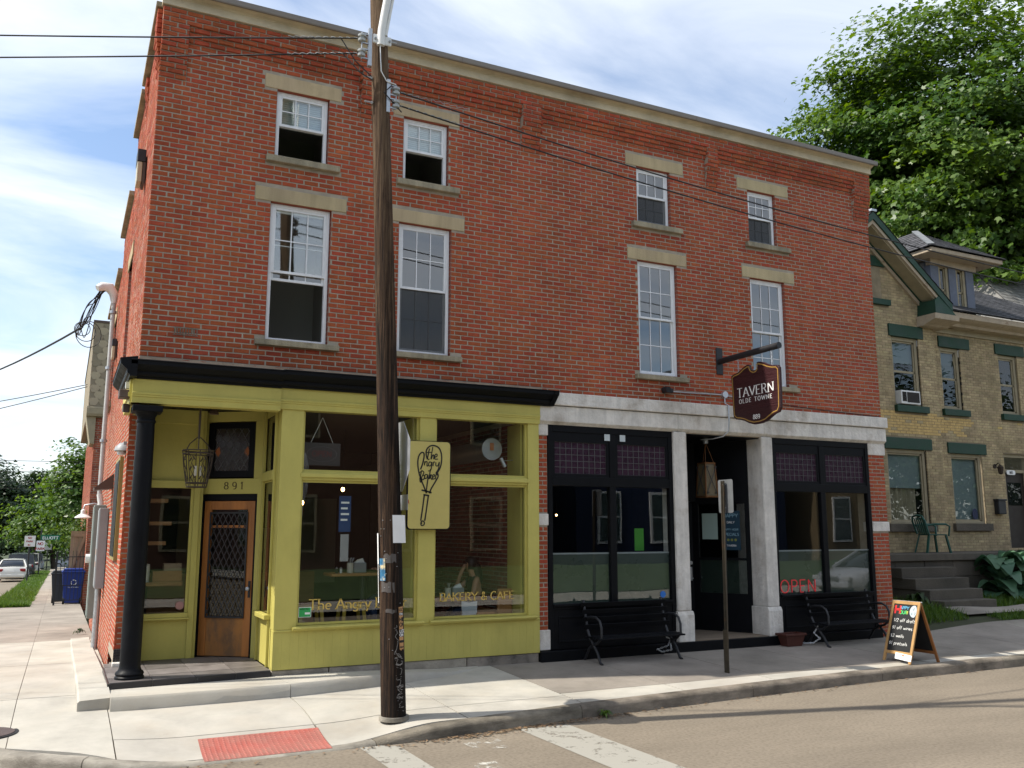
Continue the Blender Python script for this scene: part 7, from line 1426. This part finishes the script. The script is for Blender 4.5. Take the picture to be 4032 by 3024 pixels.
def tree(name, lab, base, H, cen, rad, ncl, nlf, size, m, shape=MAPLE, trunk=.35, seed=1, flat=.4, spread=.9, cat='tree', bark=None, group=None, limbs=9):
    rs = np.random.default_rng(seed); base = Vector(base); t = thing(name, lab, cat, tuple(base), group=group); bark = bark or mat('bark', (.06, .045, .033), .9, var=.3, vscale=6, bump=.8, bscale=20, stretch=(1, 1, .2))
    c = np.array(cen, float); r = np.array(rad, float)
    d = rs.normal(0, 1, (ncl, 3)); d /= np.linalg.norm(d, axis=1)[:, None]; u = rs.uniform(0, 1, ncl)**(1/2.6)
    lob = 1+.16*np.sin(d[:, 0]*5+seed)+.13*np.sin(d[:, 1]*6+d[:, 2]*4+seed*2)+.10*np.sin(d[:, 2]*9+d[:, 0]*7)
    C_ = c+d*(u*lob)[:, None]*r
    C_ = C_[C_[:, 2] > base.z+H*.12]
    idx = np.repeat(np.arange(len(C_)), nlf); out = C_-c; out /= (np.linalg.norm(out, axis=1)[:, None]+1e-6)
    g_ = rs.normal(0, 1, (len(idx), 3))*np.array([spread, spread, spread*flat]); ax = rs.normal(0, 1, (len(C_), 3))*.5+out; ax[:, 2] *= .3
    g_ += ax[idx]*rs.normal(0, spread*.8, len(idx))[:, None]
    P_ = C_[idx]+g_; P_[:, 2] -= .10*np.sum(g_[:, :2]**2, 1)/spread
    V = leaves(P_, shape, size, .6, dirs=out[idx]); tn = np.clip(rs.normal(.45, .2, len(idx))+rs.normal(0, .24, len(C_))[idx], 0, 1)
    fastmesh('crown', V, len(shape), tn, m, t, tuple(base))
    tb = MB(); top = Vector((c[0], c[1], c[2]+r[2]*.5)); pts = [base, base.lerp(Vector((c[0], c[1], c[2]-r[2]*.7)), .6), Vector((c[0], c[1], c[2]-r[2]*.3)), top]; tb.tube(pts, [trunk*1.25, trunk, trunk*.7, trunk*.12], 12); tb.build('trunk', bark, t, smooth=60)
    for k in rs.choice(len(C_), min(limbs*4, len(C_)), replace=False):
        e = Vector(C_[k]); s0 = base.lerp(top, rs.uniform(.45, .85)); mid = s0.lerp(e, .5)+Vector((0, 0, .06*(e-s0).length)); MB().tube([s0, mid, e], [trunk*.28, trunk*.16, .02], 6).build('limb', bark, t, smooth=60)
    return t
LM = leafmat('maple_leaf', (.038, .092, .016), (.120, .195, .028), .36); LD = leafmat('dark_leaf', (.012, .030, .009), (.035, .066, .016), .25); LG = leafmat('fresh_leaf', (.040, .095, .017), (.12, .195, .032)); LH = leafmat('hosta_leaf', (.045, .115, .065), (.12, .22, .125), .2); LY = leafmat('yellow_leaf', (.30, .26, .03), (.38, .34, .08), .2)
tree('maple_tree', 'large bright green maple towering behind the pale brick house', (38.5, 17, -.3), 24, (39.2, 16.5, 18.8), (11.4, 8.5, 7.8), 1150, 165, .26, LM, trunk=.5, seed=3, spread=.62, flat=.30, limbs=14)
tree('street_tree', 'tall leafy tree at the end of the row beside the shingled building', (1.5, 78, -1.9), 12, (1.6, 78, 5.2), (3.6, 3.6, 5.4), 360, 46, .42, LG, OVAL, .25, 5, spread=.55)
tree('street_tree', 'lower spreading tree behind the parked cars on the left', (-1.2, 96, -2.2), 8, (-1.6, 96, 2.8), (3.4, 3.2, 3.2), 220, 46, .42, LG, OVAL, .22, 6, spread=.6)
tree('dark_tree', 'dark broad tree at the far left edge of the street', (-8.6, 112, -2.3), 13, (-8.8, 112, 5.4), (4.6, 4, 4.8), 300, 48, .5, LD, OVAL, .4, 7, spread=.8)
tree('dark_tree', 'dark rounded tree between the far left tree and the row', (-4.0, 118, -2.3), 12, (-3.8, 118, 4.6), (3.3, 3.5, 4.4), 260, 48, .5, LD, OVAL, .4, 8, spread=.75)
tree('backdrop_tree', 'dark trees closing the far end of the side street', (-13, 150, -2.4), 10, (-9, 150, 2.5), (16, 4, 5.0), 420, 40, .7, LD, OVAL, .4, 9, spread=1.2)
tree('vine_bush', 'bright green vine spilling over the plank gate', (-.1, 22.6, -.4), 3, (.0, 22.6, 2.05), (.55, .6, .62), 70, 40, .085, LG, OVAL, .03, 10, spread=.16, cat='bush', limbs=3)
tree('backyard_tree', 'dark tree mass behind the buff brick house', (28, 26, -.3), 15, (30, 27, 9), (9, 5, 7), 330, 50, .5, LD, OVAL, .4, 12, spread=.9)
tree('opposite_tree', 'tree across the street mirrored in the windows of the pale house', (50, -26, -.2), 15, (50, -26, 8.5), (7, 5, 6), 220, 40, .5, LD, OVAL, .35, 21, spread=.9)
tree('opposite_tree', 'second tree across the street mirrored in the windows of the pale house', (62, -27, -.2), 15, (62, -27, 8.0), (7, 5, 6), 220, 40, .5, LD, OVAL, .35, 22, spread=.9)
# hosta clump: big arching leaves, each one its own piece
hb = thing('hosta_plant', 'big blue-green hosta clump beside the terrace steps', 'plant', (18.6, 1.85, .4))
def hosta_leaf(t, base, ang, ln, wd, rise, m, nm='leaf'):
    n = 7; vs = []; d = Vector((math.cos(ang), math.sin(ang), 0)); sd = Vector((-d.y, d.x, 0))
    for i in range(n+1):
        s = i/n; p = Vector(base)+d*ln*(s*.95)+Vector((0, 0, rise*math.sin(s*2.4)-.45*ln*s*s)); w_ = wd*math.sin(math.pi*min(1, .04+.93*s**.75))**.8
        vs += [p-sd*w_+Vector((0, 0, .10*w_)), p-Vector((0, 0, .10*w_)), p+sd*w_+Vector((0, 0, .10*w_))]
    mb = MB(); mb.tint = random.random(); mb.add(vs, [(i*3+j, i*3+j+1, (i+1)*3+j+1, (i+1)*3+j) for i in range(n) for j in (0, 1)]); mb.build(nm, m, t, smooth=60, fix=False)
for k in range(105):
    a = random.uniform(0, 6.283); r_ = random.uniform(0, .25); bx_ = 18.0+random.choice([0, .75, 1.5])+r_*math.cos(a); by_ = 1.75+r_*math.sin(a)*.6
    lay = random.random(); hosta_leaf(hb, (bx_, by_, .50+.75*(1-lay)), a, random.uniform(.42, .60), random.uniform(.17, .25), .24*(1-lay)+.10, LH)
yb = thing('yellow_hosta', 'small yellow-leaved plant at the right edge below the hosta', 'plant', (18.6, 1.05, .4))
for k in range(40): a = random.uniform(0, 6.283); hosta_leaf(yb, (18.55+random.uniform(-.35, .35), 1.02+random.uniform(-.08, .08), .40), a, random.uniform(.15, .26), .035, .10, LY)
# grass
def grass(name, lab, pts_, h, m, seed=1, w_=.008):
    n = len(pts_); rs = np.random.default_rng(seed); a = rs.uniform(0, 6.283, n); hh = h*rs.uniform(.4, 1.2, n); ln = rs.normal(0, .45, (n, 2))*hh[:, None]; s = w_*rs.uniform(.6, 1.5, n)
    V = np.zeros((n, 3, 3)); V[:, 0] = pts_; V[:, 1] = pts_; V[:, 2] = pts_; V[:, 0, 0] += s*np.cos(a); V[:, 0, 1] += s*np.sin(a); V[:, 1, 0] -= s*np.cos(a); V[:, 1, 1] -= s*np.sin(a); V[:, 2, :2] += ln; V[:, 2, 2] += hh
    return tag(fastmesh(name, V.reshape(-1, 3), 3, rs.uniform(0, 1, n), m), lab, 'grass', kind='stuff')
n = 26000; yy = 19.6+(NP.uniform(0, 1, n)**1.6)*60; xx = NP.uniform(-2.46, -1.45, n)+.05*np.sin(yy*3); grass('verge_grass', 'rough grass verge between the side street and its pavement', np.stack([xx, yy, .10-.0225*yy], 1), .16, LG, 2, .016)
sheet('verge', [-2.48, -1.5], [19.6, 40, 60, 110], lambda x, y: .105-.0225*y, M_grassbase)['kind'] = 'structure'
n = 26000; xx = NP.uniform(12.7, 26, n); yy = NP.uniform(.30, 2.2, n); kp = ~((xx > 15.0) & (yy < 1.0)) & ~((xx > 15.0) & (xx < 16.75) & (yy > .9)); xx, yy = xx[kp], yy[kp]
grass('yard_grass', 'weedy grass in front of the terrace of the pale house', np.array([(a, b, zyard(a, b)) for a, b in zip(xx, yy)]), .17, LG, 3, .010)
n = 2600; xx = NP.uniform(15.6, 22, n); yy = NP.uniform(.02, .40, n); grass('edge_grass', 'strip of grass between the path and the pavement', np.array([(a, b, zyard(a, b)) for a, b in zip(xx, yy)]), .13, LG, 4, .009)
def weed(x, y, z, s, k, lab, m=LG):
    t = thing('weed', lab, 'weed', (x, y, z)); 
    for i in range(k): hosta_leaf(t, (x+random.uniform(-.03, .03)*s*8, y+random.uniform(-.02, .02)*s*8, z+random.uniform(0, .5)*s), random.uniform(0, 6.283), s*random.uniform(.6, 1.2), s*.16, s*.5, m)
weed(4.86, -2.72, -.095, .10, 16, 'small green weed growing in the gutter at the kerb'); weed(15.0, 1.5, .45, .30, 26, 'leafy weed growing at the left of the terrace steps', LD); weed(14.2, 1.9, .42, .30, 24, 'dark weeds between the brick pier and the terrace steps', LD); weed(-.25, 8.4, -.05, .12, 12, 'dry weed at the foot of the side wall', LD)

# ------------------------------------------------------------------ cars
def car(lab, loc, rz, col, kind='sedan', nm='parked_car', grp='cars parked along the side street'):
    t = thing(nm, lab, 'car', loc, rz, grp, local=True); P_ = mat('car_paint_'+''.join(str(int(c*99)) for c in col), col, .3, coat=.6, spec=.5); Gs = mat('car_glass', (.012, .014, .016), .08, spec=.7); Tr = M_rubber
    if kind == 'sedan': ST = [(-2.25, .55, .60, .78, .42), (-2.15, .78, .86, .95, .30), (-1.55, .88, .92, 1.02, .22), (-.9, .90, .93, 1.0, .2), (.3, .90, .93, .96, .2), (1.2, .89, .92, .92, .2), (1.9, .84, .86, .80, .24), (2.22, .62, .66, .62, .36)]; CB = [(-1.75, .70, 1.0, 1.0), (-1.05, .62, 1.42, 1.0), (-.2, .64, 1.47, .97), (.35, .62, 1.42, .97), (1.25, .68, .95, .94)]
    else: ST = [(-2.35, .72, .78, 1.05, .45), (-2.25, .92, .95, 1.12, .35), (-1.2, .95, .97, 1.12, .28), (.2, .95, .97, 1.10, .28), (1.3, .93, .95, 1.05, .28), (2.0, .88, .9, .95, .3), (2.3, .7, .74, .8, .4)]; CB = [(-2.22, .80, 1.12, 1.1), (-2.0, .74, 1.80, 1.1), (.2, .74, 1.84, 1.1), (.6, .70, 1.72, 1.1), (1.35, .76, 1.08, 1.06)]
    mb = MB(); vs = []; prof = lambda ws, wb, zt, zb: [(-ws*.9, zb), (-ws, zb+.1), (-wb, (zb+zt)/2+.05), (-wb*.93, zt-.06), (-wb*.8, zt), (0, zt+.03), (wb*.8, zt), (wb*.93, zt-.06), (wb, (zb+zt)/2+.05), (ws, zb+.1), (ws*.9, zb)]
    for y, ws, wb, zt, zb in ST: vs += [(x, y, z) for x, z in prof(ws, wb, zt, zb)]
    k = 11; m = len(ST); mb.add(vs, [(i*k+j, i*k+(j+1) % k, (i+1)*k+(j+1) % k, (i+1)*k+j) for i in range(m-1) for j in range(k)]+[tuple(range(k)), tuple(range((m-1)*k+k-1, (m-1)*k-1, -1))]); mb.build('body', P_, t, smooth=40)
    mb = MB(); vs = []
    for y, wt, zt, zb in CB: vs += [(-.84, y*1.02, zb-.06), (-wt-.02, y, zt-.05), (-wt+.08, y, zt), (0, y, zt+.015), (wt-.08, y, zt), (wt+.02, y, zt-.05), (.84, y*1.02, zb-.06)]
    k = 7; m = len(CB); mb.add(vs, [(i*k+j, i*k+j+1, (i+1)*k+j+1, (i+1)*k+j) for i in range(m-1) for j in range(k-1)]+[tuple(range(k)), tuple(range((m-1)*k+k-1, (m-1)*k-1, -1))]); mb.build('greenhouse', Gs, t, smooth=40)
    rf = MB(); n0, n1 = (1, 3); vs = []
    for i in range(n0, n1+1): y, wt, zt, zb = CB[i]; vs += [(-wt-.01, y, zt-.035), (-wt+.08, y, zt+.012), (0, y, zt+.03), (wt-.08, y, zt+.012), (wt+.01, y, zt-.035)]
    rf.add(vs, [(i*5+j, i*5+j+1, (i+1)*5+j+1, (i+1)*5+j) for i in range(n1-n0) for j in range(4)]); rf.build('roof', P_, t, smooth=40)
    for sx in (-1, 1):
        for i, (a, b) in enumerate(((0, 1), (3, 4))):
            q, r_ = CB[a], CB[b]; MB().bar((sx*(.82 if a == 0 else q[1]+.01), q[0], (q[3] if a == 0 else q[2])-.02), (sx*(r_[1]+.01 if a == 0 else .80), r_[0], (r_[2] if a == 0 else r_[3])-.02), .07, .05).build('pillar', P_, t)
        MB().bar((sx*.80, -.15, 1.0), (sx*(CB[2][1]+.02), -.15, CB[2][2]-.03), .05, .08).build('pillar', P_, t)
        for y in (-1.38, 1.38):
            wl_ = MB().cyl((sx*.72, y, .32), (sx*.92, y, .32), .32, n=22).build('wheel', Tr, t); MB().cyl((sx*.90, y, .32), (sx*.925, y, .32), .20, n=18).build('rim', M_alu, wl_)
        yr = ST[0][0]; zr = ST[1][3]-.12
        MB().box(sx*.48, yr-.0, zr-.12, sx*.80, yr+.22, zr+.06).build('tail_light', mat('tail_red', (.25, .008, .01), .25), t, bevel=.03); MB().box(sx*.45, -yr-.20, .56, sx*.74, -yr-.02, .70).build('headlight', mat('head_clear', (.5, .52, .55), .1), t, bevel=.03); MB().box(sx*.86, .75, .92, sx*1.04, .90, 1.06).build('mirror', P_, t, bevel=.02)
    MB().box(-.16, ST[0][0]-.012, .68, .16, ST[0][0]+.10, .80).build('licence_plate', M_printw, t); MB().box(-.78, ST[0][0]-.06, .36, .78, ST[0][0]+.25, .58).build('rear_bumper', P_, t, bevel=.05); MB().box(-.70, -ST[0][0]-.16, .34, .70, -ST[0][0]+.03, .52).build('front_bumper', P_, t, bevel=.05)
    for j in range(4): MB().box(-.36, -ST[0][0]-.03, .54+j*.045, .36, -ST[0][0]+.01, .56+j*.045).build('grille_bar', M_alu, t)
    return t
zc = lambda y: -.1+zside(y)
car('white saloon parked nearest on the left side street', (-3.45, 58, zc(58)), 0, (.66, .65, .60)); car('dark car parked just beyond the white saloon', (-3.2, 65, zc(65)), 0, (.025, .028, .03), 'suv'); car('white van with dark rear window parked up the side street', (-3.2, 82, zc(82)), 0, (.6, .6, .58), 'suv')
car('silver car parked far up the street beside the tree trunk', (.6, 112, zc(110)), R(90), (.42, .44, .47)); car('dark blue car at the left edge of the side street', (-8.2, 66, zc(66)), R(180), (.02, .025, .05)); car('blue-grey car farther up the left side street', (-7.9, 88, zc(88)), R(180), (.10, .13, .18)); car('grey van at the far end of the parked row', (-3.1, 97, zc(97)), 0, (.3, .32, .35), 'suv')
car('silver car mirrored in the right tavern window', (22.5, -8.9, -.1), R(90), (.45, .47, .52), grp='cars across the street')
# side-street signs
def signpost(x, y, lab, plates, zt, m=M_blkiron):
    t = thing('street_sign', lab, 'road sign', (x, y, zc(y)+.2), group='signs along the side street'); MB().cyl((x, y, zc(y)), (x, y, zt), .045, n=8).build('post', m, t)
    for z0, z1, w_, mm, s, mt in plates:
        MB().box(x-.02 if w_ > .7 else x-w_/2, y-.06, z0, x-.02+w_ if w_ > .7 else x+w_/2, y-.05, z1).build('plate', mm, t)
        for i, q in enumerate(s):
            tx = MB(); h_ = (z1-z0)/(len(s)*1.7); text(tx, q, lambda u, v, w2: ((x+w_/2 if w_ > .7 else x)+u, y-.061-w2, z1-(i+.85)*(z1-z0)/len(s)*.98+v*1.0), h_*(.85 if w_ > .7 else .8), h_*.2, space=.8, align='c'); tx.build('lettering', mt, t)
M_sgn = mat('street_green', (.005, .13, .06), .5); M_sred = mat('sign_red_print', (.4, .02, .02), .5)
signpost(-2.28, 46.4, 'nearest white no parking sign on the verge', [(1.05, 2.0-.35, .55, M_printw, ('NO', 'PARK', 'ING'), M_sred)], 1.75); signpost(-2.05, 64, 'green ELLIOTT street name sign above a small parking sign', [(1.25, 1.62, 1.25, M_sgn, ('ELLIOTT',), M_printw), (.45, 1.2, .55, M_printw, ('NO', 'PARK'), M_sred)], 2.1); signpost(-1.75, 82, 'farthest small grey sign on the verge', [(.2, .9, .6, M_alu, ('',), M_sred)], .95)
lp = thing('far_lamp', 'far lamp head reaching in at the left edge', 'street lamp', (-6.2, 60, zc(60))); MB().cyl((-6.7, 60, zc(60)), (-6.7, 60, 3.6), .09, n=8).build('post', M_greym, lp); MB().box(-6.8, 59.8, 3.45, -4.9, 60.1, 3.6).build('lamp_head', M_whitem, lp, bevel=.03)
# ------------------------------------------------------------------ people inside the cafe
def figure(name, lab, J, E, rad, root, mats, region, hair=None):
    """one continuous skinned body: joints J, bones E, radii; material by region(point)"""
    t = thing(name, lab, 'person', tuple(J[root])); me = bpy.data.meshes.new('tmp'); ks = list(J); ix = {k: i for i, k in enumerate(ks)}; o3 = Vector(J[root])
    me.from_pydata([Vector(J[k])-o3 for k in ks], [(ix[a], ix[b]) for a, b in E], []); ob = bpy.data.objects.new('tmp', me); COL.objects.link(ob)
    ob.modifiers.new('s', 'SKIN'); 
    for k in ks: v = me.skin_vertices[0].data[ix[k]]; r_ = rad[k]; v.radius = r_ if isinstance(r_, tuple) else (r_, r_); v.use_root = (k == root)
    sb_ = ob.modifiers.new('d', 'SUBSURF'); sb_.levels = 2; sb_.render_levels = 2
    dg = bpy.context.evaluated_depsgraph_get(); m2 = bpy.data.meshes.new_from_object(ob.evaluated_get(dg)); bpy.data.objects.remove(ob)
    m2.materials.clear()
    for m in mats: m2.materials.append(m)
    for p in m2.polygons: p.material_index = region(p.center+o3); p.use_smooth = True
    b = bpy.data.objects.new('body', m2); COL.objects.link(b); b.parent = t; ORG[b.name] = tuple(o3); return t
M_skin = mat('skin', (.42, .22, .14), .5, var=.06, vscale=20); M_hair = mat('dark_hair', (.012, .008, .006), .5, var=.3, vscale=30, stretch=(1, 1, .1)); M_top = mat('black_top', (.015, .015, .017), .8); M_jean = mat('blue_jeans', (.03, .045, .09), .85); M_shirt = mat('blue_patterned_shirt', (.05, .075, .16), .8, var=.6, vscale=40)
hx, hy = 4.80, 1.0
J = dict(pel=(4.98, 1.02, .76), sp=(4.96, 1.01, .93), ch=(4.93, 1.0, 1.12), nk0=(4.90, 1.0, 1.26), nk=(4.87, 1.0, 1.33), hd=(4.84, 1.0, 1.43), ht=(4.835, 1.0, 1.50),
         sL=(4.89, .86, 1.22), eL=(4.80, .78, 1.02), wL=(4.66, .80, 1.01), hL=(4.58, .83, 1.01), sR=(4.90, 1.15, 1.22), eR=(4.66, 1.14, 1.03), wR=(4.71, 1.07, 1.28), hR=(4.745, 1.04, 1.37),
         kL=(4.55, .93, .76), aL=(4.56, .93, .33), fL=(4.45, .93, .29), kR=(4.55, 1.12, .76), aR=(4.56, 1.12, .33), fR=(4.45, 1.12, .29))
for s, (p, d) in dict(L=((4.56, .835, 1.012), (-1, 0, 0)), R=((4.75, 1.035, 1.385), (.35, -.1, 1))).items():
    dv = Vector(d).normalized(); sd = dv.cross(Vector((0, 0, 1)) if s == 'L' else Vector((1, 0, 0))).normalized()
    for f, (o_, l_) in enumerate(((-.034, .05), (-.012, .075), (.010, .08), (.030, .07), (.046, .055))):
        b_ = Vector(p)+sd*o_; J[f'f{s}{f}a'] = tuple(b_+dv*l_*.5); J[f'f{s}{f}b'] = tuple(b_+dv*l_+Vector((0, 0, -.012 if s == 'L' else .0)))
E_ = [('pel', 'sp'), ('sp', 'ch'), ('ch', 'nk0'), ('nk0', 'nk'), ('nk', 'hd'), ('hd', 'ht'), ('ch', 'sL'), ('sL', 'eL'), ('eL', 'wL'), ('wL', 'hL'), ('ch', 'sR'), ('sR', 'eR'), ('eR', 'wR'), ('wR', 'hR'), ('pel', 'kL'), ('kL', 'aL'), ('aL', 'fL'), ('pel', 'kR'), ('kR', 'aR'), ('aR', 'fR')]
for s in 'LR':
    for f in range(5): E_ += [('h'+s, f'f{s}{f}a'), (f'f{s}{f}a', f'f{s}{f}b')]
rad = dict(pel=(.15, .13), sp=(.125, .10), ch=(.14, .105), nk0=.06, nk=.05, hd=(.088, .075), ht=(.07, .062), sL=.055, eL=.040, wL=.028, hL=.034, sR=.055, eR=.040, wR=.028, hR=.034, kL=.065, aL=.045, fL=.04, kR=.065, aR=.045, fR=.04)
for s in 'LR':
    for f in range(5): rad[f'f{s}{f}a'] = .009; rad[f'f{s}{f}b'] = .0075
def reg(p):
    if p.z < .84: return 2
    if p.z < 1.27 and .88 < p.y < 1.14 and p.x > 4.82: return 1
    return 0
wm_ = figure('person', 'seated person in a black sleeveless top, head on hand, in the cafe window', J, E_, rad, 'pel', [M_skin, M_top, M_jean], reg)
hr = MB(); hr.sphere((4.862, 1.0, 1.455), .105, 18, 12, (1.02, .86, 1.08)); hr.v = [(x if x > 4.80 or z > 1.50 else 4.80+(x-4.80)*.2, y, z) for x, y, z in hr.v]
hr.build('hair', M_hair, wm_, smooth=80); MB().tube([(4.92, 1.0, 1.44), (4.965, 1.0, 1.32), (4.975, .99, 1.20), (4.97, .99, 1.08)], [.085, .08, .07, .03], 12).build('long_hair', M_hair, wm_, smooth=80)
MB().add([(4.755, 1.0, 1.455), (4.735, 1.0, 1.425), (4.757, .988, 1.42), (4.757, 1.012, 1.42)], [(0,2,1),(0,1,3),(1,2,3)]).build('nose', M_skin, wm_)
for s in (-1, 1): MB().sphere((4.768, 1.0+s*.032, 1.462), .0115, 8, 6).build('eye', mat('eye_dark', (.02, .015, .012), .2), wm_, smooth=60); MB().sphere((4.848, 1.0+s*.078, 1.45), .022, 8, 6, (.6, .35, 1.2)).build('ear', M_skin, wm_, smooth=60)
MB().sphere((4.765, 1.0, 1.393), .016, 10, 6, (.5, 1.3, .4)).build('mouth', mat('lips', (.32, .11, .09), .5), wm_, smooth=60)
J2 = dict(pel=(3.72, 1.15, .99), sp=(3.72, 1.13, 1.15), ch=(3.71, 1.10, 1.33), nk=(3.69, 1.09, 1.50), hd=(3.67, 1.08, 1.62), ht=(3.665, 1.08, 1.69), sL=(3.72, .93, 1.40), eL=(3.66, .88, 1.38-.24), wL=(3.50, .95, 1.395), sR=(3.72, 1.28, 1.40), eR=(3.62, 1.30, 1.18), wR=(3.45, 1.15, 1.395), kL=(3.35, 1.05, .96), aL=(3.40, 1.05, .55), fL=(3.30, 1.05, .50), kR=(3.35, 1.25, .96), aR=(3.40, 1.25, .55), fR=(3.30, 1.25, .50))
for s, p in dict(L=(3.46, .97, 1.40), R=(3.41, 1.13, 1.40)).items():
    J2['h'+s] = p
    for f, o_ in enumerate((-.034, -.012, .01, .03, .045)): J2[f'f{s}{f}a'] = (p[0]-.04, p[1]+o_, p[2]+.005); J2[f'f{s}{f}b'] = (p[0]-.075+abs(o_)*.4, p[1]+o_*1.1, p[2]-.005)
E2 = [(a, b) for a, b in E_ if 'nk0' not in (a, b)]+[('ch', 'nk')]; r2 = {k: v for k, v in rad.items() if k in J2}; r2['nk'] = .052
p2 = figure('person', 'person in a blue patterned shirt mostly hidden behind the utility pole in the cafe', J2, E2, r2, 'pel', [M_skin, M_shirt, M_jean], lambda p: 2 if p.z < 1.05 else (1 if p.z < 1.47 and (p.z > 1.24 or p.x > 3.66) and p.x > 3.58 else 0))
hr = MB(); hr.sphere((3.69, 1.08, 1.65), .10, 16, 10, (1, .85, 1.05)); hr.build('hair', M_hair, p2, smooth=80)
for nm, z, sp_ in (('nose', 1.62, None),): MB().add([(3.585, 1.08, 1.635), (3.565, 1.08, 1.605), (3.587, 1.068, 1.60), (3.587, 1.092, 1.60)], [(0,2,1),(0,1,3),(1,2,3)]).build('nose', M_skin, p2)
cs_ = thing('cafe_chair', 'plain dark cafe chair under the seated person', 'chair', (5.0, 1.02, .27)); MB().box(4.80, .80, .60, 5.20, 1.22, .64).build('seat', M_blk, cs_)
for sx, sy in ((4.83, .83), (5.17, .83), (4.83, 1.19), (5.17, 1.19)): MB().bar((sx, sy, .60), (sx, sy, .268), .03, .03).build('leg', M_blk, cs_)
st3 = thing('bar_stool', 'bar stool under the person in the blue shirt', 'stool', (3.72, 1.17, .27)); MB().cyl((3.72, 1.17, .84), (3.72, 1.17, .88), .17, n=20).build('seat', M_ystool, st3)
for k in range(4): a = k*1.571+.785; MB().bar((3.72+.12*math.cos(a), 1.17+.12*math.sin(a), .84), (3.72+.19*math.cos(a), 1.17+.19*math.sin(a), .268), .03, .03).build('leg', M_ystool, st3)
